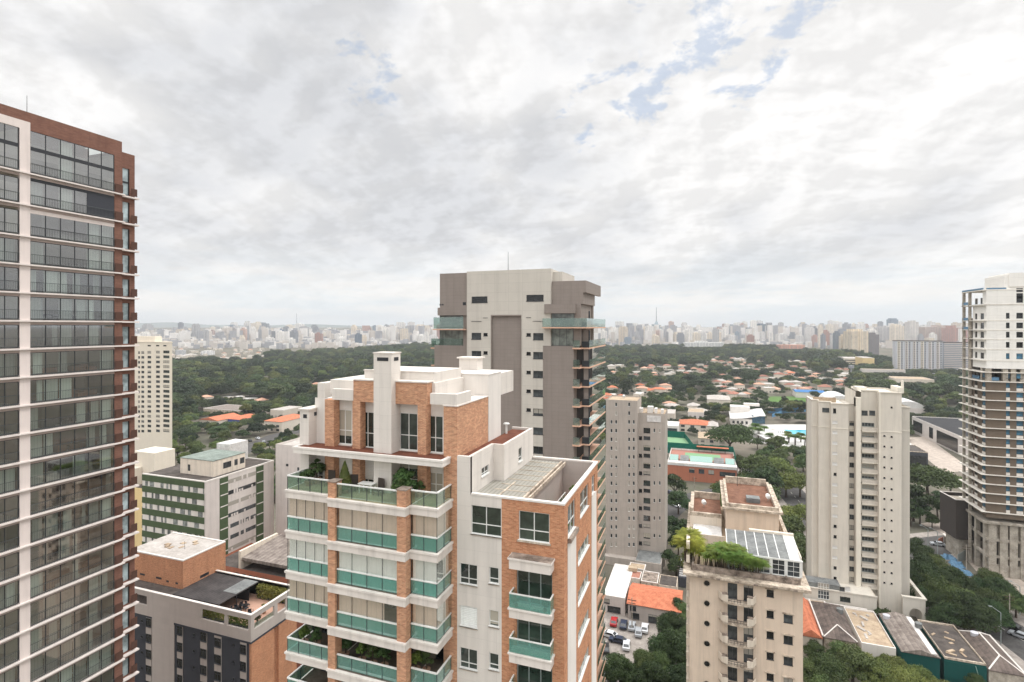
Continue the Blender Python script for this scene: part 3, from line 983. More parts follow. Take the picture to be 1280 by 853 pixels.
        cur = {0: [2], 1: [0, 2], 2: [4, 5], 3: [0, 4, 5], 4: [1], 5: [0, 2], 6: [], 7: [5], 8: [1], 9: [5], 10: [], 11: [0, 5], 12: [], 13: [1, 5], 14: [], 15: [0], 16: [], 17: [], 18: [0, 1, 2, 3], 19: [1, 2, 3, 4, 5], 20: [0, 3]}
        cl = {3: 1, 4: 0, 11: 1, 18: 1, 19: 1, 7: 1, 15: 1, 9: 0}
        m = MB()
        for k in cur.get(i, []):
            m.box(XP - .45, P6[k] + .06, z + .02, XP - .40, P6[k + 1] - .06, z + zt)
        if i >= 4:
            for k in range(6):
                if k not in cur.get(i, []) and rnd.random() < .42:
                    f = rnd.uniform(.25, .9); a_ = P6[k] + .06 if rnd.random() < .5 else P6[k + 1] - .06 - 1.5 * f
                    m.box(XP - .5, a_, z + .02, XP - .46, a_ + 1.45 * f, z + zt)
        if cl.get(i): m.box(XP - .45, yL - 4, z + .02, XP - .40, y23 - .15, z + zt)
        m.build('curtain', M['curtain_x'], t)
        # the room behind: back wall, partitions, a sideboard
        m = MB()
        m.box(XP - 5.4, yL - 6, z, XP - 5.2, y143, up - .3)
        for yy in (y25, y143 - .16):
            m.box(XP - 5.2, yy, z, XP - .12, yy + .15, up - .3)
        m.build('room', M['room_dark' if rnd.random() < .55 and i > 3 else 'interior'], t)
        m = MB()
        for _ in range(7):
            a = rnd.uniform(y38, y143 - 2.4); d = rnd.uniform(.5, 3.4)
            m.box(XP - d - .8, a, z, XP - d, a + rnd.uniform(.8, 2.2), z + rnd.uniform(.45, 1.0))
        m.build('furniture', M[rnd.choice(['wood', 'roof_white', 'dark', 'interior_dark'])], t)
    mb = MB(); mb.tube((XP - .6, Y(38, XP), top), (XP - .6, Y(38, XP), top + 2.0), .03, .02); mb.build('aerial', M['dark'], t)
M['brown_screen'] = NT('brown_perforated_screen').done(S(88, 64, 55), .8, .2)
M['spandrel'] = plaster('spandrel_grey', S(176, 160, 152), .06, .1)
M['pane_sky'] = glassy('side_pane', S(150, 165, 168), .04, .9, .2)
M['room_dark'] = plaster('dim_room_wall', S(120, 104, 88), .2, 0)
left_tower()

# ---------------------------------------------------------------- the brick tower in the middle
def brick_tower():
    YM, YS, YP, YW = 31.6, 32.2, 34.5, 35.2
    t = thing('brick_apartment_tower', 'tan brick tower with white bands, green glass balconies and a penthouse chimney in the middle', 'building', (-19, 40, 0))
    xl = X(357, YS); m0 = X(409.2, YM); m1 = X(506.3, YM); r1 = X(546.8, YS)
    xpier0, XK = X(554.5, YP), -16.5
    XR = -8.7
    T0 = H - 12.27; PT = 3.05
    xw = X(627, YP)
    W_ = Wins(t)
    # balcony slabs
    def slab(z):
        m = MB()
        for (a, b, y) in ((xl, m0, YS), (m0, m1, YM), (m1, r1, YS)):
            m.box(a, y, z - .61, b, YW, z - .14)
        e = .07
        m.box(xl - e, YS - e, z - .14, m0 - e, YW, z); m.box(m0 - e, YM - e, z - .14, m1 + e, YW, z); m.box(m1 + e, YS - e, z - .14, r1 + e, YP, z)
        return m
    for k in range(8):
        slab(T0 - PT * k).build('balcony_slab', M['fascia'], t)
        z = T0 - PT * k
        m = MB()
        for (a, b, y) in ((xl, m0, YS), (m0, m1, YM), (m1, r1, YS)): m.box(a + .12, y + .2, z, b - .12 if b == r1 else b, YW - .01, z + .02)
        m.build('balcony_floor', M['deck_tile' if k == 0 else 'deck_dark'], t)
    # piers between the bays
    pa = (X(409.8, YM + .1), X(418.7, YM + .1)); pb = (X(496.0, YM + .1), m1 - .02)
    for k in range(8):
        z = T0 - PT * k
        for a, b in (pa, pb):
            m = MB()
            m.box(a, YM + .1, z, b, YM + .85, z + (1.12 if k == 0 else PT - .61))
            m.build('brick_pier', M['brick'], t)
            if k == 0:
                m = MB(); m.box(a - .06, YM + .04, z + 1.12, b + .06, YM + .9, z + 1.19); m.build('pier_cap', M['stain'], t)
    # railings with green glass, glazing and blinds
    def run_x(a, b, y): return ('x', a, b, y)
    for k in range(8):
        z = T0 - PT * k
        segs = [('y', xl + .05, pa[0] - .03, YS + .14), ('y', pa[1] + .03, pb[0] - .03, YM + .3), ('y', pb[1] + .05, r1 - .12, YS + .14)]
        segs += [('x', YS + .14, YP - .03, r1 - .12)]
        if k in (0, 4, 5, 6): segs += [('x', YS + .14, YW - .03, xl + .05)]
        for si, (ax, a, b, c) in enumerate(segs):
            m = MB(); g = MB(); pm_ = MB()
            def bx(mm, a0, a1, z0, z1, d0, d1):
                if ax == 'y': mm.box(a0, c + d0, z0, a1, c + d1, z1)
                else: mm.box(c + d0, a0, z0, c + d1, a1, z1)
            bx(m, a, b, z + .97, z + 1.05, -.06, .06)
            n = max(1, int(round((b - a) / 1.15)))
            for i in range(n + 1):
                p = a + (b - a) * i / n
                bx(pm_, max(a, p - .018), min(b, p + .018), z, z + .97, .012, .03); bx(pm_, max(a, p - .018), min(b, p + .018), z, z + .97, -.03, -.013)
            rl = m.build('railing', M['alu'] , t); pm_.build('post', M['dark_alu'], rl)
            bx(g, a, b, z + .06, z + .96, -.012, .0)
            g.build('glass', M['terrace_glass' if k == 0 else 'teal_glass'], rl)
            if k in (1, 2, 3):
                # frameless glazing above the rail
                g = MB(); bx(g, a, b, z + 1.05, z + PT - .61, .03, .04)
                gl = g.build('glazing', M['clear_glass'], t)
                m = MB(); n2 = {0: 5, 1: 4, 2: 2, 3: 2}[min(si, 3)]
                for i in range(n2 + 1):
                    p = a + (b - a) * i / n2
                    bx(m, max(a, p - .012), min(b, p + .012), z + 1.05, z + PT - .61, .0, .03)
                m.build('glass_joint', M['dark_alu'], gl)
                a2, b2 = a, b
                if k == 3 and si == 1: b2 = a + (b - a) * .78
                m = MB()
                off = .14
                if ax == 'y': m.box(a2 + .08, c + off, z + (.02 if k != 3 else .1), b2 - .08, c + off + .02, z + PT - .64)
                else: m.box(c - off - .02, a2 + .3, z + .02, c - off, b2 - .1, z + PT - .64)
                m.build('roller_blind', M['curtain'] if k == 2 else M['curtain_beige'], t)
    # walls at the back of the balconies
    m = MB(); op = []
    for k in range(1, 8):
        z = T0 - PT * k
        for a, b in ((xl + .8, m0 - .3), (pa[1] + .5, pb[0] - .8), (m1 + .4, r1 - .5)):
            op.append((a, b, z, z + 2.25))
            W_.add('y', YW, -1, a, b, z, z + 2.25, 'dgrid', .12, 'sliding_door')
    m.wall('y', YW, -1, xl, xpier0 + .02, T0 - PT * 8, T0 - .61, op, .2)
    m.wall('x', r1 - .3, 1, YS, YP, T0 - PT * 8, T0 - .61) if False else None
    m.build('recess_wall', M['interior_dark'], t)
    # penthouse: two storeys of wall with pillars
    zt, ze0, ze1, zu = T0, H - 9.78, H - 9.29, H - 5.72
    m = MB(); op = []
    lowers = [(391, 403.5, 'tall', 588, 640), (452, 467, 'slide', 599, 612), (498.5, 522.5, 'tall', 580, 625), (535.5, 553.5, 'tall', 591, 622)]
    for a, b, st, ya, yb in lowers:
        z1, z0 = zy((a + b) / 2, ya, YW), max(zy((a + b) / 2, yb, YW), T0 + .05)
        op.append((X(a, YW), X(b, YW), z0, z1)); W_.add('y', YW, -1, X(a, YW), X(b, YW), z0, z1, st, .1)
    for a, b, ya, yb in ((422.5, 439.8, 512.3, 555.5), (451.5, 467.5, 515, 559.5), (499.6, 522, 516.5, 563), (534.5, 553.8, 520, 566)):
        z1, z0 = zy((a + b) / 2, ya, YW), zy((a + b) / 2, yb, YW)
        op.append((X(a, YW), X(b, YW), z0, z1)); W_.add('y', YW, -1, X(a, YW), X(b, YW), z0, z1, 'tall', .08)
    m.wall('y', YW, -1, xl + .2, xpier0 + .02, zt, zu, op, .15)
    m.box(X(406, YW), YW + .25, zu - .2, xpier0, 42, zu)
    m.build('penthouse_wall', M['white_plain'], t)
    m = MB()
    for a, b, ya, yb in ((422.5, 439.8, 512.3, 555.5), (451.5, 467.5, 515, 559.5), (499.6, 522, 516.5, 563), (534.5, 553.8, 520, 566)):
        z0 = zy((a + b) / 2, yb, YW); m.box(X(a, YW) - .08, YW - .14, z0 - .14, X(b, YW) + .08, YW - .003, z0)
    m.build('window_sill', M['fascia'], t)
    for a, b in ((421.5, 440.5), (451, 467), (535, 554)):   # shutters of the lower storey
        m = MB(); m.box(X(a, YW), YW - .05, (T0 + .05) if a == 421.5 else zy((a + b) / 2, 598 if a == 451 else 590, YW), X(b, YW), YW - .004, ze0 - .02)
        m.build('shutter', M['shut_mat'], t)
    for a, b in ((406, 417.3), (440.5, 450.2), (522, 532.8)):
        m = MB(); m.box(X(a, YP), YP, zt, X(b, YP), YW - .003, zu); m.build('brick_pillar', M['brick'], t)
    m = MB(); m.box(xpier0, YP, 0, XK, 40.3, zu); m.build('brick_shaft', M['brick'], t)
    m = MB(); m.box(xpier0 - .05, YP - .05, zu, XK + .05, 40.3, zu + .08); m.build('shaft_coping', M['fascia'], t)
    # eave between the storeys
    YE = 33.27; e0, e1 = X(366.2, YE), X(553.1, YE)
    m = MB(); m.box(e0, YE, ze0, e1, YW - .004, ze1 - .14)
    m.box(e0 - .05, YE - .05, ze1 - .14, e1 + .05, YE + .2, ze1); m.box(e1 - .2, YE + .2, ze1 - .14, e1 + .05, YP, ze1); m.box(e0 - .05, YE + .2, ze1 - .14, e0 + .2, 36.5, ze1)
    m.box(e0, YW - .004, ze0, X(406, YP) - .02, 37.5, ze1 - .14)
    m.build('eave', M['white_plain'], t)
    m = MB(); m.box(e0 + .2, YE + .2, ze1 - .14, e1 - .2, YW - .01, ze1 - .06); m.box(e0 + .2, YW - .01, ze1 - .14, X(406, YP), 37.5, ze1 - .06); m.build('eave_gravel', M['gravel'], t)
    # parapets and blocks above
    m = MB(); m.box(X(414, YP), YP + .1, zu, X(440.5, YP), YP + .4, H - 4.87); m.box(X(537.5, YP), YP + .02, zu + .08, XK - .02, YP + .3, H - 4.85); m.box(XK - .3, YP + .3, zu + .08, XK - .02, 37, H - 4.85)
    m.box(X(414, YP), YP + .4, zu, X(440.5, YP), 38, zu + .4)
    m.build('roof_parapet', M['white'], t)
    c0, c1 = X(441.5, YP), X(533.5, YP)
    m = MB(); m.box(c0, YP + .02, H - 5.75, c1, YW + .1, H - 4.13); m.build('brick_band', M['brick'], t)
    m = MB(); m.box(c0 + .1, YW + .1, zu, c1 + .25, 40.4, H - 4.2); m.box(c0 + .3, YW + .3, H - 4.2, c1, 40.4, H - 3.45); m.build('lift_block', M['white'], t)
    m = MB(); m.box(c0 + .02, YP - .04, H - 4.13, c1 + .05, YW + .3, H - 4.03); m.box(c0 + .25, YW + .25, H - 3.45, c1 + .05, YW + .5, H - 3.38); m.build('coping', M['fascia'], t)
    m = MB(); m.box(-22.5, 40.4, H - 12, XK, 43.2, H - 3.97); m.box(-22.5, 40.35, H - 3.97, XK + .04, 43.25, H - 3.9); m.build('stair_block', M['white_plain'], t)
    m = MB(); m.box(X(571, 43.5), 44, H - 3.95, X(594, 43.5), 45.2, H - 2.9); m.box(X(569, 43.5), 43.8, H - 2.9, X(596, 43.5), 45.4, H - 2.78); m.box(-24, 43.25, H - 6, XK - .2, 47, H - 4.1); m.build('plant_room', M['white'], t)
    # chimney
    h0, h1 = X(467, 33.95), X(489.2, 33.95)
    m = MB(); m.box(h0, 33.95, T0, h1, YW - .006, H - 2.02); ch = m.build('chimney', M['white'], t)
    m = MB(); m.box(h0 - .05, 33.9, H - 2.02, h1 + .05, YW + .05, H - 1.93); m.build('chimney_cap', M['fascia'], ch)
    m = MB(); m.box(X(471.5, 33.95), 33.93, zy(478, 451.5, 33.95), X(485.5, 33.95), 33.94, zy(478, 447, 33.95))
    m.box(h1 + .006, 34.3, zy(478, 451.5, 33.95), h1 + .016, 34.9, zy(478, 447, 33.95)); m.build('vent', M['dark'], ch)
    # white tower block at the terrace's far corner
    b0, b1 = X(374.7, 34.3), X(386, 34.3)
    m = MB(); m.box(b0, 34.3, T0 - .4, b1, 37.4, H - 6.62); m.box(b0 - .1, 34.2, H - 6.62, b1 + .1, 37.5, H - 6.5)
    m.box(b0, YW + .1, T0 - .6, xl + .3, 38, ze0)
    st = m.build('corner_block', M['white'], t)
    m = MB(); m.box(b0 + .35, 34.28, H - 7.25, b0 + .7, 34.29, H - 6.95); m.box(b1 + .005, 34.9, H - 7.15, b1 + .015, 36.5, H - 6.85); m.build('vent', M['dark'], st)
    m = MB(); m.box(X(397, 38), 38, H - 9.3, X(406, 38), 41, H - 4.9); m.box(X(413, 37), 37, H - 5.6, X(442, 37), 42, H - 4.45); m.build('rear_wall', M['white'], t)
    # the wing: front wall
    zp = H - 11.85
    m = MB(); op = [(X(589, YP), X(626.6, YP) - .0, zy(608, 669.5, YP), zy(608, 633.5, YP))]
    W_.add('y', YP, -1, *op[0][:2], *op[0][2:], 'cross', .1)
    za0, za1 = zy(586, 731, YP), zy(586, 705.5, YP); zb0, zb1 = zy(617.5, 730, YP), zy(617.5, 709.5, YP)
    for k in range(8):
        for a, b, z0, z1 in ((574.8, 596.6, za0, za1), (611.3, 623.5, zb0, zb1)):
            o = (X(a, YP), X(b, YP), z0 - 2.98 * k, z1 - 2.98 * k); op.append(o)
            W_.add('y', YP, -1, *o, 'shut' if (k == 1 and a < 600) else ('slide' if a < 600 else 'oneb'), .1)
    m.wall('y', YP, -1, XK, xw, 0, zp, op, .15)
    m.box(XK, YP, zp, -15.46, YP + .25, H - 9.19)
    m.build('wing_wall', M['white'], t)
    m = MB()
    for o in op: m.box(o[0] - .04, YP - .07, o[2] - .09, o[1] + .04, YP - .003, o[2])
    m.build('window_sill', M['stain_lt'], t)
    m = MB(); op = [(X(648.5, YP), X(686.8, YP), zy(667, 677, YP), zy(667, 640.5, YP))]
    W_.add('y', YP, -1, *op[0], 'cross', .1)
    m2 = MB(); m2.box(op[0][0] - .1, YP - .1, op[0][2] - .12, op[0][1] + .1, YP - .003, op[0][2])
    m2.build('window_sill', M['stain_lt'], t)
    BX0, BX1, YB = -12.27, -9.39, 33.64
    B0 = H - 18.8
    for k in range(6):
        z = B0 - 2.98 * k
        op.append((BX0 + .25, BX1 - .12, z, z + 2.35)); W_.add('y', YP, -1, *op[-1], 'door', .16, 'balcony_door')
    m.wall('y', YP, -1, xw, XR, 0, zp, op, .22)
    # right-hand side wall
    opx = [(Y(709.8, XR), Y(719.3, XR), zx(719, 659, XR), zx(719, 622, XR)), (Y(725.2, XR), Y(735.6, XR), zx(735, 633, XR), zx(735, 604, XR)),
           (Y(739.7, XR), Y(743.4, XR), zx(741, 618, XR), zx(741, 595, XR))]
    for o in opx: W_.add('x', XR, 1, *o, 'tall', .12)
    for k in range(9):
        o = (Y(722.5, XR), Y(736.3, XR), zx(729, 695, XR) - 2.98 * k, zx(729, 678.5, XR) - 2.98 * k); opx.append(o)
        W_.add('x', XR, 1, *o, 'slidew', .1)
    m.wall('x', XR, 1, YP, 46.3, 0, zp, opx, .2)
    m.build('wing_brick_wall', M['brick2'], t)
    for a, b, top in ((709.4, 719.8, opx[0][2] - .35), (739.3, 745.2, opx[2][2] - .1)):
        m = MB(); m.box(XR, Y(a, XR), 0, XR + .03, Y(b, XR), top); m.build('white_strip', M['white_plain'], t)
    m = MB(); m.box(XR, opx[0][0] - .05, opx[0][2] - .3, XR + .25, opx[0][1] + .05, opx[0][2]); m.build('window_sill', M['stain'], t)
    # small balconies of the wing
    m = MB(); m.box(BX0, YB, H - 16.2, BX1, YP - .003, H - 15.56); m.box(BX0 - .08, YB - .08, H - 15.56, BX1 + .08, YP - .003, H - 15.44); m.build('balcony_hood', M['fascia'], t)
    m = MB(); m.box(BX0 - .04, YB - .04, H - 15.44, BX1 + .04, YP - .01, H - 15.42); m.build('hood_stain', M['stain'], t)
    for k in range(6):
        z = B0 - 2.98 * k
        m = MB(); m.box(BX0, YB, z - .66, BX1, YP - .003, z - .1); m.box(BX0 - .08, YB - .08, z - .1, BX1 + .08, YP - .003, z); m.build('balcony_slab', M['fascia'], t)
        m = MB(); m.box(BX0, YB, z + .93, BX1, YB + .09, z + 1.0); m.box(BX1 - .09, YB + .09, z + .93, BX1, YP - .01, z + 1.0); m.box(BX0, YB + .09, z + .93, BX0 + .09, YP - .01, z + 1.0)
        for xx in (BX0 + .03, (BX0 + BX1) / 2, BX1 - .07): m.box(xx, YB + .03, z, xx + .04, YB + .06, z + .93)
        rl = m.build('railing', M['alu'], t)
        g = MB(); g.box(BX0 + .02, YB + .01, z + .05, BX1 - .02, YB + .02, z + .92); g.box(BX1 - .03, YB + .1, z + .05, BX1 - .02, YP - .02, z + .92); g.box(BX0 + .02, YB + .1, z + .05, BX0 + .03, YP - .02, z + .92)
        g.build('glass', M['teal_glass'], rl)
    # top of the wing: coping, terrace, pergola
    m = MB(); e = .04
    m.box(-15.4, YP - e, zp, XR + e, YP + .26, zp + .13); m.box(XR - .26, YP + .26, zp, XR + e, 46.3, zp + .13); m.box(-14.5, 46.05, zp, XR - .26, 46.34, zp + .13)
    m.build('coping', M['white_plain'], t)
    m = MB(); m.box(-14.5, 46.06, H - 15.5, XR - .01, 46.3, zp); m.box(XR - .25, YP + .25, H - 15.5, XR - .02, 46.05, zp) if False else None
    m.build('terrace_back_wall', M['grey_panel'], t)
    m = MB(); m.box(-15.4, YP + .3, H - 15.0, XR - .25, 46, H - 14.8); m.build('terrace_floor', M['wood'], t)
    xp = -11.9
    m = MB(); m.box(-15.44, YP + .28, H - 12.06, xp, 38.85, H - 11.98); m.box(-14.54, 38.85, H - 12.06, xp, 46, H - 11.98); m.build('slatted_roof', M['slats'], t)
    m = MB(); m.box(xp, YP + .28, H - 12.2, xp + .14, 46, H - 11.9); m.box(xp + .35, YP + .28, H - 12.2, xp + .47, 46, H - 11.92); m.box(-13.7, YP + .28, H - 11.98, -13.6, 38.85, H - 11.93)
    for k in range(8): m.box(-14.5, YP + .8 + k * 1.4, H - 11.98, xp, YP + .86 + k * 1.4, H - 11.94)
    m.build('pergola_beam', M['stain_lt'], t)
    m = MB(); m.box(xp + .1, YP + .3, H - 14.8, xp + .2, 45.9, H - 12.2); m.build('terrace_screen', M['grey_panel'], t)
    m = MB(); m.box(xp + 1.0, 36.5, H - 13.85, xp + 1.06, 43.5, H - 13.8)
    for k in range(8): m.box(xp + 1.0, 36.5 + k, H - 14.8, xp + 1.05, 36.55 + k, H - 13.85)
    rl = m.build('terrace_railing', M['alu'], t)
    m = MB(); m.box(xp + 1.02, 36.5, H - 14.7, xp + 1.03, 43.5, H - 13.9); m.build('glass', M['teal_glass'], rl)
    # low penthouse block of the wing
    zl = H - 9.19
    poly = [(XK, YP + .25), (-15.46, YP + .25), (-15.46, 38.9), (-14.56, 38.9), (-14.56, 46.3), (-22, 46.3), (-22, 43.3), (XK, 43.3)]
    m = MB()
    wx = [(Y(602, -15.46), Y(611, -15.46), zx(606.5, 593.5, -15.46), zx(606.5, 583, -15.46))]
    m.wall('x', -15.46, 1, YP + .0, 38.9, H - 12.2, zl, wx, .12); W_.add('x', -15.46, 1, *wx[0], 'slide', .08)
    m.wall('y', 38.9, -1, -15.46, -14.56, H - 12.2, zl)
    wx = [(Y(648.2, -14.56), Y(652.6, -14.56), zx(650, 577, -14.56), zx(650, 560, -14.56))]
    m.wall('x', -14.56, 1, 38.9, 46.3, H - 12.2, zl, wx, .12); W_.add('x', -14.56, 1, *wx[0], 'oneb', .08)
    m.quad((XK, 46.3, H - 12.2), (-14.56, 46.3, H - 12.2), (-14.56, 46.3, zl), (XK, 46.3, zl))
    m.box(-15.72, YP + .25, zl - .25, -15.47, 39.1, zl - .002); m.box(-15.46, 38.91, zl - .25, -14.8, 39.1, zl - .002); m.box(-14.8, 38.91, zl - .25, -14.57, 46.1, zl - .002); m.box(XK, 46.05, zl - .25, -14.57, 46.29, zl - .002)
    m.build('terrace_wall', M['white'], t)
    m = MB(); m.box(XK + .01, YP + .3, zl - .3, -15.72, 39.1, zl - .2); m.box(XK + .01, 39.1, zl - .3, -14.8, 46.05, zl - .2); m.build('gravel_roof', M['gravel'], t)
    m = MB()
    for (a, b, y0, y1, mm) in ((X(633, 44) , 0, 44, 0, 0),):
        m.tube((a, 44, zl - .2), (a, 44, zl + .65), .1); m.tube((a, 44, zl + .65), (a, 44, zl + .75), .3, .2, 8)
    m.build('vent_pipe', M['alu'], t)
    m = MB(); m.box(xl + .1, 37.6, 0, XK - .3, 46.2, T0 - .4); m.box(XK - .3, 41, 0, XR - .3, 46.0, H - 15.05); m.box(XK + .1, YP + 1.5, 0, -13, 41, H - 15.05); m.box(xl, YW + .22, T0 - .62, m0, 37.6, T0 - .05); m.build('core_wall', M['white'], t)
    m = MB(); m.box(xl + .05, YW, 0, xl + .3, 40, T0 - .4); m.build('flank_wall', M['white'], t)
    W_.build()
M['shut_mat'] = banded('shutter_slats', S(222, 219, 213), S(200, 197, 190), .12, .85)
STY['oneb'] = (1, [.3], .06, .05, 'alu', 'pane'); STY['slidew'] = (3, 1, .05, .08, 'alu', 'pane_curt')
brick_tower()
# ---------------------------------------------------------------- taupe and cream tower behind the brick one
def taupe_tower():
    YF = 81.5
    def x(p, y=YF): return X(p, y)
    t = thing('taupe_apartment_tower', 'cream and taupe slab tower with peach balcony edges rising above the brick tower', 'building', (x(640), YF + 9, 0))
    W_ = Wins(t)
    zb = 0
    ztop = zy(688, 335.8, YF)
    rows = [zy(676, 397.3, YF) - 3.0 * k for k in range(16)]
    xa, xb = x(583.5), x(688.3)
    i0, i1, iz = x(614.5), x(651), zy(632, 394.5, YF)
    op = []
    def o(a, b, zc, h, st):
        q = (x(a), x(b), zc - h / 2, zc + h / 2); op.append(q); W_.add('y', YF, -1, *q, st, .12)
    for z in rows:
        o(589.5, 601.5, z, 1.1, 'dark2'); o(604.3, 609.5, z + .28, .5, 'dark')
        o(658, 663.5, z + .28, .5, 'dark'); o(666.5, 679.2, z, 1.1, 'dark2')
    o(589.5, 609.3, zy(600, 374.8, YF), 1.05, 'dark'); o(658, 679.5, zy(670, 372.8, YF), 1.05, 'dark')
    m = MB()
    m.wall('y', YF, -1, xa, i0, zb, iz, [q for q in op if q[1] < i0 and q[3] < iz], .15)
    m.wall('y', YF, -1, i1, xb, zb, iz, [q for q in op if q[0] > i1 and q[3] < iz], .15)
    m.wall('y', YF, -1, xa, xb, iz, ztop, [q for q in op if q[2] > iz], .15)
    m.quad((xb, YF, zb), (xb, YF + 11, zb), (xb, YF + 11, ztop), (xb, YF, ztop))
    m.quad((xa, YF + 11, zb), (xa, YF, zb), (xa, YF, ztop), (xa, YF + 11, ztop))
    m.quad((xb, YF + 11, zb), (xa, YF + 11, zb), (xa, YF + 11, ztop), (xb, YF + 11, ztop))
    m.quad((xa, YF, ztop - .4), (xb, YF, ztop - .4), (xb, YF + 11, ztop - .4), (xa, YF + 11, ztop - .4))
    m.box(x(596), YF + .003, 0, x(598), YF + .01, 1) if False else None
    m.build('wall', M['cream_tile'], t)
    m = MB()
    m.wall('y', YF + .35, -1, i0, i1, zb, iz); m.box(i0 - .12, YF - .05, iz - .1, i1 + .12, YF + .36, iz + .1)
    m.box(i0 - .12, YF - .05, zb, i0, YF + .36, iz - .1); m.box(i1, YF - .05, zb, i1 + .12, YF + .36, iz - .1)
    m.build('taupe_panel', M['taupe'], t)
    # left wing
    yl = YF + .5
    l0, l1 = X(549.8, yl), xa
    zl = zy(560, 342, yl)
    m = MB()
    g0, g1 = X(548, yl), X(579, yl)
    zw1 = zy(560, 394.5, yl); zw0 = zy(560, 432, yl)
    m.box(l0, yl, zw1 + 1.3, l1, yl + 9, zl)
    m.box(X(547, yl - .35), yl - .35, zw1, X(585, yl - .35), yl + 3, zw1 + 1.3)
    m.box(X(543, yl), yl, zb, l1, yl + 12, zw0)
    m.box(X(579, yl), yl, zw0, l1, yl + 12, zw1)
    m.build('taupe_wing', M['taupe'], t)
    m = MB()
    for k, (za, zb_) in enumerate(((zw1, zw0 + 2.95), (zw0 + 2.6, zw0))):
        q = (g0, g1, zb_, za); W_.add('y', yl + .5, -1, *q, 'green3', 0)
    m.box(X(541, yl - 1.2), yl - 1.25, zw0 + 2.62, X(580, yl - 1.2), yl + .45, zw0 + 2.8)
    m.box(X(536.5, yl), yl + .5, zw0 - .65, X(543, yl), yl + 7, zw0 - .4)
    for k in range(1, 9): m.box(X(537, yl), yl + .5, zw0 - .65 - 3 * k, X(543, yl), yl + 7, zw0 - .4 - 3 * k)
    m.build('balcony_edge', M['peach'], t)
    m = MB(); m.box(X(542, yl - 1.2), yl - 1.2, zw0 + 2.85, X(579, yl - 1.2), yl - 1.17, zw0 + 4.75); m.box(X(538, yl), yl + .3, zw0, X(577, yl), yl + .33, zw0 + 1.15)
    for k in range(0, 9): m.box(X(537.3, yl), yl + .6, zw0 - .4 - 3 * k, X(543, yl), yl + .63, zw0 + .75 - 3 * k)
    m.build('glass_railing', M['rail_glass'], t)
    m = MB()
    for a in (549.5, 552.3): m.box(X(a, yl), yl - .01, zy(553, 382, yl) , X(a + 2.2, yl), yl - .003, zy(553, 380.3, yl))
    m.box(X(578.5, yl), yl - .01, zy(580, 381.8, yl), X(582.5, yl), yl - .003, zy(580, 378, yl)); m.build('vent', M['dark'], t)
    # right wing
    r0, r1 = xb, X(717, YF)
    zc = zy(690, 352, YF + .6)                       # top of the overhanging block
    zbk = zy(690, 380.5, YF + .3); zw1 = zy(690, 392, YF); zw0 = zy(690, 432.5, YF)
    m = MB()
    m.box(x(678.6), YF - .01, zb, r1, YF + 12, zw0)
    m.box(x(681), YF - .3, zw1, X(719, YF - .3), YF + 3, zbk)                 # band over the top balcony
    m.box(xb + .02, YF + .6, zbk, X(729, YF + .6), YF + 10, zc)
    yo = on_x(748, X(729, YF + .6))[0]
    zov = zc - 1.85
    m.box(X(729, YF + .6), YF + .6, zov, X(729, YF + .6) + .02, YF + .6, zc) if False else None
    xo = X(730, YF + .6)
    m.box(X(729, YF + .6), YF + .6, zov, xo + .3, yo, zc)
    m.box(xo - .8, YF + 8.6, zw0, xo - .2, YF + 9.4, zov)
    m.build('taupe_wing', M['taupe'], t)
    m = MB()
    m.box(xb + .05, YF + .5, zw0, X(727, YF + 1), YF + 10, zbk)
    m.build('recess_wall', M['taupe'], t)
    W_.add('y', YF + .45, -1, X(684.5, YF), X(717, YF), zw0 + 3.0, zw1, 'green3', 0)
    W_.add('y', YF + .45, -1, X(682, YF), X(716, YF), zw0, zw0 + 2.75, 'green3', 0)
    m = MB()
    xs = x(737, YF + .9)
    ye = Y(757, xs)
    m.box(X(677.5, YF - 1.2), YF - 1.25, zw0 + 2.75, xs, ye, zw0 + 2.95)
    eb = MB()
    for k in range(0, 22):
        z = zw0 - .25 - 3.0 * k
        P = [(X(716, YF), YF + .02), (X(716, YF) + .0, YF - .35), (X(724.5, YF - .35), YF - .35), (X(728.5, YF + .9), YF + .9), (xs, YF + .9), (xs, ye), (X(717, YF) - .2, ye), (X(717, YF) - .2, YF + .02)]
        m.prism(P, z - .22, z, 0, True, True)
    m.build('balcony_edge', M['peach'], t)
    m = MB(); d = MB(); gl = MB()
    for k in range(-1, 22):
        z = zw0 - .25 - 3.0 * k
        if k == -1:
            m.box(X(678, YF - 1.2), YF - 1.2, zw0 + 2.95, xs, YF - 1.17, zw0 + 4.3); m.box(xs - .08, YF - 1.2, zw0 + 2.95, xs - .05, ye, zw0 + 4.3)
        else:
            m.box(X(717, YF), YF - .25, z, X(724.5, YF - .35), YF - .22, z + 1.15)
            m.box(xs - .08, YF + .95, z, xs - .05, ye - .1, z + 1.15)
    m.build('glass_railing', M['rail_glass'], t)
    for k in range(-1, 22):
        z = zw0 - .25 - 3.0 * k
        d.box(X(727.5, YF + 1), YF + .95, z, xs - .12, YF + 1.4, z + .95)
        d.box(X(735, YF + 1), YF + 1.4, z, X(736.5, YF + 1), YF + 1.7, z + 2.7)
    d.build('planter', M['dark'], t)
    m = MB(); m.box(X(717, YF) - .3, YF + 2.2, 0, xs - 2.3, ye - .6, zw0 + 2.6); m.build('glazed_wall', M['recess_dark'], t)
    m = MB()
    for k in range(0, 22):
        z = zw0 - .25 - 3.0 * k
        m.box(X(727, YF), YF + 1.5, z, X(734, YF), YF + 2.1, z + 2.75); m.box(xs - 2.2, YF + 8, z, xs - 1.6, YF + 9, z + 2.75)
    m.build('column', M['taupe'], t)
    m = MB(); m.tube((x(622), YF + 5, ztop - .4), (x(622), YF + 5, zy(622, 310, YF)), .06, .03); m.build('aerial', M['dark'], t)
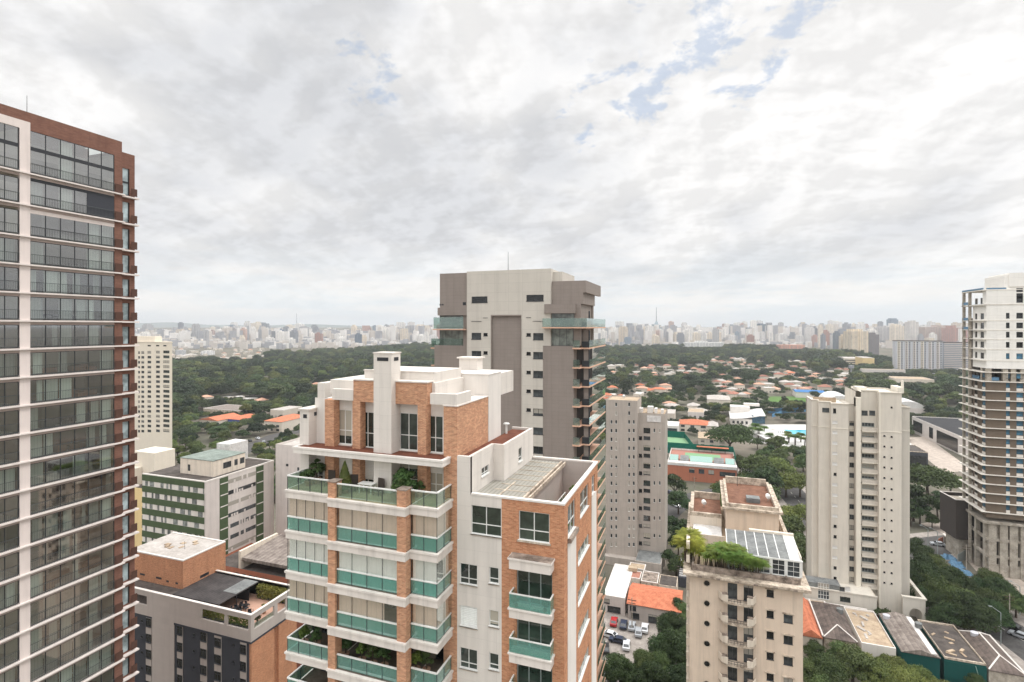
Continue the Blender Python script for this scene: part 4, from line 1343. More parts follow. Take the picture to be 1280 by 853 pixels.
    m = MB(); m.box(xb, YF + 1.5, zc, xb + 1.5, YF + 10, zc + 1.6); m.build('upper_wall', M['cream_tile'], t)
    m = MB(); m.box(xa + .2, YF + 10.9, zb, xb + .5, YF + 18, zw0); m.build('rear_wall', M['taupe'], t)
    W_.build()
taupe_tower()

# ---------------------------------------------------------------- grey mosaic tower
def grey_tower():
    YF = 183.0; Y2 = 185.5
    t = thing('grey_apartment_tower', 'grey mosaic tower in two steps with rows of tiny windows', 'building', (X(790, YF), YF + 7, 0))
    W_ = Wins(t)
    x0, x1 = X(757.5, YF), X(796.6, YF)
    x2, x3 = X(797, Y2), X(831.3, Y2)
    z1, z2 = zy(775, 500.3, YF), zy(815, 517, Y2)
    def ww(op, y, a, b, py, ph, st):
        z = zy((a + b) / 2, py, y); h = ph / FPX * on_y((a + b) / 2, y)[1]
        q = (X(a, y), X(b, y), z - h / 2, z + h / 2); op.append(q); W_.add('y', y, -1, *q, st, .1)
    op = []
    for k in range(17):
        py = 505.8 + 10.95 * k
        for j, c in enumerate((764.3, 770.2, 786.4, 792.2)):
            if k < 2 and j in (0, 3): continue
            if py + 3 > 700: continue
            ww(op, YF, c - 1.25, c + 1.25, py, 4.8, 'one')
    m = MB(); yb = Y(801.7, x1)
    m.wall('y', YF, -1, x0, x1, 0, z1, op, .12)
    m.quad((x1, YF, 0), (x1, yb, 0), (x1, yb, z1), (x1, YF, z1)); m.quad((x0, yb, 0), (x0, YF, 0), (x0, YF, z1), (x0, yb, z1)); m.quad((x1, yb, 0), (x0, yb, 0), (x0, yb, z1), (x1, yb, z1))
    m.quad((x0, YF, z1 - .5), (x1, YF, z1 - .5), (x1, yb, z1 - .5), (x0, yb, z1 - .5))
    op2 = []
    for k in range(8):
        py = 538.4 + 21.9 * k
        ww(op2, Y2, 804.4, 812.8, py, 6.6, 'strip3')
        for c in (817.9, 824.7): ww(op2, Y2, c - 1.15, c + 1.15, py, 4.8, 'one')
        if py + 9.3 < 700:
            ww(op2, Y2, 804.4, 812.8, py + 9.5, 4.6, 'dark2'); ww(op2, Y2, 798.6, 802.7, py + 9.5, 4.6, 'dark')
    m.wall('y', Y2, -1, x2, x3, 0, z2, op2, .15)
    yb2 = Y2 + 13
    m.quad((x3, Y2, 0), (x3, yb2, 0), (x3, yb2, z2), (x3, Y2, z2)); m.quad((x3, yb2, 0), (x2, yb2, 0), (x2, yb2, z2), (x3, yb2, z2)); m.quad((x2, Y2, z2 - .5), (x3, Y2, z2 - .5), (x3, yb2, z2 - .5), (x2, yb2, z2 - .5))
    m.build('wall', M['grey_conc'], t)
    m = MB(); m.box(x0 + .2, YF + .2, z1 - .5, x1 - .2, yb - .2, z1 - .42); m.box(x2, Y2 + .2, z2 - .5, x3 - .2, yb2 - .2, z2 - .42); m.build('roof', M['roof_tan'], t)
    for a, b, h in ((798.5, 803, 1.0), (809, 816, 1.7), (818, 821, 1.2), (826, 829, .9)): MB().box(X(a, Y2 + 3), Y2 + 3, z2 - .4, X(b, Y2 + 3), Y2 + 6, z2 + h).build('rooftop_plant', M['roof_white'], t)
    m = MB(); m.box(X(808.8, Y2), Y2 - .18, zy(817, 527.6, Y2), X(826, Y2), Y2 - .02, zy(817, 519.8, Y2)); m.build('terrace_glazing', M['roof_white'], t)
    m = MB(); m.box(X(798, Y2) , Y2 - 9, 0, X(829, Y2), Y2, 4.2); m.box(X(757, YF), YF - 2.5, 0, X(829, Y2), YF - .01, 2.6); m.build('podium', M['grey_conc'], t)
    m = MB(); m.box(X(798.5, Y2), Y2 - 8.6, 4.2, X(828, Y2), Y2 - .02, 4.3); m.build('podium_roof', M['roof_grey'], t)
    W_.build()
grey_tower()

# ---------------------------------------------------------------- beige block with the roof garden
def beige_block():
    YF = 84.4
    t = thing('beige_apartment_block', 'beige apartment block with round windows, curved balconies and a planted roof terrace', 'building', (X(935, YF), YF + 16, 0))
    W_ = Wins(t)
    x0, x1 = X(861.8, YF), X(1003.7, YF)
    zc = H - 36.9
    P = 2.98
    op = []
    zs1 = [zy(962.6, 741.8, YF) - P * k for k in range(8)]
    for z in zs1:
        q = (X(958.3, YF), X(967.2, YF), z - .55, z + .55); op.append(q); W_.add('y', YF, -1, *q, 'dark', .12)
    for k in range(7):
        z = zy(985.3, 773.6, YF) - P * k
        q = (X(979.6, YF), X(991, YF), z - .62, z + .62); op.append(q); W_.add('y', YF, -1, *q, 'dark2', .12)
    zd = [zy(920, 738, YF) - P * k for k in range(7)]
    for z in zd:
        for a, b in ((909.6, 921.6), (929.6, 941.6)):
            q = (X(a, YF), X(b, YF), z - 1.3, z + .95); op.append(q); W_.add('y', YF, -1, *q, 'dark2', .16, 'balcony_door')
    m = MB(); m.wall('y', YF, -1, x0, x1, 0, zc, op, .2)
    m.quad((x1, YF, 0), (x1, YF + 33, 0), (x1, YF + 33, zc), (x1, YF, zc)); m.quad((x0, YF + 33, 0), (x0, YF, 0), (x0, YF, zc), (x0, YF + 33, zc)); m.quad((x1, YF + 33, 0), (x0, YF + 33, 0), (x0, YF + 33, zc), (x1, YF + 33, zc))
    m.build('wall', M['beige'], t)
    for z in zs1:
        m = MB(); m.box(X(956.5, YF), YF - .22, z + .58, X(969, YF), YF - .003, z + .7); m.build('window_hood', M['stain_lt'], t)
    for k in range(7):
        z = zy(985.3, 773.6, YF) - P * k
        m = MB(); m.box(X(977.6, YF), YF - .25, z + .66, X(993, YF), YF - .003, z + .8); m.build('window_hood', M['stain_lt'], t)
    # round windows
    xr = X(883.6, YF)
    for k in range(7):
        z = zy(883.6, 729.2, YF) - P * k
        m = MB(); n = 16; i = len(m.v)
        for j in range(n):
            a = 2 * math.pi * j / n
            for r, d in ((.50, -.06), (.40, -.06), (.40, -.005)):
                m.v.append((xr + r * math.cos(a), YF + d, z + r * math.sin(a)))
        for j in range(n):
            a, b = j * 3, (j + 1) % n * 3
            m.f += [(a, b, b + 1, a + 1)[::-1], (a + 1, b + 1, b + 2, a + 2)[::-1]]; m.m += [0, 0]
        f = m.build('round_window', M['stain_lt'], t)
        m = MB(); m.v = [(xr + .4 * math.cos(2 * math.pi * j / n), YF - .012, z + .4 * math.sin(2 * math.pi * j / n)) for j in range(n)]; m.f = [tuple(range(n))]; m.m = [0]
        m.build('pane', M['pane_black'], f)
    # curved balconies
    bx0, bx1 = X(898, YF), X(945, YF)
    for k, z in enumerate(zd):
        fl = z - 1.3
        pts = []
        n = 12
        c = (bx0 + bx1) / 2; hw = (bx1 - bx0) / 2
        for j in range(n + 1):
            u = -1 + 2 * j / n
            pts.append((c + hw * u, YF - 1.35 * (1 - abs(u) ** 3.2) ** .6 - .02))
        poly = [(bx0, YF - .003)] + pts[1:-1] + [(bx1, YF - .003)]
        m = MB(); m.prism(poly, fl - .3, fl - .02, 0, True, True)
        m.build('balcony_slab', M['stain_lt'], t)
        # solid cheeks at the two ends, low rail between
        for rng in ((0, 3), (n - 3, n)):
            m = MB()
            for j in range(*rng):
                a, b = Vector(pts[j] if j else (bx0, YF - .01)), Vector(pts[j + 1] if j + 1 < n else (bx1, YF - .01))
                d = (b - a).normalized(); nn = Vector((-d.y, d.x)) * .06
                m.prism([tuple(a - nn), tuple(b - nn), tuple(b + nn), tuple(a + nn)], fl, fl + .95, 0, True)
            m.build('parapet', M['beige_wh'], t)
        m = MB()
        for j in range(3, n - 3):
            m.tube((*pts[j], fl + .55), (*pts[j + 1], fl + .55), .03); m.tube((*pts[j], fl + .25), (*pts[j + 1], fl + .25), .025); m.tube((*pts[j], fl), (*pts[j], fl + .55), .02)
        m.build('railing', M['dark'], t)
        for j in (2, n - 2):
            MB().box(pts[j][0] - .35, pts[j][1] - .02, fl + .95, pts[j][0] + .35, pts[j][1] + .5, fl + 1.08).build('planter', M['stain'], t)
    # cornice and planter wall
    m = MB(); e = .9
    m.box(x0 - e, YF - e, zc, x1 + e, YF + .4, zc + .35); m.box(x1 - .2, YF + .4, zc, x1 + e, YF + 33, zc + .35); m.box(x0 - e, YF + .4, zc, x0 + .2, YF + 33, zc + .35)
    m.box(x0 - .5, YF - .5, zc - .25, x1 + .5, YF - .003, zc)
    m.build('cornice', M['stain_lt'], t)
    m = MB()
    for k in range(6):
        a = x0 + 1.2 + (x1 - x0) * k / 6; m.box(a, YF - e - .02, zc - .06, a + .55, YF - e + .3, zc + .2)
    m.build('cornice_block', M['stain'], t)
    m = MB(); m.box(x0 + .2, YF + .4, zc - .2, x1 - .2, YF + 33, zc + .1); m.build('terrace_floor', M['roof_tan'], t)
    zt = zc + .1
    m = MB(); m.box(x0 + .3, YF + .5, zc + .1, x1 - .2, YF + .8, zc + 1.15); m.box(x0 + .3, YF + .8, zc + .1, x0 + .6, YF + 16, zc + 1.1); m.build('planter_wall', M['stain'], t)
    # conservatory on the front right
    yg = YF + 1.9
    gx0, gx1 = X(909.5, yg), X(1001.5, yg)
    z0, z1 = zt + .75, zt + 2.9
    m = MB(); m.box(gx0, yg - .1, zt, gx1, yg + .15, z0); 
    m.build('conservatory_base', M['stain_lt'], t)
    n = 5
    m = MB()
    for k in range(n + 1):
        a = gx0 + (gx1 - gx0) * k / n; m.box(a - .17, yg - .06, z0, a + .17, yg + .16, z1)
    m.box(gx0 - .2, yg - .12, z1, gx1 + .2, yg + .2, z1 + .22)
    m.build('conservatory_frame', M['alu'], t)
    for k in range(n):
        a = gx0 + (gx1 - gx0) * k / n; W_.add('y', yg, -1, a + .17, gx0 + (gx1 - gx0) * (k + 1) / n - .17, z0, z1, 'grid', .0)
    yr = YF + 9.5
    zr = z1 + .95
    m = MB()
    for k in range(7):
        a = gx0 + (gx1 - gx0) * k / 7; b = gx0 + (gx1 - gx0) * (k + 1) / 7
        m.quad((a + .06, yg, z1 + .24), (b - .06, yg, z1 + .24), (b - .06, yr, zr), (a + .06, yr, zr), 1 if k == 6 else 0)
    m.build('conservatory_roof', [M['roof_grey'], M['roof_white']], t)
    m = MB()
    for k in range(8):
        a = gx0 + (gx1 - gx0) * k / 7
        m.quad((a - .06, yg, z1 + .26), (a + .06, yg, z1 + .26), (a + .06, yr, zr + .02), (a - .06, yr, zr + .02))
    m.build('glazing_bar', M['alu'], t)
    m = MB(); m.box(gx0 + 3.5, yr, zt, gx1 + .1, yr + .5, zr + .35); m.box(gx1, yg + .2, zt, gx1 + .1, yr, zr - .3); m.build('terrace_wall', M['beige_wh'], t)
    # the tall roof block
    yb = 101.0; bx0, bx1 = X(907.5, yb), X(973.6, yb); zb1 = H - 31.4; ye = 117.3
    m = MB(); m.box(bx0, yb, zc, bx1, ye, zb1 - .45); m.build('roof_block', M['beige'], t)
    m = MB(); e = .6
    m.box(bx0 - e, yb - e, zb1 - .45, bx1 + e, yb, zb1 - .1); m.box(bx0 - e, yb, zb1 - .45, bx0, ye + e, zb1 - .1); m.box(bx1, yb, zb1 - .45, bx1 + e, ye + e, zb1 - .1); m.box(bx0, ye, zb1 - .45, bx1, ye + e, zb1 - .1)
    m.build('roof_cornice', M['stain_lt'], t)
    m = MB(); m.box(bx0, yb, zb1 - .45, bx1, yb + .45, zb1 + .45); m.box(bx0, yb + .45, zb1 - .45, bx0 + .45, ye, zb1 + .45); m.box(bx1 - .45, yb + .45, zb1 - .45, bx1, ye, zb1 + .45); m.box(bx0 + .45, ye - .45, zb1 - .45, bx1 - .45, ye, zb1 + 1.0); m.build('roof_parapet', M['stain_lt'], t)
    m = MB(); m.box(bx0 + .45, yb + .45, zb1 - .5, bx1 - .45, ye - .45, zb1 - .3); m.build('roof_gravel', M['gravel_lt'], t)
    m = MB(); m.box(bx0 + 3.6, yb + 4, zb1 - .3, bx0 + 5.8, yb + 6, zb1 + .5); m.build('roof_hatch', M['roof_grey'], t)
    m = MB(); m.tube((bx0 + 2.6, ye - 2, zb1 - .3), (bx0 + 2.6, ye - 2, zb1 + 6), .05, .03); m.build('aerial', M['dark'], t)
    # lower block on the left
    y2 = 104.0; lx0, lx1 = X(862.5, y2), bx0 - .62; zl = H - 34.3; y3 = 115
    m = MB(); m.box(lx0, y2, zc, lx1, y3, zl - .5); m.build('side_block', M['beige_wh'], t)
    m = MB(); m.box(lx0, y2, zl - .5, lx1, y2 + .6, zl + .15); m.box(lx0, y2 + .6, zl - .5, lx0 + .6, y3, zl + .7); m.box(lx0 + .6, y3 - .5, zl - .5, lx1, y3, zl + .9); m.build('side_parapet', M['stain_lt'], t)
    m = MB(); m.box(lx0 + .6, y2 + .6, zl - .5, lx1, y3 - .5, zl - .35); m.build('side_gravel', M['gravel_lt'], t)
    m = MB(); m.box(lx0 + .6, y2 - 5.5, zl - 2.2, lx1 - .1, y2 - .01, zl - 1.95); m.build('veranda_roof', M['roof_white'], t)
    m = MB()
    for k in range(5): m.box(lx0 + .9 + k * 1.5, y2 - 5.4, zc, lx0 + 1.0 + k * 1.5, y2 - 5.3, zl - 2.2)
    m.box(lx0 + .6, y2 - 5.5, zl - 2.75, lx1 - .1, y2 - 5.3, zl - 2.2)
    m.build('veranda_post', M['alu'], t)
    m = MB(); m.box(lx0 + .7, y2 - 3, zc, lx1 - .3, y2 - 2.9, zl - 2.3); m.build('veranda_glazing', M['pane_black'], t)
    # long parapet on the right flank
    m = MB(); m.box(x1 + .0, YF + 4, zc + .35, x1 + .35, 118, zc + 1.2); m.build('flank_parapet', M['stain_lt'], t)
    m = MB(); m.box(bx1 + .7, yb - 4, zc, x1 - .1, 117, zc + .2); m.build('flank_gravel', M['gravel_lt'], t)
    m = MB()
    for k in range(22):
        z = 2 + 2.1 * k
        m.box(x0 - .5, YF + 1.5, z, x0 - .003, YF + 4.5, z + 1.1)
    m.build('side_balcony', M['beige_wh'], t)
    W_.build()
M['gravel_lt'] = roofing('brown_gravel', S(134, 98, 80), S(104, 74, 60), .9)
beige_block()

# ---------------------------------------------------------------- cream tower on the right
def cream_tower():
    Y3 = 174.0
    t = thing('cream_apartment_tower', 'tall cream tower with stepped corners and a column of small balconies', 'building', (X(1070, Y3), Y3 + 8, 0))
    W_ = Wins(t)
    zl, zr = zy(1040, 504.3, Y3), zy(1100, 490.5, Y3 - 1)
    zb = 0
    YB = Y3 + 12
    secs = [(1014.6, 1023.2, Y3 + 2.6, zl + .5), (1023.2, 1039, Y3 + 1.3, zl + .25), (1039, 1060.6, Y3, zl), (1060.6, 1069.5, Y3 + 1.6, zl - .1),
            (1069.5, 1076.2, Y3 - .2, zr - 1.8), (1076.2, 1098.3, Y3 + 1.0, zr + .2), (1098.3, 1127.2, Y3 - .9, zr), (1127.2, 1137.2, Y3 + 2.2, zy(1130, 509, Y3 + 2.2))]
    wl_, tr = MB(), MB()
    band = zy(1050, 535.5, Y3)
    prev = None
    P = 2.93
    tops = []
    for i, (a, b, y, z1) in enumerate(secs):
        xa, xb = X(a, y), X(b, y)
        op = []
        def o(c0, c1, py, ph, st):
            z = zy((c0 + c1) / 2, py, y); h = ph / FPX * on_y((c0 + c1) / 2, y)[1]
            q = (X(c0, y), X(c1, y), z - h / 2, z + h / 2); op.append(q); W_.add('y', y, -1, *q, st, .1)
        if i == 1: o(1027.8, 1036.6, 512.8, 5.4, 'plain2')
        if i == 2:
            o(1041.3, 1045.2, 513.8, 6, 'dark')
            for k in range(17):
                st = 'white' if k in (0, 1, 2, 3, 4, 6, 7, 8, 9, 12, 13) else 'dark'
                q0 = (1040.5, 1046.8) if st == 'white' else (1042, 1045.8)
                o(*q0, 528 + 13.0 * k, 3.6, st)
        if i == 3:
            for k in range(16): o(1061.8, 1067.6, 529.3 + 13.0 * k, 5.6, 'plain2')
        if i == 5:
            o(1077, 1084.6, 516.5, 6, 'plain2'); o(1086.6, 1094, 516.5, 6, 'plain2')
            for k in range(16): o(1077.2, 1092.8, 531 + 13.0 * k, 4.6, 'bal')
        if i == 6:
            for k in range(16):
                if k > 0: o(1104.2, 1106.8, 532 + 13.1 * (k - 0), 2, 'dark')
                o(1113.2, 1115.8, 509.5 + 13.1 * (k + (1.8 if k else 0)) , 2, 'dark')
        wl_.wall('y', y, -1, xa, xb, zb, z1, op, .12)
        # returns: the lighter edges are the sides of each step
        if prev is not None:
            px_b, py, pz = prev
            if y < py: wl_.quad((xa, py, zb), (xa, y, zb), (xa, y, z1), (xa, py, z1))
            else: wl_.quad((px_b, py, zb), (px_b, y, zb), (px_b, y, pz), (px_b, py, pz))
        prev = (xb, y, z1)
        wl_.quad((xa, y, z1 - .5), (xb, y, z1 - .5), (xb, YB, z1 - .5), (xa, YB, z1 - .5))
        wl_.quad((xb, YB, zb), (xa, YB, zb), (xa, YB, z1), (xb, YB, z1))
        tr.box(xa - .1, y - .22, z1 - .15, xb + .05, y + .3, z1 + .12)
        tr.box(xa - .05, y - .12, band - .2, xb + .02, y + .0 - .003, band)
    a = secs[0]; xa = X(a[0], a[2]); ya = Y(1008.6, xa)
    wl_.quad((xa, ya, zb), (xa, a[2], zb), (xa, a[2], a[3]), (xa, ya, a[3]))
    tr.box(xa - .15, a[2] - .1, a[3] - .15, xa + .2, ya, a[3] + .1)
    xe = X(1137.2, secs[-1][2]); wl_.quad((xe, secs[-1][2], zb), (xe, YB, zb), (xe, YB, secs[-1][3]), (xe, secs[-1][2], secs[-1][3]))
    # the step up to the taller right half
    x5 = X(1069.5, Y3 - .2); wl_.quad((x5, YB, zl - .6), (x5, Y3 - .2, zl - .6), (x5, Y3 - .2, zr), (x5, YB, zr))
    x7 = X(1127.2, Y3 - .9); wl_.quad((x7, Y3 - .9, 0), (x7, YB, 0), (x7, YB, zr), (x7, Y3 - .9, zr))
    wl_.build('wall', M['cream'], t); tr.build('cornice', M['cream_lt'], t)
    # balconies
    yb = Y3 + 1.0
    for k in range(17):
        z = zy(1087, 538.5 + 13.0 * (k - .0), yb)
        m = MB(); m.box(X(1076.4, yb), yb - .95, z - .25, X(1098, yb), yb - .003, z); m.build('balcony_slab', M['cream_lt'], t)
        m = MB(); m.box(X(1076.6, yb), yb - .9, z + .0, X(1097.8, yb), yb - .82, z + .95); m.build('balustrade', M['cream_bal'], t)
    m = MB(); m.box(X(1069.9, Y3 - .2), Y3 - .6, zb, X(1075.6, Y3 - .2), Y3 - .2, zr - 1.8); m.box(X(1098.6, Y3 - .9), Y3 - 1.2, zb, X(1100.4, Y3 - .9), Y3 - .9, zr - .2); m.build('pilaster', M['cream_lt'], t)
    # rooftop
    m = MB(); ztk = zy(1125, 484, Y3 + 4); m.box(X(1122, Y3 + 3), Y3 + 3, zr - .5, X(1130, Y3 + 3), Y3 + 9, ztk); m.tube((X(1128, Y3 + 4), Y3 + 4, ztk), (X(1128, Y3 + 4), Y3 + 4, ztk + 1.9), .35, .3); m.box(X(1077, Y3), Y3 + 5, zr - .5, X(1090, Y3), Y3 + 9, zr + .6); m.build('rooftop_plant', M['cream_lt'], t)
    m = MB(); m.box(X(1016, Y3 + 6), Y3 + 6, zl - .5, X(1045, Y3 + 6), Y3 + 6.2, zl + .9); m.build('roof_screen', M['roof_tan'], t)
    # podium with tall window and arch
    y0 = Y3 - 6.5
    zp = 7.6
    px0, px1 = X(1006, y0), X(1096, y0)
    m = MB(); op = []
    for a, b, ya, yb_, st in ((1022.5, 1036.5, 729.5, 749, 'pod'), (1049.5, 1056, 734, 739.5, 'plain2'), (1056.5, 1063, 734, 739.5, 'white'), (1050, 1063, 746.5, 752.5, 'strip3'), (1004.5, 1009.5, 738, 744, 'blue')):
        q = (X(a, y0), X(b, y0), zy((a + b) / 2, yb_, y0), zy((a + b) / 2, ya, y0))
        if st != 'blue': op.append(q); W_.add('y', y0, -1, *q, st, .1)
    m.wall('y', y0, -1, px0, px1, 0, zp, op, .15)
    m.quad((px0, Y3 + 2, 0), (px0, y0, 0), (px0, y0, zp), (px0, Y3 + 2, zp)); m.quad((px1, y0, 0), (px1, Y3, 0), (px1, Y3, zp), (px1, y0, zp))
    m.quad((px0, y0, zp - .3), (px1, y0, zp - .3), (px1, Y3 + 2, zp - .3), (px0, Y3 + 2, zp - .3))
    m.box(px0 - .15, y0 - .2, zp, px1 + .15, y0 + .2, zp + .3)
    m.build('podium_wall', M['cream'], t)
    m = MB(); m.box(px0 + 1, y0 + 1.5, zp - .3, px0 + 9, y0 + 5.5, zp + 1.0); m.build('skylight', M['roof_grey'], t)
    # arched porch
    ya_ = Y3 - 3.5; ax0, ax1 = X(1128.5, ya_), X(1157, ya_); zA = 7.4
    m = MB(); n = 14; cx_, r = (ax0 + ax1) / 2 + .4, (ax1 - ax0) / 2 - 1.1; zs = 3.4
    prevp = (cx_ - r, zs)
    for side in (0, 1):
        a, b = (ax0, cx_ - r) if side == 0 else (cx_ + r, ax1)
        m.box(a, ya_, 0, b, ya_ + .6, zA)
    for j in range(n):
        a0, a1 = math.pi * (1 - j / n), math.pi * (1 - (j + 1) / n)
        p, q = (cx_ + r * math.cos(a0), zs + r * math.sin(a0)), (cx_ + r * math.cos(a1), zs + r * math.sin(a1))
        m.quad((p[0], ya_, p[1]), (q[0], ya_, q[1]), (q[0], ya_, zA), (p[0], ya_, zA)); m.quad((p[0], ya_, p[1]), (p[0], ya_ + .6, p[1]), (q[0], ya_ + .6, q[1]), (q[0], ya_, q[1]))
    m.box(ax0 - .2, ya_ - .15, zA, ax1 + .3, ya_ + .7, zA + .35)
    m.box(ax1 - .4, ya_ + .7, 0, ax1, ya_ + 16, zA); m.box(ax1 - .5, ya_ + .7, zA, ax1 + .3, ya_ + 16, zA + .35); m.box(ax0, ya_ + 6, 0, ax1 - .4, ya_ + 6.2, 5)
    m.build('arched_porch', M['cream'], t)
    W_.build()
M['cream_bal'] = banded('balustrade', S(222, 214, 202), S(176, 168, 158), .24, .62, .85, 0)
STY['pod'] = (4, 4, .06, .1, 'alu', 'pane_far')
cream_tower()

# ---------------------------------------------------------------- tower under construction
def site_tower():
    YF = 213.0
    xc = X(1233, YF)
    t = thing('unfinished_tower', 'tall tower under construction, white plaster above dark block floors and raw concrete legs', 'building', (xc + 15, YF + 12, 0))
    W_ = Wins(t)
    z_top, z_mid, z_low = zy(1236, 362, YF), zy(1236, 460, YF), zy(1236, 647, YF)
    yb = Y(1206, xc); x1 = xc + 34
    P = 2.98
    yw = Y(1216, xc)            # the balconies are behind this on the left face
    white, op, opl = MB(), [], []
    levels = [z_mid - 1.3 - P * k for k in range(0, 20) if z_mid - 1.3 - P * k > z_low - 1]
    up = [zy(1236, p, YF) for p in (450.5, 436.5, 424, 412.5, 400.5, 381)]
    for k, z in enumerate(up):
        for a, b, st in ((1257.5, 1262, 'blackh'), (1270.5, 1278.8, 'blackh')):
            if k == 5 and a < 1260: continue
            q = (X(a, YF), X(b, YF), z + .55, z + 2.3 + (1.2 if k == 5 else 0)); op.append(q); W_.add('y', YF, -1, *q, 'blue' if k == 0 else 'dark', .15)
        for a, b in ((1230, 1225.6), (1221.5, 1218.7)):
            q = (Y(a, xc), Y(b, xc), z + .4, z + 2.3); opl.append(q); W_.add('x', xc, -1, *q, 'dark', .15)
    for py in (362.5, 371.5):
        q = (X(1270.5, YF), X(1278.8, YF), zy(1275, py + 2.5, YF), zy(1275, py - 2, YF)); op.append(q); W_.add('y', YF, -1, *q, 'dark', .15)
    zb2 = z_mid - .2
    white.wall('y', YF, -1, xc, x1, zb2, z_top, op, .2)
    white.wall('x', xc, -1, YF, yw, zb2, z_top - 4.6, opl, .2)
    white.wall('x', xc, -1, YF, YF + 2.5, z_top - 4.6, z_top)
    zt2 = zy(1262, 343, YF + 6)
    white.box(X(1258, YF), YF + 1.0, z_top, x1, YF + 14, zt2 - .6); white.box(X(1263, YF), YF + .6, z_top + .8, x1, YF + 14, zt2)
    white.build('white_wall', M['white_site'], t)
    # floor edges
    m = MB()
    zs = [z_top - .1, z_top - 4.7] + [u for u in up] + levels
    for i, z in enumerate(zs):
        hi = i < len(up) + 2
        m.box(xc - (.9 if hi else 1.5), YF - (.08 if hi else .55), z - .22, x1, yb + (.3 if hi else .8), z)
    m.build('floor_slab', M['conc_pale'], t)
    # dark block floors
    m = MB(); opd = []; opl = []; core = MB()
    for k, z in enumerate(levels):
        for a, b in ((1257.6, 1262.4), (1270.6, 1279)):
            q = (X(a, YF), X(b, YF), z + 1.05, z + 2.6)
            if z > z_low: opd.append(q); W_.add('y', YF, -1, *q, 'blue', .1)
        for a, b in ((1231.8, 1227.6), (1221.8, 1218.4)):
            q = (Y(a, xc), Y(b, xc), z + 1.0, z + 2.6)
            if z > z_low: opl.append(q); W_.add('x', xc, -1, *q, 'blue' if a > 1230 else 'dark', .1)
    zd = z_mid - 4.3
    m.wall('y', YF, -1, xc, x1, z_low, zd, [o for o in opd if o[3] < zd], .2); m.wall('x', xc, -1, YF, yw, z_low, zd, [o for o in opl if o[3] < zd], .2)
    m.build('block_wall', M['brown_panel'], t)
    for o in opd:
        if o[3] < zd: MB().box(o[0], YF - .03, o[2] - .95, o[1], YF - .003, o[2]).build('white_spandrel', M['white_plain'], t)
    for o in opl:
        if o[3] < zd: MB().box(xc - .03, o[0], o[2] - .9, xc - .003, o[1], o[2]).build('white_spandrel', M['white_plain'], t)
    # open floor between
    m = MB()
    for a in (1233.5, 1254, 1264, 1276): m.box(X(a, YF), YF + .1, zd, X(a, YF) + 1.3, YF + 1.2, zb2)
    m.box(xc, YF + 3, zd, xc + .8, YF + 4, zb2)
    # balcony columns on the left
    for yy in (yw + .3, yb - 1.2): m.box(xc - .9, yy, 0, xc - .2, yy + .7, z_top - .3)
    m.build('column', M['conc_raw'], t)
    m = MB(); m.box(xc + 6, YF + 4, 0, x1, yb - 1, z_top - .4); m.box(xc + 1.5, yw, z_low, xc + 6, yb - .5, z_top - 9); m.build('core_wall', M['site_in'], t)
    m = MB(); m.box(X(1237, YF), YF + .6, zd + .25, X(1250, YF), YF + .65, zd + 1.3); m.box(xc + .1, YF + 5, zd + .25, xc + .15, YF + 10, zd + 1.3)
    for z in (z_top - 4.6, up[4] - .0, up[3]): m.box(xc - .8, yw + .6, z + .05, xc - .76, yb, z + .95)
    m.box(xc - .8, YF, z_top + .02, xc - .75, yb, z_top + .55); m.box(xc, YF, z_top + .02, X(1258, YF), YF + .05, z_top + .5)
    m.build('safety_net', M['tarp'], t)
    m = MB(); m.box(xc - .8, YF + 2, z_top - .1, xc + 8, yb, z_top + .02); m.build('roof', M['conc_raw'], t)
    # concrete base
    m = MB(); zc = z_low - .3
    m.box(xc - 1, YF - .6, zc - 1.6, x1, yb + .5, zc - .9)
    for a in (1236, 1250, 1262.5, 1276): m.box(X(a, YF), YF, 0, X(a, YF) + 2.0, YF + 1.2, zc - 1.6)
    for yy in (YF + 1.2, YF + 7, YF + 13): m.box(xc, yy, 0, xc + 1.2, yy + 1.2, zc - 1.6)
    m.box(xc, YF + .2, zc - 7.2, x1, YF + .8, zc - 6.4); m.box(xc, YF + .2, zc - 12.5, x1, YF + .8, zc - 11.7)
    m.box(xc + .1, YF + 1.3, zc - 7.2, xc + .8, yb, zc - 6.4); m.box(xc + .1, YF + 1.3, zc - 12.5, xc + .8, yb, zc - 11.7)
    m.box(X(1240, YF), YF + .9, zc - 6.4, X(1252, YF), YF + 1.1, zc - 1.6); m.box(X(1265, YF), YF + .9, zc - 6.4, x1, YF + 1.1, zc - 1.6); m.box(X(1237, YF), YF + .3, 0, x1, YF + .5, 4.0)
    m.build('concrete_frame', M['conc_raw'], t)
    # annex
    W_.build()
    a = thing('dark_annex', 'dark clad box building beside the unfinished tower', 'building', (xc - 8, YF + 4, 0))
    p = [gr(1213, 677, 7.5), gr(1178, 668, 7.5)]
    za, zb_ = 7.0, 20.5
    A = Vector(gr(1195, 674, za)); B = Vector(gr(1175, 661, za)); d = (B - A).normalized(); n = Vector((-d.y, d.x)); n = n if n.x > 0 else -n
    C_ = A + n * 13; D_ = B + n * 13
    m = MB(); m.prism([tuple(q) for q in (A, C_, D_, B)], za, zb_, 0, False, True); m.build('wall', M['blackbox'], a)
    c = (A + B + C_ + D_) / 4; sh = [tuple(c + (Vector(q) - c) * .95) for q in (A, C_, D_, B)]
    m = MB(); m.prism(sh, zb_ - 1.6, zb_ - 1.2); m.build('roof', M['conc_raw'], a)
    m = MB(); e = [tuple(q) for q in (A, C_, D_, B)]
    for i in range(4):
        m.tube((*e[i], zb_), (*e[(i + 1) % 4], zb_), .18)
    m.build('coping', M['white_plain'], a)
    c2 = [tuple(c + (Vector(q) - c) * .8) for q in (A, C_, D_, B)]
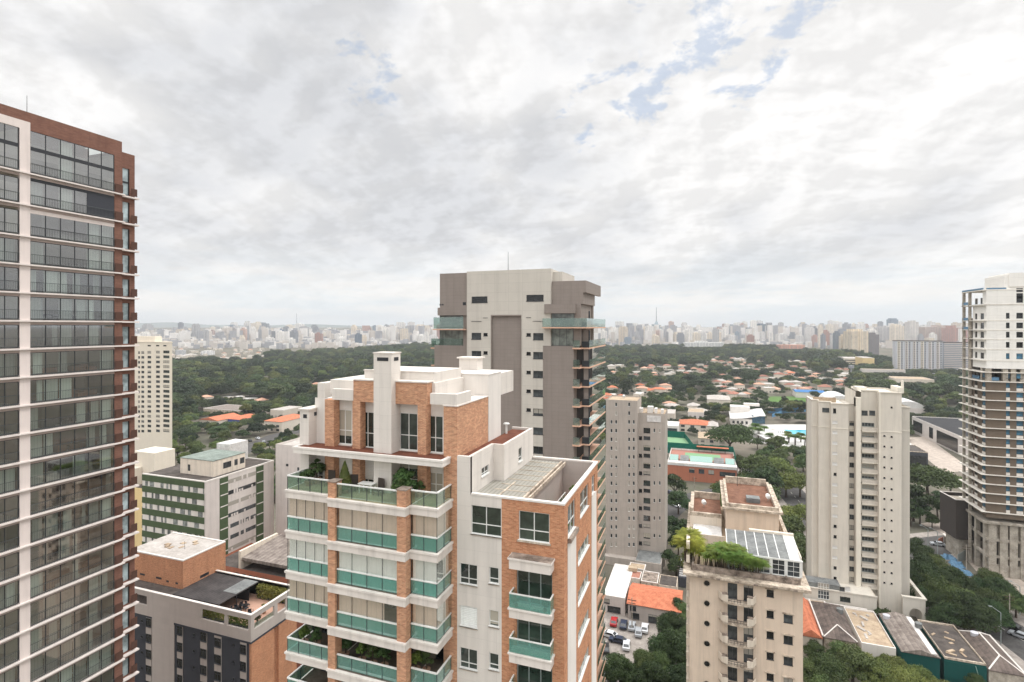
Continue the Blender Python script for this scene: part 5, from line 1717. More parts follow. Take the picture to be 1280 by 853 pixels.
    m = MB(); m.prism(c2, 0, za); m.build('ground_floor', M['conc_raw'], a)
M['conc_pale'] = plaster('pale_slab_edge', S(232, 226, 216), .08, .16)
M['white_site'] = plaster('site_plaster', S(240, 237, 231), .04, .08, (40, 2.98, .03), .8)
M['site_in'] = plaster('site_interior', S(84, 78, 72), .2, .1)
site_tower()

# ---------------------------------------------------------------- buildings on the left
def far_cream_tower():
    YF = 206.0
    t = thing('cream_slab_tower', 'cream high-rise with a grid of small dark windows standing in the trees', 'building', (X(190, YF), YF + 8, 0))
    W_ = Wins(t)
    x0, x1 = X(140, YF), X(215.3, YF)
    zt = zy(200, 428.2, YF)
    op = []
    def o(a, b, py, ph, st):
        z = zy((a + b) / 2, py, YF); h = ph / FPX * on_y((a + b) / 2, YF)[1]
        q = (X(a, YF), X(b, YF), z - h / 2, z + h / 2); op.append(q); W_.add('y', YF, -1, *q, st, .15)
    for a, b in ((184.3, 188.5), (195, 199), (204, 208)): o(a, b, 432.3, 1.6, 'dark')
    for k in range(17):
        py = 440.5 + 6.15 * k
        o(172.5, 175, py + .3, 3, 'dark2'); o(176.6, 180.2, py + .2, 3, 'dark2'); o(184.4, 188.9, py, 3.1, 'dark2'); o(195, 199.8, py - .2, 3.1, 'dark2'); o(204, 211.8, py - .4, 3.4, 'strip3')
    m = MB(); m.wall('y', YF, -1, x0, x1, 0, zt, op, .25)
    xk = X(214.6, YF + 14)
    m.quad((x1, YF, 0), (xk, YF + 14, 0), (xk, YF + 14, zt), (x1, YF, zt)); m.quad((xk, YF + 14, 0), (x0, YF + 14, 0), (x0, YF + 14, zt), (xk, YF + 14, zt)); m.quad((x0, YF, zt - .2), (x1, YF, zt - .2), (xk, YF + 14, zt - .2), (x0, YF + 14, zt - .2))
    m.build('wall', M['cream_warm'], t)
    m = MB(); m.box(x0, YF + 2, zt - .2, X(193.5, YF + 2), YF + 6, zy(190, 420.6, YF + 2)); m.box(x0, YF - .25, zt - .1, x1 + .1, YF + .2, zt + .25); m.build('roof_block', M['cream_warm'], t)
    W_.build()
M['cream_warm'] = plaster('cream_warm_render', S(226, 216, 200), .04, .06)
far_cream_tower()

def green_building():
    YF = 96.0
    x0, x1 = X(178, YF), X(256.8, YF)
    yb = Y(342.3, x1)
    zt = zy(256.8, 601.5, YF)
    t = thing('green_banded_block', 'white apartment block with green tiled bands and a roof pavilion', 'building', ((x0 + x1) / 2, YF + 10, 0))
    P = 2.83
    m = MB(); zz = zt - .1
    m.box(x0, YF, 0, x1, yb, zz - .35)
    m.build('wall', M['lt_panel'], t)
    m = MB(); m.box(x0 - .05, YF - .05, zz - .35, x1 + .05, YF + .3, zz); m.box(x1 - .3, YF + .3, zz - .35, x1 + .05, yb + .05, zz); m.box(x0 - .05, yb - .25, zz - .35, x1 - .3, yb + .05, zz); m.build('parapet', M['white_plain'], t)
    m = MB(); m.box(x0 + .2, YF + .3, zz - .35, x1 - .3, yb - .25, zz - .22); m.build('roof', M['roof_dark'], t)
    xg = X(255.5, YF)
    rnd = random.Random(4)
    for k in range(11):
        z1 = zt - .35 - P * k
        m = MB(); m.box(x0, YF - .12, z1 - 1.5, xg, YF - .003, z1); m.build('green_band', M['green_tile'], t)
        z0 = z1 - P + .05
        fr = MB(); pn = MB(); a = x0 + .6
        m = MB(); m.quad((x0 + .1, YF - .02, z0), (xg - .1, YF - .02, z0), (xg - .1, YF - .02, z1 - 1.52), (x0 + .1, YF - .02, z1 - 1.52))
        st = m.build('window_strip', M['strip_glass'], t)
        m = MB()
        a = x0 + .1
        while a < xg - .3:
            w = rnd.choice((.5, .9, 1.6, 2.2))
            MB().box(a, YF - .06, z0, min(a + w, xg - .1), YF - .025, z1 - 1.52).build('panel', M['white_plain'], st); a += w + rnd.choice((.7, 1.1, 1.6))
    # right face: green strips, ribbon windows
    g = [(Y(274.5, x1), Y(285, x1)), (Y(320, x1), Y(329.3, x1))]
    for a, b in g:
        m = MB(); m.box(x1, a, 0, x1 + .06, b, zt - .5); gs = m.build('green_strip', M['green_tile'], t)
        m = MB()
        for k in range(11): m.box(x1 + .06, a + .2, zt - 2.1 - P * k, x1 + .11, b - .1, zt - 1.85 - P * k)
        m.build('ledge', M['white_plain'], gs)
    for k in range(11):
        z = zt - 1.5 - P * k
        m = MB(); m.box(x1 + .005, g[0][1] + .1, z - 1.0, x1 + .03, g[1][0] - .1, z)
        st = m.build('window_strip', M['pane_far'], t)
        m = MB(); yy = g[0][1] + .1
        while yy < g[1][0] - .4:
            if rnd.random() < .4: MB().box(x1 + .03, yy, z - 1.0, x1 + .06, min(yy + .55, g[1][0] - .1), z - rnd.choice((0, .4))).build('panel', M['lt_panel'], st)
            yy += .8
    # pavilion
    yp = YF + 4; q0, q1 = X(225.5, yp), X(266.6, yp)
    zp1 = zy(250, 574.5, yp)
    ype = Y(306.5, q1)
    m = MB(); m.box(q0, yp, zz - .3, q1, ype, zp1 - .15); pv = m.build('pavilion', M['beige_wh'], t)
    m = MB(); m.box(q0 - .1, yp - .1, zp1 - .15, q1 + .1, ype + .1, zp1); m.build('roof', M['roof_grn'], pv)
    m = MB()
    for a, b in ((279, 289), (293, 297), (300, 305.5)): m.box(q1 + .005, Y(a, q1), zz + 1.1, q1 + .03, Y(b, q1), zz + 2.6)
    m.box(q0 + 2.6, yp - .03, zz + .6, q0 + 3.4, yp - .003, zz + 2.2); m.build('window', M['pane_far'], pv)
    m = MB(); m.box(q0 + .2, ype + .8, zz, X(287, ype + .8), ype + 7, zp1 + 1.4); m.build('water_tank_house', M['roof_white'], t)
M['roof_grn'] = roofing('greenish_roof', S(140, 150, 142), S(112, 120, 114), .5)
M['strip_glass'] = glassy('ribbon_window', S(120, 124, 122), .15, .5, .3)
green_building()

def dark_building():
    YF = 69.0
    x0, x1 = X(150, YF), X(313.6, YF)
    yb = YF + 10.6
    zt = zy(313.6, 770, YF)
    t = thing('charcoal_hotel_block', 'grey and charcoal block with a brick roof box and a roof terrace', 'building', ((x0 + x1) / 2, YF + 5, 0))
    W_ = Wins(t)
    zb = zt - 4.4
    # crown: parapet wall with openings
    op = [(X(251.2, YF), X(280.3, YF), zt - 2.55, zt - .75), (X(283.5, YF), X(310.3, YF), zt - 2.55, zt - .75), (X(165, YF), X(183.5, YF), zt - 2.6, zt - .9)]
    m = MB(); m.wall('y', YF, -1, x0, x1, zb, zt, op, .35)
    opr = [(Y(318, x1), Y(343, x1), zt - 2.6, zt - .8), (Y(347, x1), Y(358, x1), zt - 2.6, zt - .8)]
    m.wall('x', x1, 1, YF, yb, zb, zt, opr, .35)
    m.wall('y', yb, -1, x0, x1, zt - 3, zt); m.quad((x1, yb, zb), (x0, yb, zb), (x0, yb, zt), (x1, yb, zt))
    for a, b in ((190, 217.5),): m.box(X(a, YF), YF - .0, 0, X(b, YF), YF + .4, zb)
    m.build('crown_wall', M['grey_panel'], t)
    m = MB(); m.box(x0, YF - .06, zt, x1 + .06, YF + .4, zt + .14); m.box(x1 - .4, YF + .4, zt, x1 + .06, yb + .06, zt + .14); m.box(x0, yb - .35, zt, x1 - .4, yb + .06, zt + .14); m.build('coping', M['white_plain'], t)
    # lower walls
    m = MB(); m.box(x0, YF + .12, 0, X(190, YF), YF + 4, zb - .01); m.box(X(217.5, YF), YF + .12, 0, X(311, YF), YF + 4, zb - .01); m.box(X(189, YF), YF - .05, zb - .3, x1 + .05, YF + .12, zb - .005) if False else None
    m.box(X(217.5, YF), YF - .04, zb - .32, x1 + .04, YF + .1, zb - .01); m.box(x1 - .2, YF + .1, zb - .32, x1 + .04, yb, zb - .01)
    m.build('charcoal_wall', M['char'], t)
    for a, b, ph in ((182, 189, 0), (221, 228, 0), (250, 258.2, 0), (267.5, 276.3, 1), (299.8, 307.6, 1)):
        m = MB(); m.box(X(a, YF), YF + .04, 0, X(b, YF), YF + .115, zb - .4); m.build('pale_strip', M['grey_panel'], t)
        for k in range(10):
            z = zb - 1.15 - 2.85 * k - (.0 if not ph else .35)
            W_.add('y', YF + .03, -1, X(a, YF) + .05, X(b, YF) - .05, z - .75, z + .75, 'dgrid', 0)
    for a in (175.5, 240.5, 290):
        for k in range(9): W_.add('y', YF + .1, -1, X(a, YF), X(a + 2.6, YF), zb - 1.5 - 2.85 * k, zb - 1.05 - 2.85 * k, 'dark', 0, 'vent_window')
    m = MB(); m.box(X(311, YF), YF + .12, 0, x1, Y(342.5, x1), zb - .33); m.box(X(311, YF), Y(342.5, x1), 0, x1 - .5, yb, zb - .33); m.box(x1 - .5, Y(348.5, x1), 0, x1, yb, zb - .33); m.build('brick_flank', M['brick2'], t)
    # roof deck
    zd = zt - 2.9
    m = MB(); m.box(x0, YF + .35, zd - .3, x1 - .35, yb - .2, zd); m.build('terrace_floor', M['wood_pink'], t)
    m = MB(); m.box(x0, YF + .36, zd, X(228, YF), YF + 3, zt - .55); m.box(x0, YF + .4, zt - .55, X(240, YF), yb - .4, zt - .4); m.build('roof', M['roof_dark'], t)
    # brick box
    yk = YF + 3.3; k1 = X(228.6, yk); k0 = X(160, yk)
    zk1 = zy(228.6, 702, yk); yke = Y(282, k1)
    m = MB(); m.box(k0, yk, zt - 3, k1, yke, zk1); bx = m.build('brick_box', M['brick2'], t)
    m = MB(); m.box(k0 - .05, yk - .05, zk1, k1 + .05, yk + .3, zk1 + .22); m.box(k1 - .3, yk + .3, zk1, k1 + .05, yke, zk1 + .22); m.box(k0, yke - .3, zk1, k1 - .3, yke + .05, zk1 + .22); m.build('coping', M['white_plain'], bx)
    m = MB(); m.box(k0, yk + .3, zk1 - .1, k1 - .3, yke - .3, zk1 + .05); m.build('roof', M['roof_pale'], bx)
    m = MB(); rnd = random.Random(9)
    for _ in range(7):
        a, b = rnd.uniform(k0 + 4, k1 - 1.5), rnd.uniform(yk + 2, yke - 2); m.box(a, b, zk1 + .05, a + rnd.uniform(.5, 1.2), b + rnd.uniform(.5, 1.1), zk1 + rnd.uniform(.12, .3))
    m.build('roof_cover', M['roof_tan'], bx)
    m = MB(); m.tube((k1 - 4.5, yk + 4, zk1), (k1 - 4.5, yk + 4, zk1 + 1.6), .03); m.build('aerial', M['dark'], bx)
    for a, b, p in ((175, 181, 717.5), (195, 202, 722), (208, 211, 726.5), (219.5, 222.5, 729)): MB().box(X(a, yk), yk - .012, zy(a, p + 1.2, yk), X(b, yk), yk - .003, zy(a, p - 1.2, yk)).build('vent', M['dark'], bx)
    m = MB()
    m.box(k1 + .003, Y(250, k1), zx(255, 721, k1), k1 + .012, Y(261, k1), zx(255, 717.5, k1))
    m.build('vent', M['dark'], bx)
    # dark canopy over half the terrace
    c1 = X(290, YF + 4)
    m = MB(); m.box(k1 + .05, YF + 1.2, zt - .35, c1, yb - .5, zt - .2)
    m.build('canopy', M['canopy'], t)
    m = MB(); m.box(c1 - 3.2, YF + 5, zt - .19, c1 - .1, yb - .6, zt - .15); m.build('canopy_glass', M['roof_grey'], t)
    m = MB()
    for yy in (YF + 1.3, YF + 5, yb - .7): m.box(c1 - .15, yy, zd, c1 - .05, yy + .1, zt - .35)
    m.box(k1 + .3, YF + 8, zd, c1 - .3, YF + 8.1, zt - .36)
    m.build('canopy_post', M['dark'], t)
    m = MB(); m.box(Vector((0,)*3)[0] + X(318, YF), YF + .3, zd + .0, x1 - .4, YF + .32, zd + 1.0) if False else None
    m.box(x1 - .3, YF + .5, zd, x1 - .28, YF + 6, zd + 1.05); m.build('glass_screen', M['rail_glass'], t)
    W_.build()
    return zd, x1, yb, c1
M['wood_pink'] = plain('terrace_tile', S(186, 148, 128), .8)
M['canopy'] = roofing('dark_canopy', S(80, 76, 75), S(62, 59, 59), .5, .6, 0, .8)
JZ, JX1, JYB, JC1 = dark_building()

def block(name, label, cat, x0, x1, y0, y1, z1, wall, roof, rows=None, par=.5, group=None, st='dark2', z0=0):
    """plain block: walls with windows, parapet, roof"""
    t = thing(name, label, cat, ((x0 + x1) / 2, (y0 + y1) / 2, 0), group)
    W_ = Wins(t)
    m = MB(); op = []; oq = []
    if rows:
        for (axis, lst, zs, h) in rows:
            for z in zs:
                for a, b in lst:
                    q = (a, b, z, z + h)
                    (op if axis == 'y' else oq).append(q)
                    if axis == 'y': W_.add('y', y0, -1, *q, st, .1)
                    elif axis == 'x': W_.add('x', x1, 1, *q, st, .1)
                    else: W_.add('x', x0, -1, *q, st, .1)
    left = any(r[0] == 'l' for r in rows or [])
    m.wall('y', y0, -1, x0, x1, z0, z1, op, .14)
    m.wall('x', x1, 1, y0, y1, z0, z1, [] if left else oq, .14); m.wall('x', x0, -1, y0, y1, z0, z1, oq if left else [], .14); m.wall('y', y1, 1, x0, x1, z0, z1)
    m.build('wall', M[wall], t)
    m = MB(); m.quad((x0 + .02, y0 + .02, z1 - par), (x1 - .02, y0 + .02, z1 - par), (x1 - .02, y1 - .02, z1 - par), (x0 + .02, y1 - .02, z1 - par)); m.build('roof', M[roof], t)
    W_.build()
    return t
# pale yellow block at the brown tower's edge
y0 = 133.0
b = block('yellow_apartment_block', 'pale yellow block squeezed between the brown tower and the green banded block', 'building', X(140, y0), X(187.5, y0), y0, y0 + 14, zy(187, 612, y0), 'yellow_wall', 'roof_dark',
      [('y', [(X(177.2, y0), X(184.5, y0))], [zy(181, 628 + 10.7 * k, y0) for k in range(8)], 1.3)])
m = MB(); m.box(X(150, y0), y0 + 5, zy(187, 612, y0) - .5, X(193, y0 + 5), y0 + 13, zy(185, 566, y0 + 5)); m.box(X(150, y0), y0 + 2, zy(187, 612, y0) - .5, X(207, y0 + 14), y0 + 4.9, zy(190, 592, y0)); m.build('roof_house', M['cream_warm'], b)
# white block beyond the green one
y0 = 116.0
b = block('white_side_block', 'plain white block with a blank wall beside the terrace of the brick tower', 'building', X(344.5, y0), X(375, y0), y0, y0 + 12, zy(358, 556.5, y0), 'lt_panel', 'roof_pale',
      [('y', [(X(371.5, y0), X(374, y0))], [zy(373, 590 + 13 * k, y0) for k in range(7)], 1.2)])
m = MB(); m.box(X(357.5, y0), y0 - .02, zy(358, 583, y0), X(360.5, y0), y0 - .004, zy(358, 580, y0)); m.build('vent', M['dark'], b)
# orange brick building with grey sheet roof
y0 = 93.0; zo = zy(320, 715, y0)
b = block('orange_brick_building', 'orange walled building with a grey sheet roof behind the charcoal block', 'building', X(262, y0), X(380, y0), y0, y0 + 12, zo, 'orange_wall', 'roof_dark',
      [('y', [(X(a, y0), X(a + 4.5, y0)) for a in (294, 302.5, 311, 318, 326, 332.5)], [zo - 3.6], 2.6)], st='dark2')
m = MB(); z = zo + 2.1
m.quad((X(303, y0 + 1), y0 + 1, z), (X(392, y0 + 1), y0 + 1, z), (X(392, y0 + 1), y0 + 13, z + 1.0), (X(303, y0 + 1), y0 + 13, z + 1.0)); m.box(X(303, y0 + 1), y0 + .9, z - .7, X(392, y0 + 1), y0 + 1.0, z); m.build('sheet_roof', M['roof_fcx'] if False else M['roof_fc'], b)
m = MB(); m.box(X(300, y0 + 1), y0 + .6, zo - .5, X(302.5, y0 + 1), y0 + 12, z + 1.5); m.box(X(340, y0 + 8), y0 + 13, zo, X(366, y0 + 8), y0 + 14, z + 3.6); m.build('gable_wall', M['beige_wh'], b)
# low buildings with terraces in front of the green block
# ---------------------------------------------------------------- low buildings in the middle distance
FOOT = []            # ground already taken: x0, y0, x1, y1
VIS = []             # places that trees in front may not hide: px0, px1, lowest pixel row, distance
def keep(px0, px1, pyb, z): VIS.append((px0, px1, pyb, z))
for r in ((-30, 30, -8, 48), (-46, 80, -15, 98), (-30, 181, 16, 199), (-4, 82, 15, 119), (26, 166, 60, 190), (78, 200, 125, 232), (-270, 204, -220, 222), (-130, 94, -110, 122), (-110, 67, -66, 84), (-112, 114, -92, 130), (-110, 90, -60, 110)):
    FOOT.append(r)

def poly_house(name, label, cat, P4, z1, wall, roof, kind='flat', rh=2.0, group=None, over=.5, wins=None, par=.4, wst='dark2', z0=0):
    """a house on four ground corners (counter-clockwise, first edge faces the camera)"""
    c = sum((Vector(p) for p in P4), Vector((0, 0))) / 4
    t = thing(name, label, cat, (c.x, c.y, z0), group)
    m = MB(); m.prism([tuple(p) for p in P4], z0, z1, 0, kind == 'flat'); w = m.build('wall', M[wall], t)
    Q = [tuple(Vector(p) + (Vector(p) - c).normalized() * over) for p in P4]
    m = MB()
    if kind == 'flat':
        R = [tuple(Vector(p) + (c - Vector(p)).normalized() * .35) for p in P4]
        for i in range(4):
            j = (i + 1) % 4
            m.prism([Q[i], Q[j], R[j], R[i]] if over == 0 else [tuple(P4[i]), tuple(P4[j]), R[j], R[i]], z1, z1 + par, 0)
        m.prism(R, z1 - .05, z1 + .08, 1)
        m.build('roof', [M['white_plain'] if roof != 'roof_dark' else M['stain_lt'], M[roof]], t)
    else:
        a, b, c_, d = [Vector(q) for q in Q]
        if (b - a).length >= (d - a).length:
            e0, e1 = (a + d) / 2, (b + c_) / 2; L = (b - a).length; W2 = (d - a).length / 2
            u = (e1 - e0).normalized()
            k = W2 if kind == 'hip' else 0
            r0, r1 = e0 + u * min(k, L * .45), e1 - u * min(k, L * .45)
            A, B, C2, D = a, b, c_, d
        else:
            e0, e1 = (a + b) / 2, (d + c_) / 2; L = (d - a).length; W2 = (b - a).length / 2
            u = (e1 - e0).normalized()
            k = W2 if kind == 'hip' else 0
            r0, r1 = e0 + u * min(k, L * .45), e1 - u * min(k, L * .45)
            A, B, C2, D = b, c_, d, a
        z = z1 - .1; zr = z1 + rh
        p = lambda v, zz: (v.x, v.y, zz)
        m.quad(p(A, z), p(B, z), p(r1, zr), p(r0, zr)); m.quad(p(C2, z), p(D, z), p(r0, zr), p(r1, zr)); m.tri(p(B, z), p(C2, z), p(r1, zr)); m.tri(p(D, z), p(A, z), p(r0, zr))
        m.quad(p(D, z - .12), p(C2, z - .12), p(B, z - .12), p(A, z - .12))
        m.build('roof', M[roof], t)
    if wins:
        W_ = []
        a, b = Vector(P4[0]), Vector(P4[1]); d = (b - a); L = d.length; d /= L; nrm = Vector((d.y, -d.x))
        ang = math.atan2(d.y, d.x)
        for f0, f1, q0, q1 in wins:
            p = a + d * (L * (f0 + f1) / 2) + nrm * .03
            k = (round(L * (f1 - f0), 1), round(q1 - q0, 1), wst)
            if k not in WCACHE:
                cs, rs, fr, bar, fm, pm = STY[wst]
                f, g = window_mesh(k[0], k[1], cs, rs, fr, bar, .07); WCACHE[k] = (f.mesh('window_frame', M[fm]), g.mesh('window_pane', M[pm]))
            fo = put('window', WCACHE[k][0], t, (p.x - t.location.x, p.y - t.location.y, (q0 + q1) / 2 - z0), ang); put('pane', WCACHE[k][1], fo)
    xs, ys = [p[0] for p in P4], [p[1] for p in P4]
    FOOT.append((min(xs) - 1, min(ys) - 1, max(xs) + 1, max(ys) + 1))
    return t
def rect(x0, y0, x1, y1): return [(x0, y0), (x1, y0), (x1, y1), (x0, y1)]
def frect(px0, px1, py, depth, z=0):
    """footprint along the grid whose front foot runs from px0 to px1 at about row py"""
    x, y = gr((px0 + px1) / 2, py, z)
    return rect(X(px0, y), y, X(px1, y), y + depth)

# orange brick club building with a court on the roof
R = frect(857, 921, 604, 34); x0, y0 = R[0]; x1, y1 = R[2]; x0 -= 9
b = poly_house('orange_club_building', 'low orange brick building with a tennis court and skylights on its roof', 'building', rect(x0, y0, x1, y1), 8.2, 'orange_wall', 'court_red', par=.9, wins=[(.32, .40, 4.4, 6.6), (.46, .54, 4.4, 6.6), (.60, .68, 4.4, 6.6), (.76, .98, 4.0, 6.2)])
m = MB(); m.box(x0 + 8, y0 + 14, 8.3, x1 - 7, y1 - 6, 8.32); m.build('court', M['court'], b)
m = MB(); m.box(x0, y0 - .3, 7.6, x1 + .3, y0 + 5, 8.9)
m.build('white_fascia', M['roof_white'], b)
for k, (f0, f1, mt) in enumerate(((.02, .15, 'screen_lt'), (.33, .66, 'screen_lt'), (.85, .98, 'screen_lt'), (.18, .31, 'roof_grey'), (.68, .83, 'roof_grey'))):
    m = MB(); xa, xb = x0 + (x1 - x0) * f0, x0 + (x1 - x0) * f1
    m.quad((xa, y0 + 5.5, 8.9), (xb, y0 + 5.5, 8.9), (xb, y0 + 11, 10.6), (xa, y0 + 11, 10.6)); m.box(xa, y0 + 11, 8.3, xb, y0 + 11.3, 10.6); m.build('skylight', M[mt] if mt in M else M['rail_glass'], b)
m = MB(); m.box(x0 - 2, y1, 8, x1, y1 + .15, 12.2); m.box(x1, y0 + 10, 8, x1 + .15, y1, 11.5); m.build('windscreen', M['screen'], b)
m = MB(); m.box(x0 + 14, y1 - 3, 11.2, x0 + 31, y1 - .3, 11.5); m.build('shelter_roof', M['tile_or'], b)
for k in range(3): MB().box(x0 + 15 + 7 * k, y1 - 2.6, 8.2, x0 + 15.25 + 7 * k, y1 - 2.35, 11.2).build('shelter_post', M['dark'], b)
keep(845, 921, 600, y0)
# tennis court with green windscreens
cr = [gr(829, 566), gr(872, 569), gr(856, 548), gr(829, 546)]
t = thing('tennis_court', 'sunken green tennis court with a blue corner inside dark green windscreens', 'tennis court', (*cr[0], 0))
m = MB(); m.prism(cr, 0, .06); m.build('court_surface', M['court'], t)
m = MB(); a, b2 = gr(829, 562), gr(839, 558); m.prism([gr(826, 562), gr(838, 563), gr(837, 557), gr(826, 555)], .06, .07); m.build('court_zone', M['court_blue'], t)
m = MB()
for i, hh in ((0, 3.5), (1, 3.5), (2, 4.5)):
    p, q = Vector(cr[i]), Vector(cr[(i + 1) % 4]); n = Vector((q - p)).normalized(); n = Vector((-n.y, n.x)) * .06
    m.prism([tuple(p - n), tuple(q - n), tuple(q + n), tuple(p + n)], 0, hh)
m.build('windscreen', M['screen'], t)
keep(829, 870, 566, 330); FOOT.append((min(p[0] for p in cr), min(p[1] for p in cr), max(p[0] for p in cr), max(p[1] for p in cr)))
def house(label, px0, px1, py, depth, h, wall, roof, kind, rh=2.2, wins=None, name='house', cat='house', vis=True, group=None, **kw):
    R = frect(px0, px1, py, depth)
    t = poly_house(name, label, cat, R, h, wall, roof, kind, rh, group, wins=wins, **kw)
    if vis: keep(px0, px1, HOR + (H - h * .7) * FPX / topx(*R[0], 0)[2], topx(*R[0], 0)[2])
    return t
W3 = [(.08, .2, .8, 2.4), (.38, .5, .8, 2.4), (.7, .86, .8, 2.4)]
W6 = W3 + [(a, b, c + 3, d + 3) for a, b, c, d in W3]
house('cream two-storey villa with a pale hipped roof beside the tennis court', 873, 911, 561, 22, 6.4, 'house_wall', 'roof_tan', 'hip', 2.2, W6)
house('white villa under an orange tiled roof behind the tennis court', 848, 888, 541, 20, 6, 'house_wall', 'tile_or', 'hip', 2.6, W6)
house('small pale house with a hipped roof between the villa and the round trees', 884, 898, 543, 16, 6, 'house_wall', 'roof_pale', 'hip', 2, W3)
house('flat white house with a dark glazed front beside the grey tower', 831, 848, 545, 20, 7, 'white_plain', 'roof_white', 'flat', wins=[(.1, .9, 1, 5.5)])
house('grey flat-roofed house above the orange tiled villa', 860, 880, 528, 22, 8, 'lt_panel', 'roof_tan', 'flat', wins=W6)
house('pale villa with a stepped white front behind the grey tower', 824, 843, 531, 22, 9, 'house_wall', 'roof_pale', 'flat', wins=W6)
house('wide pale-roofed hall in the dark trees above the clubhouse', 884, 913, 510, 34, 8, 'house_wall', 'roof_pale', 'hip', 2, W3, name='hall', cat='hall')
# white clubhouse with a curved roof
R = frect(913, 957, 534, 30); x0, y0 = R[0]; x1, y1 = R[2]
t = thing('white_clubhouse', 'white clubhouse with a swooping roof and a blue glass end beside the pool', 'building', ((x0 + x1) / 2, y0, 0)); FOOT.append((x0 - 2, y0 - 12, x1 + 2, y1 + 4)); keep(912, 960, 533, topx(x0, y0, 0)[2])
m = MB(); n = 12
pts = []
for k in range(n + 1):
    f = k / n; pts.append((x0 + (x1 - x0) * f, 6.2 + 4.6 * (f ** 1.6) - (.9 if f > .85 else 0) * (f - .85) / .15))
for k in range(n):
    (a, za), (b, zb) = pts[k], pts[k + 1]
    m.quad((a, y0 - 1, za), (b, y0 - 1, zb), (b, y1, zb + 1.2), (a, y1, za + 1.2)); m.quad((a, y0 - 1, za - .6), (b, y0 - 1, zb - .6), (b, y0 - 1, zb), (a, y0 - 1, za)); m.quad((a, y1, za), (a, y0 - 1, za - .6), (b, y0 - 1, zb - .6), (b, y1, zb))
m.quad((x1, y0 - 1, pts[-1][1] - .6), (x1, y1, pts[-1][1]), (x1, y1, pts[-1][1] + 1.2), (x1, y0 - 1, pts[-1][1]))
m.build('roof', M['roof_white'], t)
m = MB(); m.box(x0 + .5, y0, 0, x0 + (x1 - x0) * .62, y1 - 1, 6.1); m.box(x0 + 1, y1 - 8, 6.1, x0 + 16, y1 + 4, 12.6); m.box(x0 + 12, y1, 12.6, x0 + 24, y1 + 6, 14.5); m.build('wall', M['white_plain'], t)
m = MB(); m.box(x0 + (x1 - x0) * .62, y0 + .5, 3.2, x1 - .4, y1 - 1, 8.8); m.build('glazed_end', M['blue_pane'], t)
for k in range(4):
    m = MB(); m.box(x0 + 1.5 + k * 3.2, y0 - .04, 2.2, x0 + 3.2 + k * 3.2, y0 - .004, 4.4); m.build('window', M['pane_black'], t)
# covered walkway beside the pool
t = thing('white_canopy', 'long white canopy stepping down beside the pool terrace', 'canopy', (*gr(945, 545), 0))
m = MB(); A = [gr(932, 536, 3), gr(945, 535, 3), gr(984, 555, 3), gr(972, 557, 3)]; m.prism(A[::-1], 3.0, 3.4, 0, True, True); m.build('roof', M['roof_white'], t)
m = MB()
for p in A: m.tube((*p, 0), (*p, 3.0), .15)
m.build('post', M['alu'], t)
keep(930, 1012, 556, 340)
for k, (px, py) in enumerate(((972, 553), (978, 548), (940, 541), (966, 541))):
    p = gr(px, py, 0); t = thing('parasol', 'pale square parasol on the pool terrace', 'parasol', (*p, 0), 'parasols on the pool terrace')
    m = MB(); m.tube((*p, 0), (*p, 2.6), .05); m.build('pole', M['alu'], t)
    m = MB(); m.tube((*p, 2.4), (*p, 3.1), 2.2, .1, 8); m.build('canopy', M['roof_pale'], t)
# blue windscreens of the courts behind the pool
t = thing('blue_windscreen', 'pale blue windscreen fence round the courts behind the pool', 'fence', (*gr(960, 516), 0))
m = MB(); p, q = gr(958, 517), gr(1010, 515); m.prism([p, q, (q[0], q[1] + .2), (p[0], p[1] + .2)], 0, 4.5); p, q = gr(965, 522), gr(985, 515); m.prism([p, q, (q[0] + .2, q[1]), (p[0] + .2, p[1])], 0, 3); m.build('screen', M['court_bl2'] if 'court_bl2' in M else M['tarp'], t)
keep(958, 1010, 516, 480)
poly_house('blue_roofed_hall', 'long hall with a bright blue roof behind the courts', 'hall', frect(995, 1032, 498, 26), 6.5, 'white_plain', 'tarp_roof', 'gable', 1.2); keep(995, 1032, 497, 560)
# two white vaulted halls
def vault(label, px0, px1, py, depth, h0, h1):
    R = frect(px0, px1, py, depth); x0, y0 = R[0]; x1, y1 = R[2]
    t = thing('vaulted_hall', label, 'hall', ((x0 + x1) / 2, y0, 0)); n = 10; m = MB()
    P = [(x0 + (x1 - x0) * (.5 - .5 * math.cos(math.pi * k / n)), h0 + (h1 - h0) * math.sin(math.pi * k / n)) for k in range(n + 1)]
    for k in range(n):
        (a, za), (b, zb) = P[k], P[k + 1]; m.quad((a, y0, za), (b, y0, zb), (b, y1, zb), (a, y1, za))
    i = len(m.v); m.v += [(a, y0, z) for a, z in P]; m.f.append(tuple(range(i, i + n + 1))[::-1]); m.m.append(0)
    m.build('roof', M['roof_white'], t)
    m = MB(); m.prism(rect(x0, y0, x1, y1), 0, h0, 0, False); m.build('wall', M['lt_panel'], t)
    FOOT.append((x0, y0, x1, y1)); keep(px0, px1, py - 2, topx(x0, y0, 0)[2])
vault('white vaulted sports hall just behind the cream tower roof', 1033, 1070, 515, 40, 6, 15)
vault('small white vaulted hall right of the cream tower top', 1118, 1156, 517, 30, 5, 11)
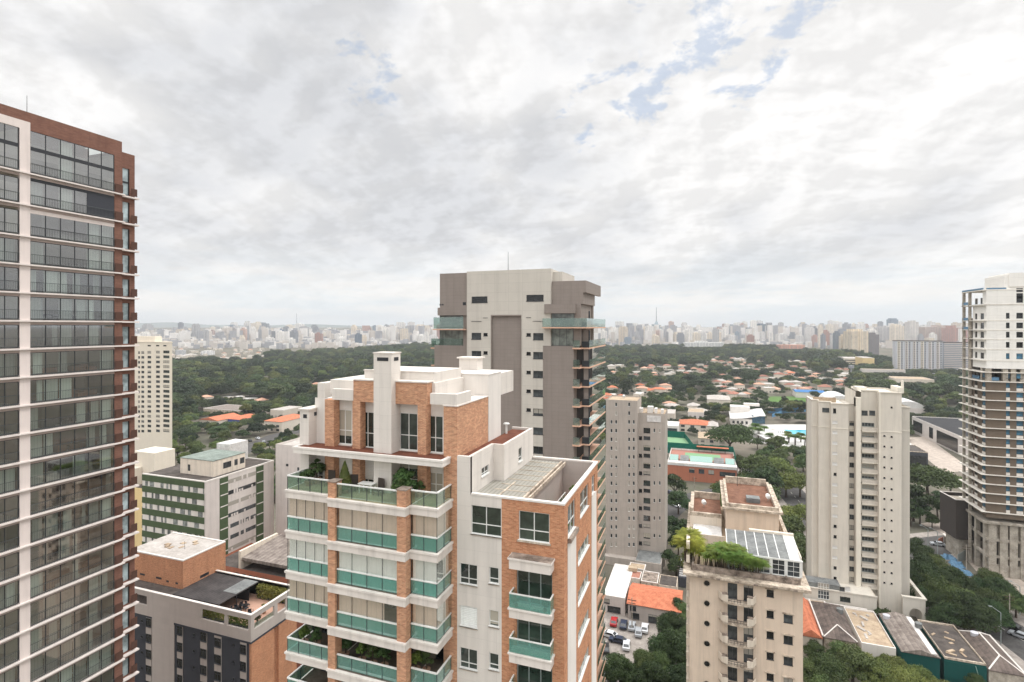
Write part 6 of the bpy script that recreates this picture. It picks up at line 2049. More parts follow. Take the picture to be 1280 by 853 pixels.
# dark roofed hall on the slope
A, B = gr(1210, 574, 0), gr(1140, 540, 0)
d = (Vector(B) - Vector(A)).normalized(); n = Vector((d.y, -d.x)); n = n if n.y > 0 else -n
P4 = [B, A, tuple(Vector(A) + n * 50), tuple(Vector(B) + n * 50)]
b = poly_house('dark_roofed_hall', 'long pale hall with a flat black roof and tall glass bays behind the avenue', 'hall', P4, 11.5, 'lt_panel', 'roof_blk', 'flat', par=.5)
L = (Vector(A) - Vector(B)).length; ang = math.atan2(-d.y, -d.x)
for f0, f1, z0, z1 in ((.03, .22, 2, 9.5), (.36, .43, 2, 9.5), (.50, .85, 1, 9.5)):
    m = MB(); p = Vector(B) - d * (L * f0); m.obox(p.x, p.y, ang, 0, -.15, z0, L * (f1 - f0), -.02, z1); m.build('glazed_bay', M['pane_black'], b)
keep(1140, 1208, 572, 330); FOOT.append((70, 280, 200, 420))
house('dark glass pavilion with a pale roof below the hall', 1128, 1160, 583, 20, 8, 'char', 'roof_dark', 'flat', name='glass_pavilion', cat='pavilion', wins=[(.05, .95, 1, 6)])
house('white winged canopy roof beside the dark glass pavilion', 1120, 1148, 572, 14, 6, 'char', 'roof_white', 'flat', name='entrance_canopy', cat='canopy', vis=False)
# long low pieces further back
house('long pale footbridge roof stretching across the trees', 1078, 1132, 472, 12, 12, 'lt_panel', 'roof_tan', 'flat', name='long_hall', cat='hall')
house('low beige hall with a pale roof in front of the grey slab blocks', 1119, 1168, 484, 40, 10, 'beige_wh', 'roof_tan', 'flat', name='low_hall', cat='hall')
house('cream low slab with a yellow end wall beyond the park', 1056, 1078, 462, 60, 20, 'cream_warm', 'roof_pale', 'flat', name='low_slab', cat='building', wins=[(.02, .98, 4, 6), (.02, .98, 8, 10), (.02, .98, 12, 14), (.02, .98, 16, 18)], wst='strip')
house('yellow end block of the cream low slab', 1078.5, 1093, 465, 50, 24, 'yellow_wall', 'roof_pale', 'flat', name='low_slab', cat='building')

# the row of old low houses, bottom right
yN, yF_ = 145.5, 163.5
def rx(px): return X(px, yN)
rows = [('low house with an orange tiled roof beside the beige block', 1000, 1029, 5.6, 'house_wall', 'tile_or', 'gable', 1.6),
        ('low house with a brown sheet roof and a pale ridge under the cream tower', 1030, 1073, 6.0, 'stain_lt', 'roof_fcx', 'hip', 1.6),
        ('low house with a tan flat roof littered with boards', 1077, 1121, 5.6, 'white_plain', 'roof_tan', 'flat', 0),
        ('low house with a grey sheet roof and a dark teal front', 1127, 1176, 5.8, 'teal_wall', 'roof_fc', 'gable', 1.0),
        ('low house with a dark stained roof and a teal front wall', 1181, 1234, 5.6, 'teal_wall', 'roof_dark', 'flat', 0),
        ('corner house with a brown hipped roof and white ridges by the avenue', 1236, 1284, 5.0, 'conc_raw', 'roof_fcx', 'hip', 1.8)]
for i, (lb, a, b, h, wall, roof, kind, rh) in enumerate(rows):
    o = poly_house('low_house', lb, 'house', rect(rx(a), yN, rx(b) - .15, yF_ - i * .4), h, wall, roof, kind, rh, over=.25, par=.45)
    x0, x1 = rx(a), rx(b) - .15
    if i == 1:
        m = MB(); e = .14
        for p, q in (((x0, yN), (x0 + (x1 - x0) / 2, yN + (x1 - x0) / 2)), ((x1, yN), (x0 + (x1 - x0) / 2, yN + (x1 - x0) / 2))): m.tube((*p, h), (*q, h + rh + .05), e)
        m.tube((x0 - .2, yN, h + .1), (x0 - .2, yF_, h + .1), .2)
        m.build('ridge', M['white_plain'], o)
    if i == 5:
        m = MB(); mx = (x0 + x1) / 2; hw = (x1 - x0) / 2
        for p, q in (((x0, yN), (mx, yN + hw)), ((x1, yN), (mx, yN + hw)), ((x1, yF_ - 2), (mx, yF_ - 2 - hw)), ((x0, yF_ - 2), (mx, yF_ - 2 - hw))): m.tube((*p, h), (*q, h + rh + .05), .16)
        m.tube((mx, yN + hw, h + rh), (mx, yF_ - 2 - hw, h + rh), .16); m.tube((x1 + .1, yN, h), (x1 + .1, yF_ - 2, h), .2)
        m.build('ridge', M['white_plain'], o)
    if i in (2, 4):
        m = MB(); rnd = random.Random(i)
        for _ in range(9):
            u, v = rnd.uniform(x0 + .8, x1 - 2), rnd.uniform(yN + 1, yF_ - 3); m.obox(u, v, rnd.uniform(0, 3), 0, 0, h + .09, rnd.uniform(.4, 2.2), rnd.uniform(.2, .7), h + rnd.uniform(.14, .5))
        m.build('roof_clutter', M['roof_pale'] if i == 2 else M['roof_tan'], o)
    if i == 3:
        m = MB(); m.box(x1 - 1.6, yN, h + .25, x1 - .5, yF_ - 1.5, h + .5); m.build('gutter_strip', M['roof_white'], o)
    if i == 4:
        m = MB(); m.box(x0 - .2, yN - .22, 1.6, x1, yN - .1, 5.3); m.build('shop_front', M['teal_wall'], o)
        m = MB(); m.tube((x1 - 2, yN - .28, 5.3), (x1 - 1.2, yN - .28, 2.2), .07); m.build('pipe', M['screen_lt'] if 'screen_lt' in M else M['alu'], o)
FOOT.append((rx(1000), yN - 2, rx(1290), yF_ + 2))
keep(1000, 1236, 800, 150)
# yard wall and flat roofs against the cream tower
poly_house('yard_house', 'flat pale roof against the cream tower podium wall', 'house', rect(X(1004, 158), 164.2, X(1040, 158), 166.6), 4.6, 'stain_lt', 'roof_tan', 'flat', over=0)
t = thing('boundary_wall', 'rendered wall with a maroon panel below the cream tower podium', 'wall', (X(1085, 166), 166, 0))
m = MB(); m.box(X(1040, 166.2), 166.2, 0, X(1084, 166.2), 166.6, 4.4); m.build('pale_panel', M['grey_panel'], t)
m = MB(); m.box(X(1084, 166.2), 166.2, 0, X(1138, 166.2), 166.6, 3.6); m.build('maroon_panel', M['maroon'], t)
m = MB(); m.box(X(1004, 166.2), 166.15, 4.4, X(1084, 166.2), 166.65, 4.6); m.box(X(1084, 166.2), 166.15, 3.6, X(1138, 166.2), 166.65, 3.75); m.build('coping', M['white_plain'], t)

# houses by the car park behind the brick tower
def gh(px, py, z): return gr(px, py, z)
zr = 7.0
P4 = [gh(785, 780, 0), gh(852, 790, 0), gh(858, 745, 0), gh(791, 738, 0)]
yA = 148.5
b = poly_house('orange_roofed_house', 'long house with a bright orange tiled roof behind the car park', 'house', rect(X(785, yA), yA, X(850, yA), yA + 12), 4.5, 'grey_panel', 'tile_or', 'gable', 1.5, wins=[(.04, .16, 2.6, 3.8), (.06, .22, .5, 2.0), (.4, .56, .3, 2.4)], wst='dark2')
keep(785, 822, 772, 146)
yW = 150.0
b = poly_house('white_roofed_house', 'house with a plain white sheet roof beside the orange tiled one', 'house', rect(X(754, yW), yW, X(783, yW) - .4, yW + 21), 4.7, 'lt_panel', 'roof_white', 'flat', par=.12, over=0, wins=[(.2, .8, .4, 2.0), (.05, .3, 2.6, 3.8)])
m = MB(); m.box(X(775, yW), yW + 17, 4.8, X(775, yW) + 2.6, yW + 19, 5.9); m.build('water_tank', M['roof_tan'], b)
keep(757, 783, 768, 147)
for lb, a, bb, yy, dd, h, wl_, rf in (('low shed with a brown tiled roof behind the orange tiled house', 787, 800, 163, 5, 4.6, 'house_wall', 'tile_red'), ('shabby grey shed with stained sheets behind the orange tiled house', 801, 822, 162, 7, 4.6, 'stain_lt', 'stain'), ('shed with a broken dark roof beside the shabby grey one', 823, 846, 162, 7, 4.2, 'beige_wh', 'roof_dark'), ('pale flat shed against the grey tower foot', 786, 806, 170.5, 4, 4.2, 'grey_panel', 'roof_tan')):
    poly_house('shed', lb, 'shed', rect(X(a, yy), yy, X(bb, yy), yy + dd), h, wl_, rf, 'flat', over=0, par=.25)
t = thing('zigzag_stair', 'white stair with dark treads beside the beige block', 'stairs', (*gr(852, 712, 4), 0)); m = MB(); x_, y_ = gr(849, 716, 4)
for k in range(9): m.box(x_, y_ + k * 1.15, 3 + k * .18, x_ + 2.6, y_ + k * 1.15 + .62, 3.25 + k * .18)
m.build('tread', M['roof_white'], t); m = MB(); m.box(x_ - .2, y_ - 1, 0, x_ + 2.9, y_ + 11, 3.0); m.build('base', M['char'], t)

# villas of the garden quarter: a few shapes, copied
def villa_proto(k, roof, kind, two):
    rnd = random.Random(k)
    w, d, h = rnd.uniform(9, 13), rnd.uniform(8, 11), 6.2 if two else 3.8
    t = poly_house('villa', 'villa', 'house', rect(-w / 2, -d / 2, w / 2, d / 2), h, 'house_wall', roof, kind, 2.0, par=.5,
                   wins=[(.1, .28, 1, 2.4), (.45, .6, 1, 2.4), (.75, .92, 1, 2.4)] if True else None)
    FOOT.pop()
    return t
PROTO = {}
def villa(px, py, roof, kind, two, label, group, rot, zh=None):
    k = (roof, kind, two, random.Random(int(px * 7 + py)).randint(0, 1))
    x, y = gr(px, py, 2.5)
    z = terrain(y, x)
    if k not in PROTO:
        PROTO[k] = villa_proto(hash(str(k)) % 97 if False else sum(map(ord, str(k))) % 97, roof, kind, two)
        t = PROTO[k]; t.location = (x, y, z); t.rotation_euler = (0, 0, rot); t['label'] = label; t['group'] = group
    else:
        t = copy_tree(PROTO[k], (x, y, z), rot, None, label, group)
    s = random.Random(int(px * 3 + py * 5)).uniform(.75, 1.15); t.scale = (s, s, s * random.Random(int(px)).uniform(.9, 1.15))
    dist = topx(x, y, 0)[2]
    hw = 6.5 * s / dist * FPX
    keep(px - hw * .8, px + hw * .8, HOR + (H - z - 4.2 * s) * FPX / dist, dist)
    FOOT.append((x - 7, y - 6, x + 7, y + 6))
    return t
ROOFN = {'tile_or': 'orange tiled', 'tile_red': 'red-brown tiled', 'tile_salmon': 'salmon tiled', 'roof_white': 'flat white', 'roof_tan': 'pale tan', 'roof_pale': 'pale hipped'}
rnd = random.Random(21)
ZONES = [  # px0, px1, py0, py1, count, wording of the place, roofs
    (757, 800, 487, 502, 12, 'just behind the grey tower', ('tile_or', 'tile_or', 'roof_white')),
    (800, 838, 482, 491, 9, 'just behind the grey tower', ('tile_or', 'tile_salmon')),
    (758, 880, 458, 470, 30, 'in the long row beyond the dark trees', ('roof_white', 'tile_salmon', 'roof_pale', 'tile_red', 'roof_white')),
    (880, 950, 448, 463, 18, 'near the far wood edge', ('tile_salmon', 'roof_pale', 'tile_red')),
    (895, 935, 468, 500, 16, 'on the slope above the clubhouse', ('tile_salmon', 'tile_red', 'roof_pale')),
    (938, 1012, 452, 490, 36, 'in the red-roofed quarter behind the pool', ('tile_or', 'tile_red', 'tile_salmon', 'roof_white', 'tile_red', 'roof_pale', 'tile_salmon')),
    (1012, 1062, 462, 492, 18, 'above the vaulted halls', ('tile_salmon', 'roof_white', 'tile_red')),
    (825, 880, 505, 518, 5, 'in the trees above the tennis court', ('roof_pale', 'tile_salmon')),
    (186, 330, 435.5, 449, 62, 'in the far clearing before the wood', ('roof_white', 'roof_pale', 'tile_salmon', 'roof_pale')),
    (255, 360, 496, 503, 5, 'in the wood clearing behind the green banded block', ('tile_salmon', 'roof_white')),
    (385, 425, 478, 488, 4, 'deep in the wood left of the chimney', ('tile_salmon', 'roof_pale')),
]
for (a, b, c, d, n, place, rf) in ZONES:
    for _ in range(n):
        px, py = rnd.uniform(a, b), rnd.uniform(c, d)
        r = rnd.choice(rf); kind = 'flat' if r == 'roof_white' else 'hip'
        if r == 'roof_tan' or r == 'roof_pale': kind = 'hip'
        place_ = place.replace('left of the wood', 'before the wood').replace('left of', 'beside')
        villa(px, py, r, kind, rnd.random() < .4, f'{ROOFN[r]} roof villa {place_}', f'{ROOFN[r]} villas {place_}', rnd.choice((0, .3, -.4, 1.2, .1)))
house('long white house with an orange tiled wing at the car park edge', 330, 352, 540, 30, 8, 'house_wall', 'tile_or', 'hip', 2.4, W6)
house('two-storey white house behind the orange tiled one', 338, 354, 528, 22, 10, 'house_wall', 'roof_pale', 'flat', wins=W6)
house('low house with an orange tiled roof under the wood', 249, 272, 533, 24, 5, 'house_wall', 'tile_or', 'gable', 2.2, W3)
house('low house with an orange roof and a blue fascia', 285, 300, 532, 22, 5, 'court_blue', 'tile_or', 'hip', 2.2, W3)
house('wide grey roofed shed behind the two orange roofs', 254, 300, 521, 26, 6, 'stain_lt', 'roof_fc', 'flat', wins=W3)
keep(312, 345, 546, 365)

# ---------------------------------------------------------------- trees
def leaf_cloud(name, seed, R, Hc, zc, nb, n, leaf, mat, flat=.75, rb=.42, up=.25):
    """a crown: leaves scattered through many overlapping clumps"""
    g = np.random.default_rng(seed)
    d = g.normal(size=(nb, 3)); d /= np.linalg.norm(d, axis=1)[:, None]
    d[:, 2] = np.abs(d[:, 2]) * 1.1 - .25
    rr = g.uniform(.45, 1.0, nb)[:, None] ** .6
    C = d * rr * np.array([R * (1 - rb * .6), R * (1 - rb * .6), Hc * .62])
    br = R * rb * g.uniform(.55, 1.15, nb)
    k = g.integers(0, nb, n)
    v = g.normal(size=(n, 3)); v /= np.linalg.norm(v, axis=1)[:, None]
    v[:, 2] = np.where(v[:, 2] < -.2, -v[:, 2] * .6, v[:, 2])
    rad = br[k] * g.uniform(.55, 1.08, n) ** .7
    P = C[k] + v * rad[:, None] * np.array([1, 1, flat])
    P[:, 2] += zc
    nrm = v + g.normal(size=(n, 3)) * .42 + np.array([0, 0, up]); nrm /= np.linalg.norm(nrm, axis=1)[:, None]
    return cards(name, g, P, nrm, leaf, mat)
def cards(name, g, P, nrm, leaf, mat, ratio=.62):
    n = len(P)
    a = np.cross(nrm, g.normal(size=(n, 3))); a /= np.linalg.norm(a, axis=1)[:, None] + 1e-9
    b = np.cross(nrm, a)
    s = (leaf * g.uniform(.6, 1.35, n) / 2)[:, None]
    a, b = a * s, b * s * ratio
    bend = nrm * s * .25
    V = np.stack([P - a - bend, P - b, P + a - bend, P + b], 1).reshape(-1, 3)
    F = np.arange(4 * n).reshape(-1, 4)
    me = bpy.data.meshes.new(name)
    me.vertices.add(len(V)); me.loops.add(4 * n); me.polygons.add(n)
    me.vertices.foreach_set('co', V.astype(np.float32).ravel())
    me.loops.foreach_set('vertex_index', F.ravel().astype(np.int32))
    me.polygons.foreach_set('loop_start', (np.arange(n) * 4).astype(np.int32))
    me.polygons.foreach_set('loop_total', np.full(n, 4, np.int32))
    me.materials.append(M[mat]); me.update(calc_edges=True)
    return me
def trunk_mesh(seed, h, r, R, zc, nl=5):
    rnd = random.Random(seed); m = MB()
    x = y = 0; p = (0, 0, -.3)
    z1 = zc * .62
    q = (rnd.uniform(-.3, .3), rnd.uniform(-.3, .3), z1)
    m.tube(p, q, r, r * .7, 7)
    for k in range(nl):
        a = 2 * math.pi * (k + rnd.random() * .6) / nl
        e = (q[0] + R * .6 * math.cos(a), q[1] + R * .6 * math.sin(a), zc + rnd.uniform(-.5, 1.2))
        mid = (q[0] + R * .25 * math.cos(a), q[1] + R * .25 * math.sin(a), z1 + (zc - z1) * .65)
        m.tube(q, mid, r * .5, r * .34, 5); m.tube(mid, e, r * .34, r * .12, 5)
    return m.mesh('trunk', M['trunk'])
TV = {}      # tree kinds: list of (trunk mesh, crown mesh, radius, height)
def kind(name, mat, specs):
    TV[name] = []
    for i, (R, Hc, h, nb, n, leaf, flat) in enumerate(specs):
        zc = h - Hc * .75
        TV[name].append((trunk_mesh(i * 7 + len(name), h, .28 + R * .03, R, zc), leaf_cloud('crown', i * 13 + len(name) * 3, R, Hc, zc, nb, n, leaf, mat, flat), R, h))
kind('round', 'leaf', [(5.5, 8, 12, 26, 3600, .85, .8), (6.5, 8.5, 13, 34, 4200, .9, .75), (5, 7.5, 11, 22, 3200, .8, .8)])
kind('dark', 'leaf_dk', [(5.5, 9.5, 14, 26, 3800, .8, .85), (6.2, 8.5, 13, 30, 4200, .85, .8)])
kind('light', 'leaf_lt', [(6.5, 7, 11.5, 30, 4000, .85, .7), (5.2, 6.5, 10, 24, 3400, .8, .75)])
kind('spread', 'leaf', [(9, 6.5, 12.5, 46, 6000, .85, .55)])
kind('near', 'leaf', [(5.5, 8, 12, 40, 15000, .42, .8), (5, 7, 10.5, 34, 13000, .42, .75)])
kind('nearlight', 'leaf_lt', [(5.5, 6.5, 10.5, 40, 14000, .42, .7)])
kind('neardark', 'leaf_dk', [(5, 8, 12, 36, 14000, .42, .85), (4.6, 7.5, 11, 30, 12000, .42, .8)])
TREES = []
def tree(kindname, x, y, s, label, group, i=0, hs=1.0, rot=None, z=0):
    tm, cm, R, h = TV[kindname][i % len(TV[kindname])]
    t = thing('tree', label, 'tree', (x, y, z), group)
    t.rotation_euler = (0, 0, rot if rot is not None else (x * 12.9 + y * 7.7) % 6.28); t.scale = (s, s, s * hs)
    put('trunk', tm, t); put('crown', cm, t)
    return t
def ptree(kindname, px, pyc, rpx, label, group=None, h=None, i=0):
    """hand placed: crown centre at (px, pyc), apparent radius rpx"""
    tm, cm, R, hh = TV[kindname][i % len(TV[kindname])]
    s = 1.0
    for _ in range(8):
        zc = (hh - R * .55) * s
        x, y = gr(px, pyc, zc); d = topx(x, y, 0)[2]
        s = rpx * d / FPX / R
    s = max(.35, min(1.7, s))
    x, y = gr(px, pyc, (hh - R * .55) * s)
    DONE.append((x, y, R * s))
    return tree(kindname, x, y, s, label, group, i)
DONE = []
g1 = 'dark trees in the yard between the brick tower and the beige block'
for i, (px, py, r) in enumerate(((806, 822, 20), (842, 772, 18), (848, 800, 26), (775, 828, 24), (815, 838, 26), (852, 838, 24), (826, 822, 20), (790, 862, 22), (835, 866, 24), (860, 880, 22), (768, 835, 16), (785, 836, 15), (805, 832, 18), (830, 800, 20), (846, 752, 13), (853, 760, 14), (856, 790, 18), (835, 775, 16))):
    ptree('neardark' if i % 3 else 'near', px, py, r, 'dense dark green tree in the yard between the brick tower and the beige block', g1, i=i)
g2 = 'trees at the bottom edge before the row of low houses'
for i, (px, py, r) in enumerate(((1032, 828, 26), (1066, 822, 28), (1098, 838, 26), (1136, 846, 24), (1166, 858, 20), (1018, 808, 14), (1050, 858, 26), (1090, 866, 24), (1050, 812, 20), (1082, 830, 24), (1115, 828, 20), (1150, 842, 20), (1015, 835, 20), (1030, 860, 26), (1178, 862, 22), (1125, 850, 26))):
    ptree('nearlight' if px > 1080 else 'near', px, py, r, 'yellowish green tree before the teal fronted houses' if px > 1080 else 'leafy mid green tree beside the foot of the beige block', g2 + (' light' if px > 1080 else ''), i=i)
ptree('near', 1219, 846, 11, 'small round tree in front of the teal wall')
g3 = 'trees on the bank between the cream tower and the avenue'
for i, (px, py, r) in enumerate(((1152, 700, 22), (1165, 722, 22), (1150, 738, 16), (1190, 735, 20), (1216, 752, 26), (1238, 745, 20), (1212, 728, 16), (1252, 742, 18), (1146, 678, 14), (1170, 700, 16), (1178, 718, 18), (1200, 745, 24), (1228, 762, 20), (1205, 768, 18), (1245, 758, 18), (1262, 748, 16), (1160, 690, 16), (1172, 745, 18), (1225, 730, 16), (1236, 720, 18), (1252, 730, 20), (1270, 748, 16), (1190, 715, 20), (1176, 735, 22), (1158, 712, 22), (1215, 760, 24))):
    ptree('near' if i % 2 else 'neardark', px, py, r, 'tree of the leafy bank between the cream tower and the avenue', g3, i=i)
ptree('neardark', 1183, 762, 19, 'round dark tree standing alone by the arched porch')
ptree('spread', 1160, 598, 33, 'wide umbrella tree with open limbs behind the avenue'); ptree('spread', 1188, 603, 22, 'wide umbrella tree touching the dark annex')
for px_t, py_t, r_t in ((1142, 612, 20), (1150, 628, 14), (1182, 628, 16), (1138, 634, 12), (1172, 618, 14), (1195, 622, 14)): ptree('dark', px_t, py_t, r_t, 'dark tree under the umbrella trees behind the avenue', 'dark trees under the umbrella trees')
ptree('near', 1165, 646, 9, 'small clipped tree on the avenue median')
ptree('spread', 912, 546, 30, 'big dark umbrella tree between the villa and the pool')
ptree('round', 948, 577, 24, 'big round tree below the white canopy'); ptree('light', 972, 583, 22, 'pale green spreading tree below the pool terrace', i=0)
g4 = 'round trees in the valley behind the beige block'
for i, (px, py, r) in enumerate(((1000, 600, 18), (955, 612, 20), (982, 600, 18), (930, 600, 15), (1002, 640, 18), (998, 672, 16), (985, 640, 16), (925, 575, 14), (1004, 575, 12), (935, 626, 14))):
    ptree('round' if i % 2 else 'light', px, py, r, 'round green tree in the valley behind the beige block', g4, i=i)
g5 = 'dark trees between the grey tower and the beige block'
for i, (px, py, r) in enumerate(((843, 596, 15), (848, 620, 15), (842, 650, 14), (848, 672, 14), (838, 690, 12), (845, 704, 12), (862, 628, 12), (856, 655, 13))):
    ptree('dark', px, py, r, 'dark tree in the gap between the grey tower and the beige block', g5, i=i)
t = tree('round', X(1103, 167.5), 167.6, .52, 'small airy tree before the cream tower podium', None, 2)

def inside(p, poly):
    x, y = p; c = False
    for i in range(len(poly)):
        (x1, y1), (x2, y2) = poly[i], poly[i - 1]
        if (y1 > y) != (y2 > y) and x < (x2 - x1) * (y - y1) / (y2 - y1) + x1: c = not c
    return c
REG = [[(160, 700), (160, 436), (300, 438), (330, 435), (560, 435), (560, 560), (345, 640)], [(750, 560), (750, 436), (980, 438), (1050, 444), (1120, 462), (1230, 466), (1230, 600), (1135, 640), (1135, 560), (1005, 600), (1005, 720), (830, 740), (830, 540)]]
def seg_d(p, a, b):
    a, b, p = Vector(a), Vector(b), Vector(p); d = b - a
    t_ = max(0, min(1, (p - a).dot(d) / d.length_squared)); return (a + d * t_ - p).length
side_l = [gr(x, y) for x, y in ((240, 600), (310, 560), (345, 545), (420, 530))]
ROADS = [(avenue, 9), (cross, 10), (side_road, 6), (side_l, 10)]
OPEN = [[(905, 560), (1012, 564), (1012, 530), (930, 528)], [(1130, 590), (1130, 546), (1158, 544), (1215, 590)], [(955, 506), (1012, 506), (1012, 495), (960, 495)], [(1130, 700), (1130, 652), (1210, 650), (1240, 700)]]
FA = np.array(FOOT); VA = np.array(VIS)
def place_trees():
    rnd = random.Random(5); out = []
    y = 150.0
    while y < 2300:
        sp = 10.5 if y < 550 else 14.5
        x = -1000.0
        while x < 1700:
            q = (x + rnd.uniform(-.45, .45) * sp, y + rnd.uniform(-.45, .45) * sp)
            x += sp
            px, py, d = topx(*q, 0)
            if d < 140 or not (155 < px < 1235): continue
            if not any(inside((px, py), r) for r in REG): continue
            if any(inside((px, py), r) for r in OPEN): continue
            if ((q[0] > FA[:, 0] - 2) & (q[0] < FA[:, 2] + 2) & (q[1] > FA[:, 1] - 2) & (q[1] < FA[:, 3] + 2)).any(): continue
            if d < 700 and any(min(seg_d(q, r[i], r[i + 1]) for i in range(len(r) - 1)) < w for r, w in ROADS): continue
            if d < 500 and any((q[0] - a) ** 2 + (q[1] - b) ** 2 < (r * .9 + 4) ** 2 for a, b, r in DONE): continue
            s = rnd.uniform(.65, 1.2) if d < 450 else rnd.choice((.8, 1.0, 1.2, 1.35, 1.6, 1.9, 2.1)) if d > 550 else rnd.uniform(.8, 1.5)
            # patches of taller and lower wood
            s *= .9 + .25 * math.sin(q[0] * .011 + 1) * math.sin(q[1] * .008)
            z = terrain(q[1], q[0])
            zone = -1
            hw = 6 * s / d * FPX
            ok = True
            m_ = (VA[:, 0] < px + hw * .7) & (VA[:, 1] > px - hw * .7) & (VA[:, 3] > d)
            if m_.any():
                lim = VA[m_, 2].max()
                hmax = H - z - (lim - HOR) * d / FPX
                if hmax < (2.2 if d > 900 else 3.0): continue
                if hmax < 12.5 * s: s = hmax / 12.5
                if s < (.18 if d > 900 else .26): continue
            out.append((d, q[0], q[1], z, s, px, py))
        y += sp
    out.sort()
    return out
def wood(name, cand, label_kind='stuff'):
    me = bpy.data.meshes.new(name)
    me.from_pydata([(x, y, z) for d, x, y, z, s, px, py in cand], [], [])
    at = me.attributes.new('size', 'FLOAT', 'POINT'); at.data.foreach_set('value', [c[4] for c in cand])
    o = bpy.data.objects.new(name, me); COL.objects.link(o); o['kind'] = 'stuff'
    ng = bpy.data.node_groups.new('scatter_' + name, 'GeometryNodeTree')
    ng.interface.new_socket('Geometry', in_out='INPUT', socket_type='NodeSocketGeometry'); ng.interface.new_socket('Geometry', in_out='OUTPUT', socket_type='NodeSocketGeometry')
    gi, go = ng.nodes.new('NodeGroupInput'), ng.nodes.new('NodeGroupOutput')
    ci = ng.nodes.new('GeometryNodeCollectionInfo'); ci.inputs[0].default_value = src; ci.inputs[1].default_value = True; ci.inputs[2].default_value = True
    ip = ng.nodes.new('GeometryNodeInstanceOnPoints'); ip.inputs['Pick Instance'].default_value = True
    rv = ng.nodes.new('FunctionNodeRandomValue'); rv.data_type = 'FLOAT_VECTOR'; rv.inputs[0].default_value = (0, 0, 0); rv.inputs[1].default_value = (0, 0, 6.28)
    na = ng.nodes.new('GeometryNodeInputNamedAttribute'); na.data_type = 'FLOAT'; na.inputs[0].default_value = 'size'
    ng.links.new(gi.outputs[0], ip.inputs['Points']); ng.links.new(ci.outputs[0], ip.inputs['Instance'])
    ng.links.new(rv.outputs[0], ip.inputs['Rotation']); ng.links.new(na.outputs[0], ip.inputs['Scale'])
    ng.links.new(ip.outputs[0], go.inputs[0])
    md = o.modifiers.new('scatter', 'NODES'); md.node_group = ng
    return o
# ---------------------------------------------------------------- the skyline beyond the wood
def tower_mesh(w, d, h, seed):
    rnd = random.Random(seed); m = MB()
    m.box(-w / 2, -d / 2, 0, w / 2, d / 2, h)
    k = rnd.random()
    if k < .55: m.box(-w * .3, -d * .3, h, w * rnd.uniform(.05, .3), d * .3, h + rnd.uniform(3, 6))
    if k > .7: m.box(-w * .38, -d * .38, h, w * .38, d * .38, h + rnd.uniform(4, 9)); 
    if rnd.random() < .3: m.box(w / 2, -d * .35, 0, w / 2 + w * .2, d * .35, h * rnd.uniform(.85, .96))
    if rnd.random() < .3: m.box(-w * .12, -d / 2 - 1.2, 0, w * .12, -d / 2, h - 3)
    return m.mesh('far_tower', M['tower'])
PAL = {'white': [S(232, 228, 222), S(222, 218, 214), S(238, 233, 226)], 'cream': [S(226, 212, 192), S(214, 198, 178), S(230, 218, 200)],
       'grey': [S(158, 158, 162), S(138, 140, 146), S(176, 174, 174)], 'pinkish brown': [S(186, 150, 138), S(168, 128, 114), S(196, 166, 152)], 'bluish': [S(104, 122, 140), S(128, 142, 156), S(90, 106, 122)]}
PLACES = ['far skyline between the brown tower and the taupe tower', 'far skyline between the taupe tower and the cream tower', 'far skyline between the cream tower and the unfinished tower']
def far_tower(px, wpx, ytop, dist, hue, shade, seed, label, group, name='far_tower', rot=None):
    dx, dy = ray(px); x, y = dist * dx, dist * dy
    z = terrain(y, x)
    w = wpx * dist / FPX; h = H - (ytop - HOR) / FPX * dist - z
    if h < 8: return None
    me = tower_mesh(w * .86, w * .7 + 6, h, seed)
    o = bpy.data.objects.new(name, me); COL.objects.link(o)
    o.location = (x, y, z - 1); o.rotation_euler = (0, 0, rot if rot is not None else random.Random(seed).choice((0, .25, -.3, .5, YAW)))
    o.color = (*PAL[hue][shade], 1)
    tag(o, label, 'high-rise', group)
    return o
rnd = random.Random(77)
def profile(px):
    """height of the skyline as the photo shows it (pixel row of the tops)"""
    if px < 560: return 408.5 + 2.0 * math.sin(px * .031 + 1) - (2.5 if 470 < px < 548 else 0)
    if px < 1000: return 406 + 2.2 * math.sin(px * .045)
    return 404.5 + 2 * math.sin(px * .06)
n = 0
spans = [(171, 556, 128), (752, 1000, 98), (1000, 1208, 66)]
for zi, (a, b, cnt) in enumerate(spans):
    for i in range(cnt):
        px = a + (b - a) * (i + rnd.random()) / cnt
        layer = rnd.random()
        dist = rnd.uniform(2050, 2500) if layer < .4 else rnd.uniform(2500, 3700)
        if zi == 2: dist *= .9
        top = profile(px) + (rnd.uniform(4, 19) if layer < .4 else rnd.uniform(-4, 9))
        hue = rnd.choices(list(PAL), (46, 20, 21, 7, 6))[0]
        wpx = rnd.uniform(4.5, 10.5)
        far_tower(px, wpx, top, dist, hue, rnd.randrange(3), n + 100, f'hazy {hue} high-rise of the {PLACES[zi]}', f'{hue} high-rises, {PLACES[zi]}')
        n += 1
# a farther, finer layer that reads as one mass
mb = MB()
for i in range(2600):
    a, b = (165, 560) if i % 2 else (745, 1215)
    px = rnd.uniform(a, b); dist = rnd.uniform(2300, 4600)
    dx, dy = ray(px); x, y = dist * dx, dist * dy; z = terrain(y, x)
    top = profile(px) + rnd.uniform(1, 20); h = H - (top - HOR) / FPX * dist - z
    if h < 6: continue
    w, d = rnd.uniform(10, 26), rnd.uniform(10, 22)
    mb.obox(x, y, rnd.choice((0, .3, -.4)), -w / 2, -d / 2, z - 1, w / 2, d / 2, z + h, rnd.randrange(3))
o = mb.build('distant_city', [M['city_a'], M['city_b'], M['city_c']]); o['kind'] = 'stuff'
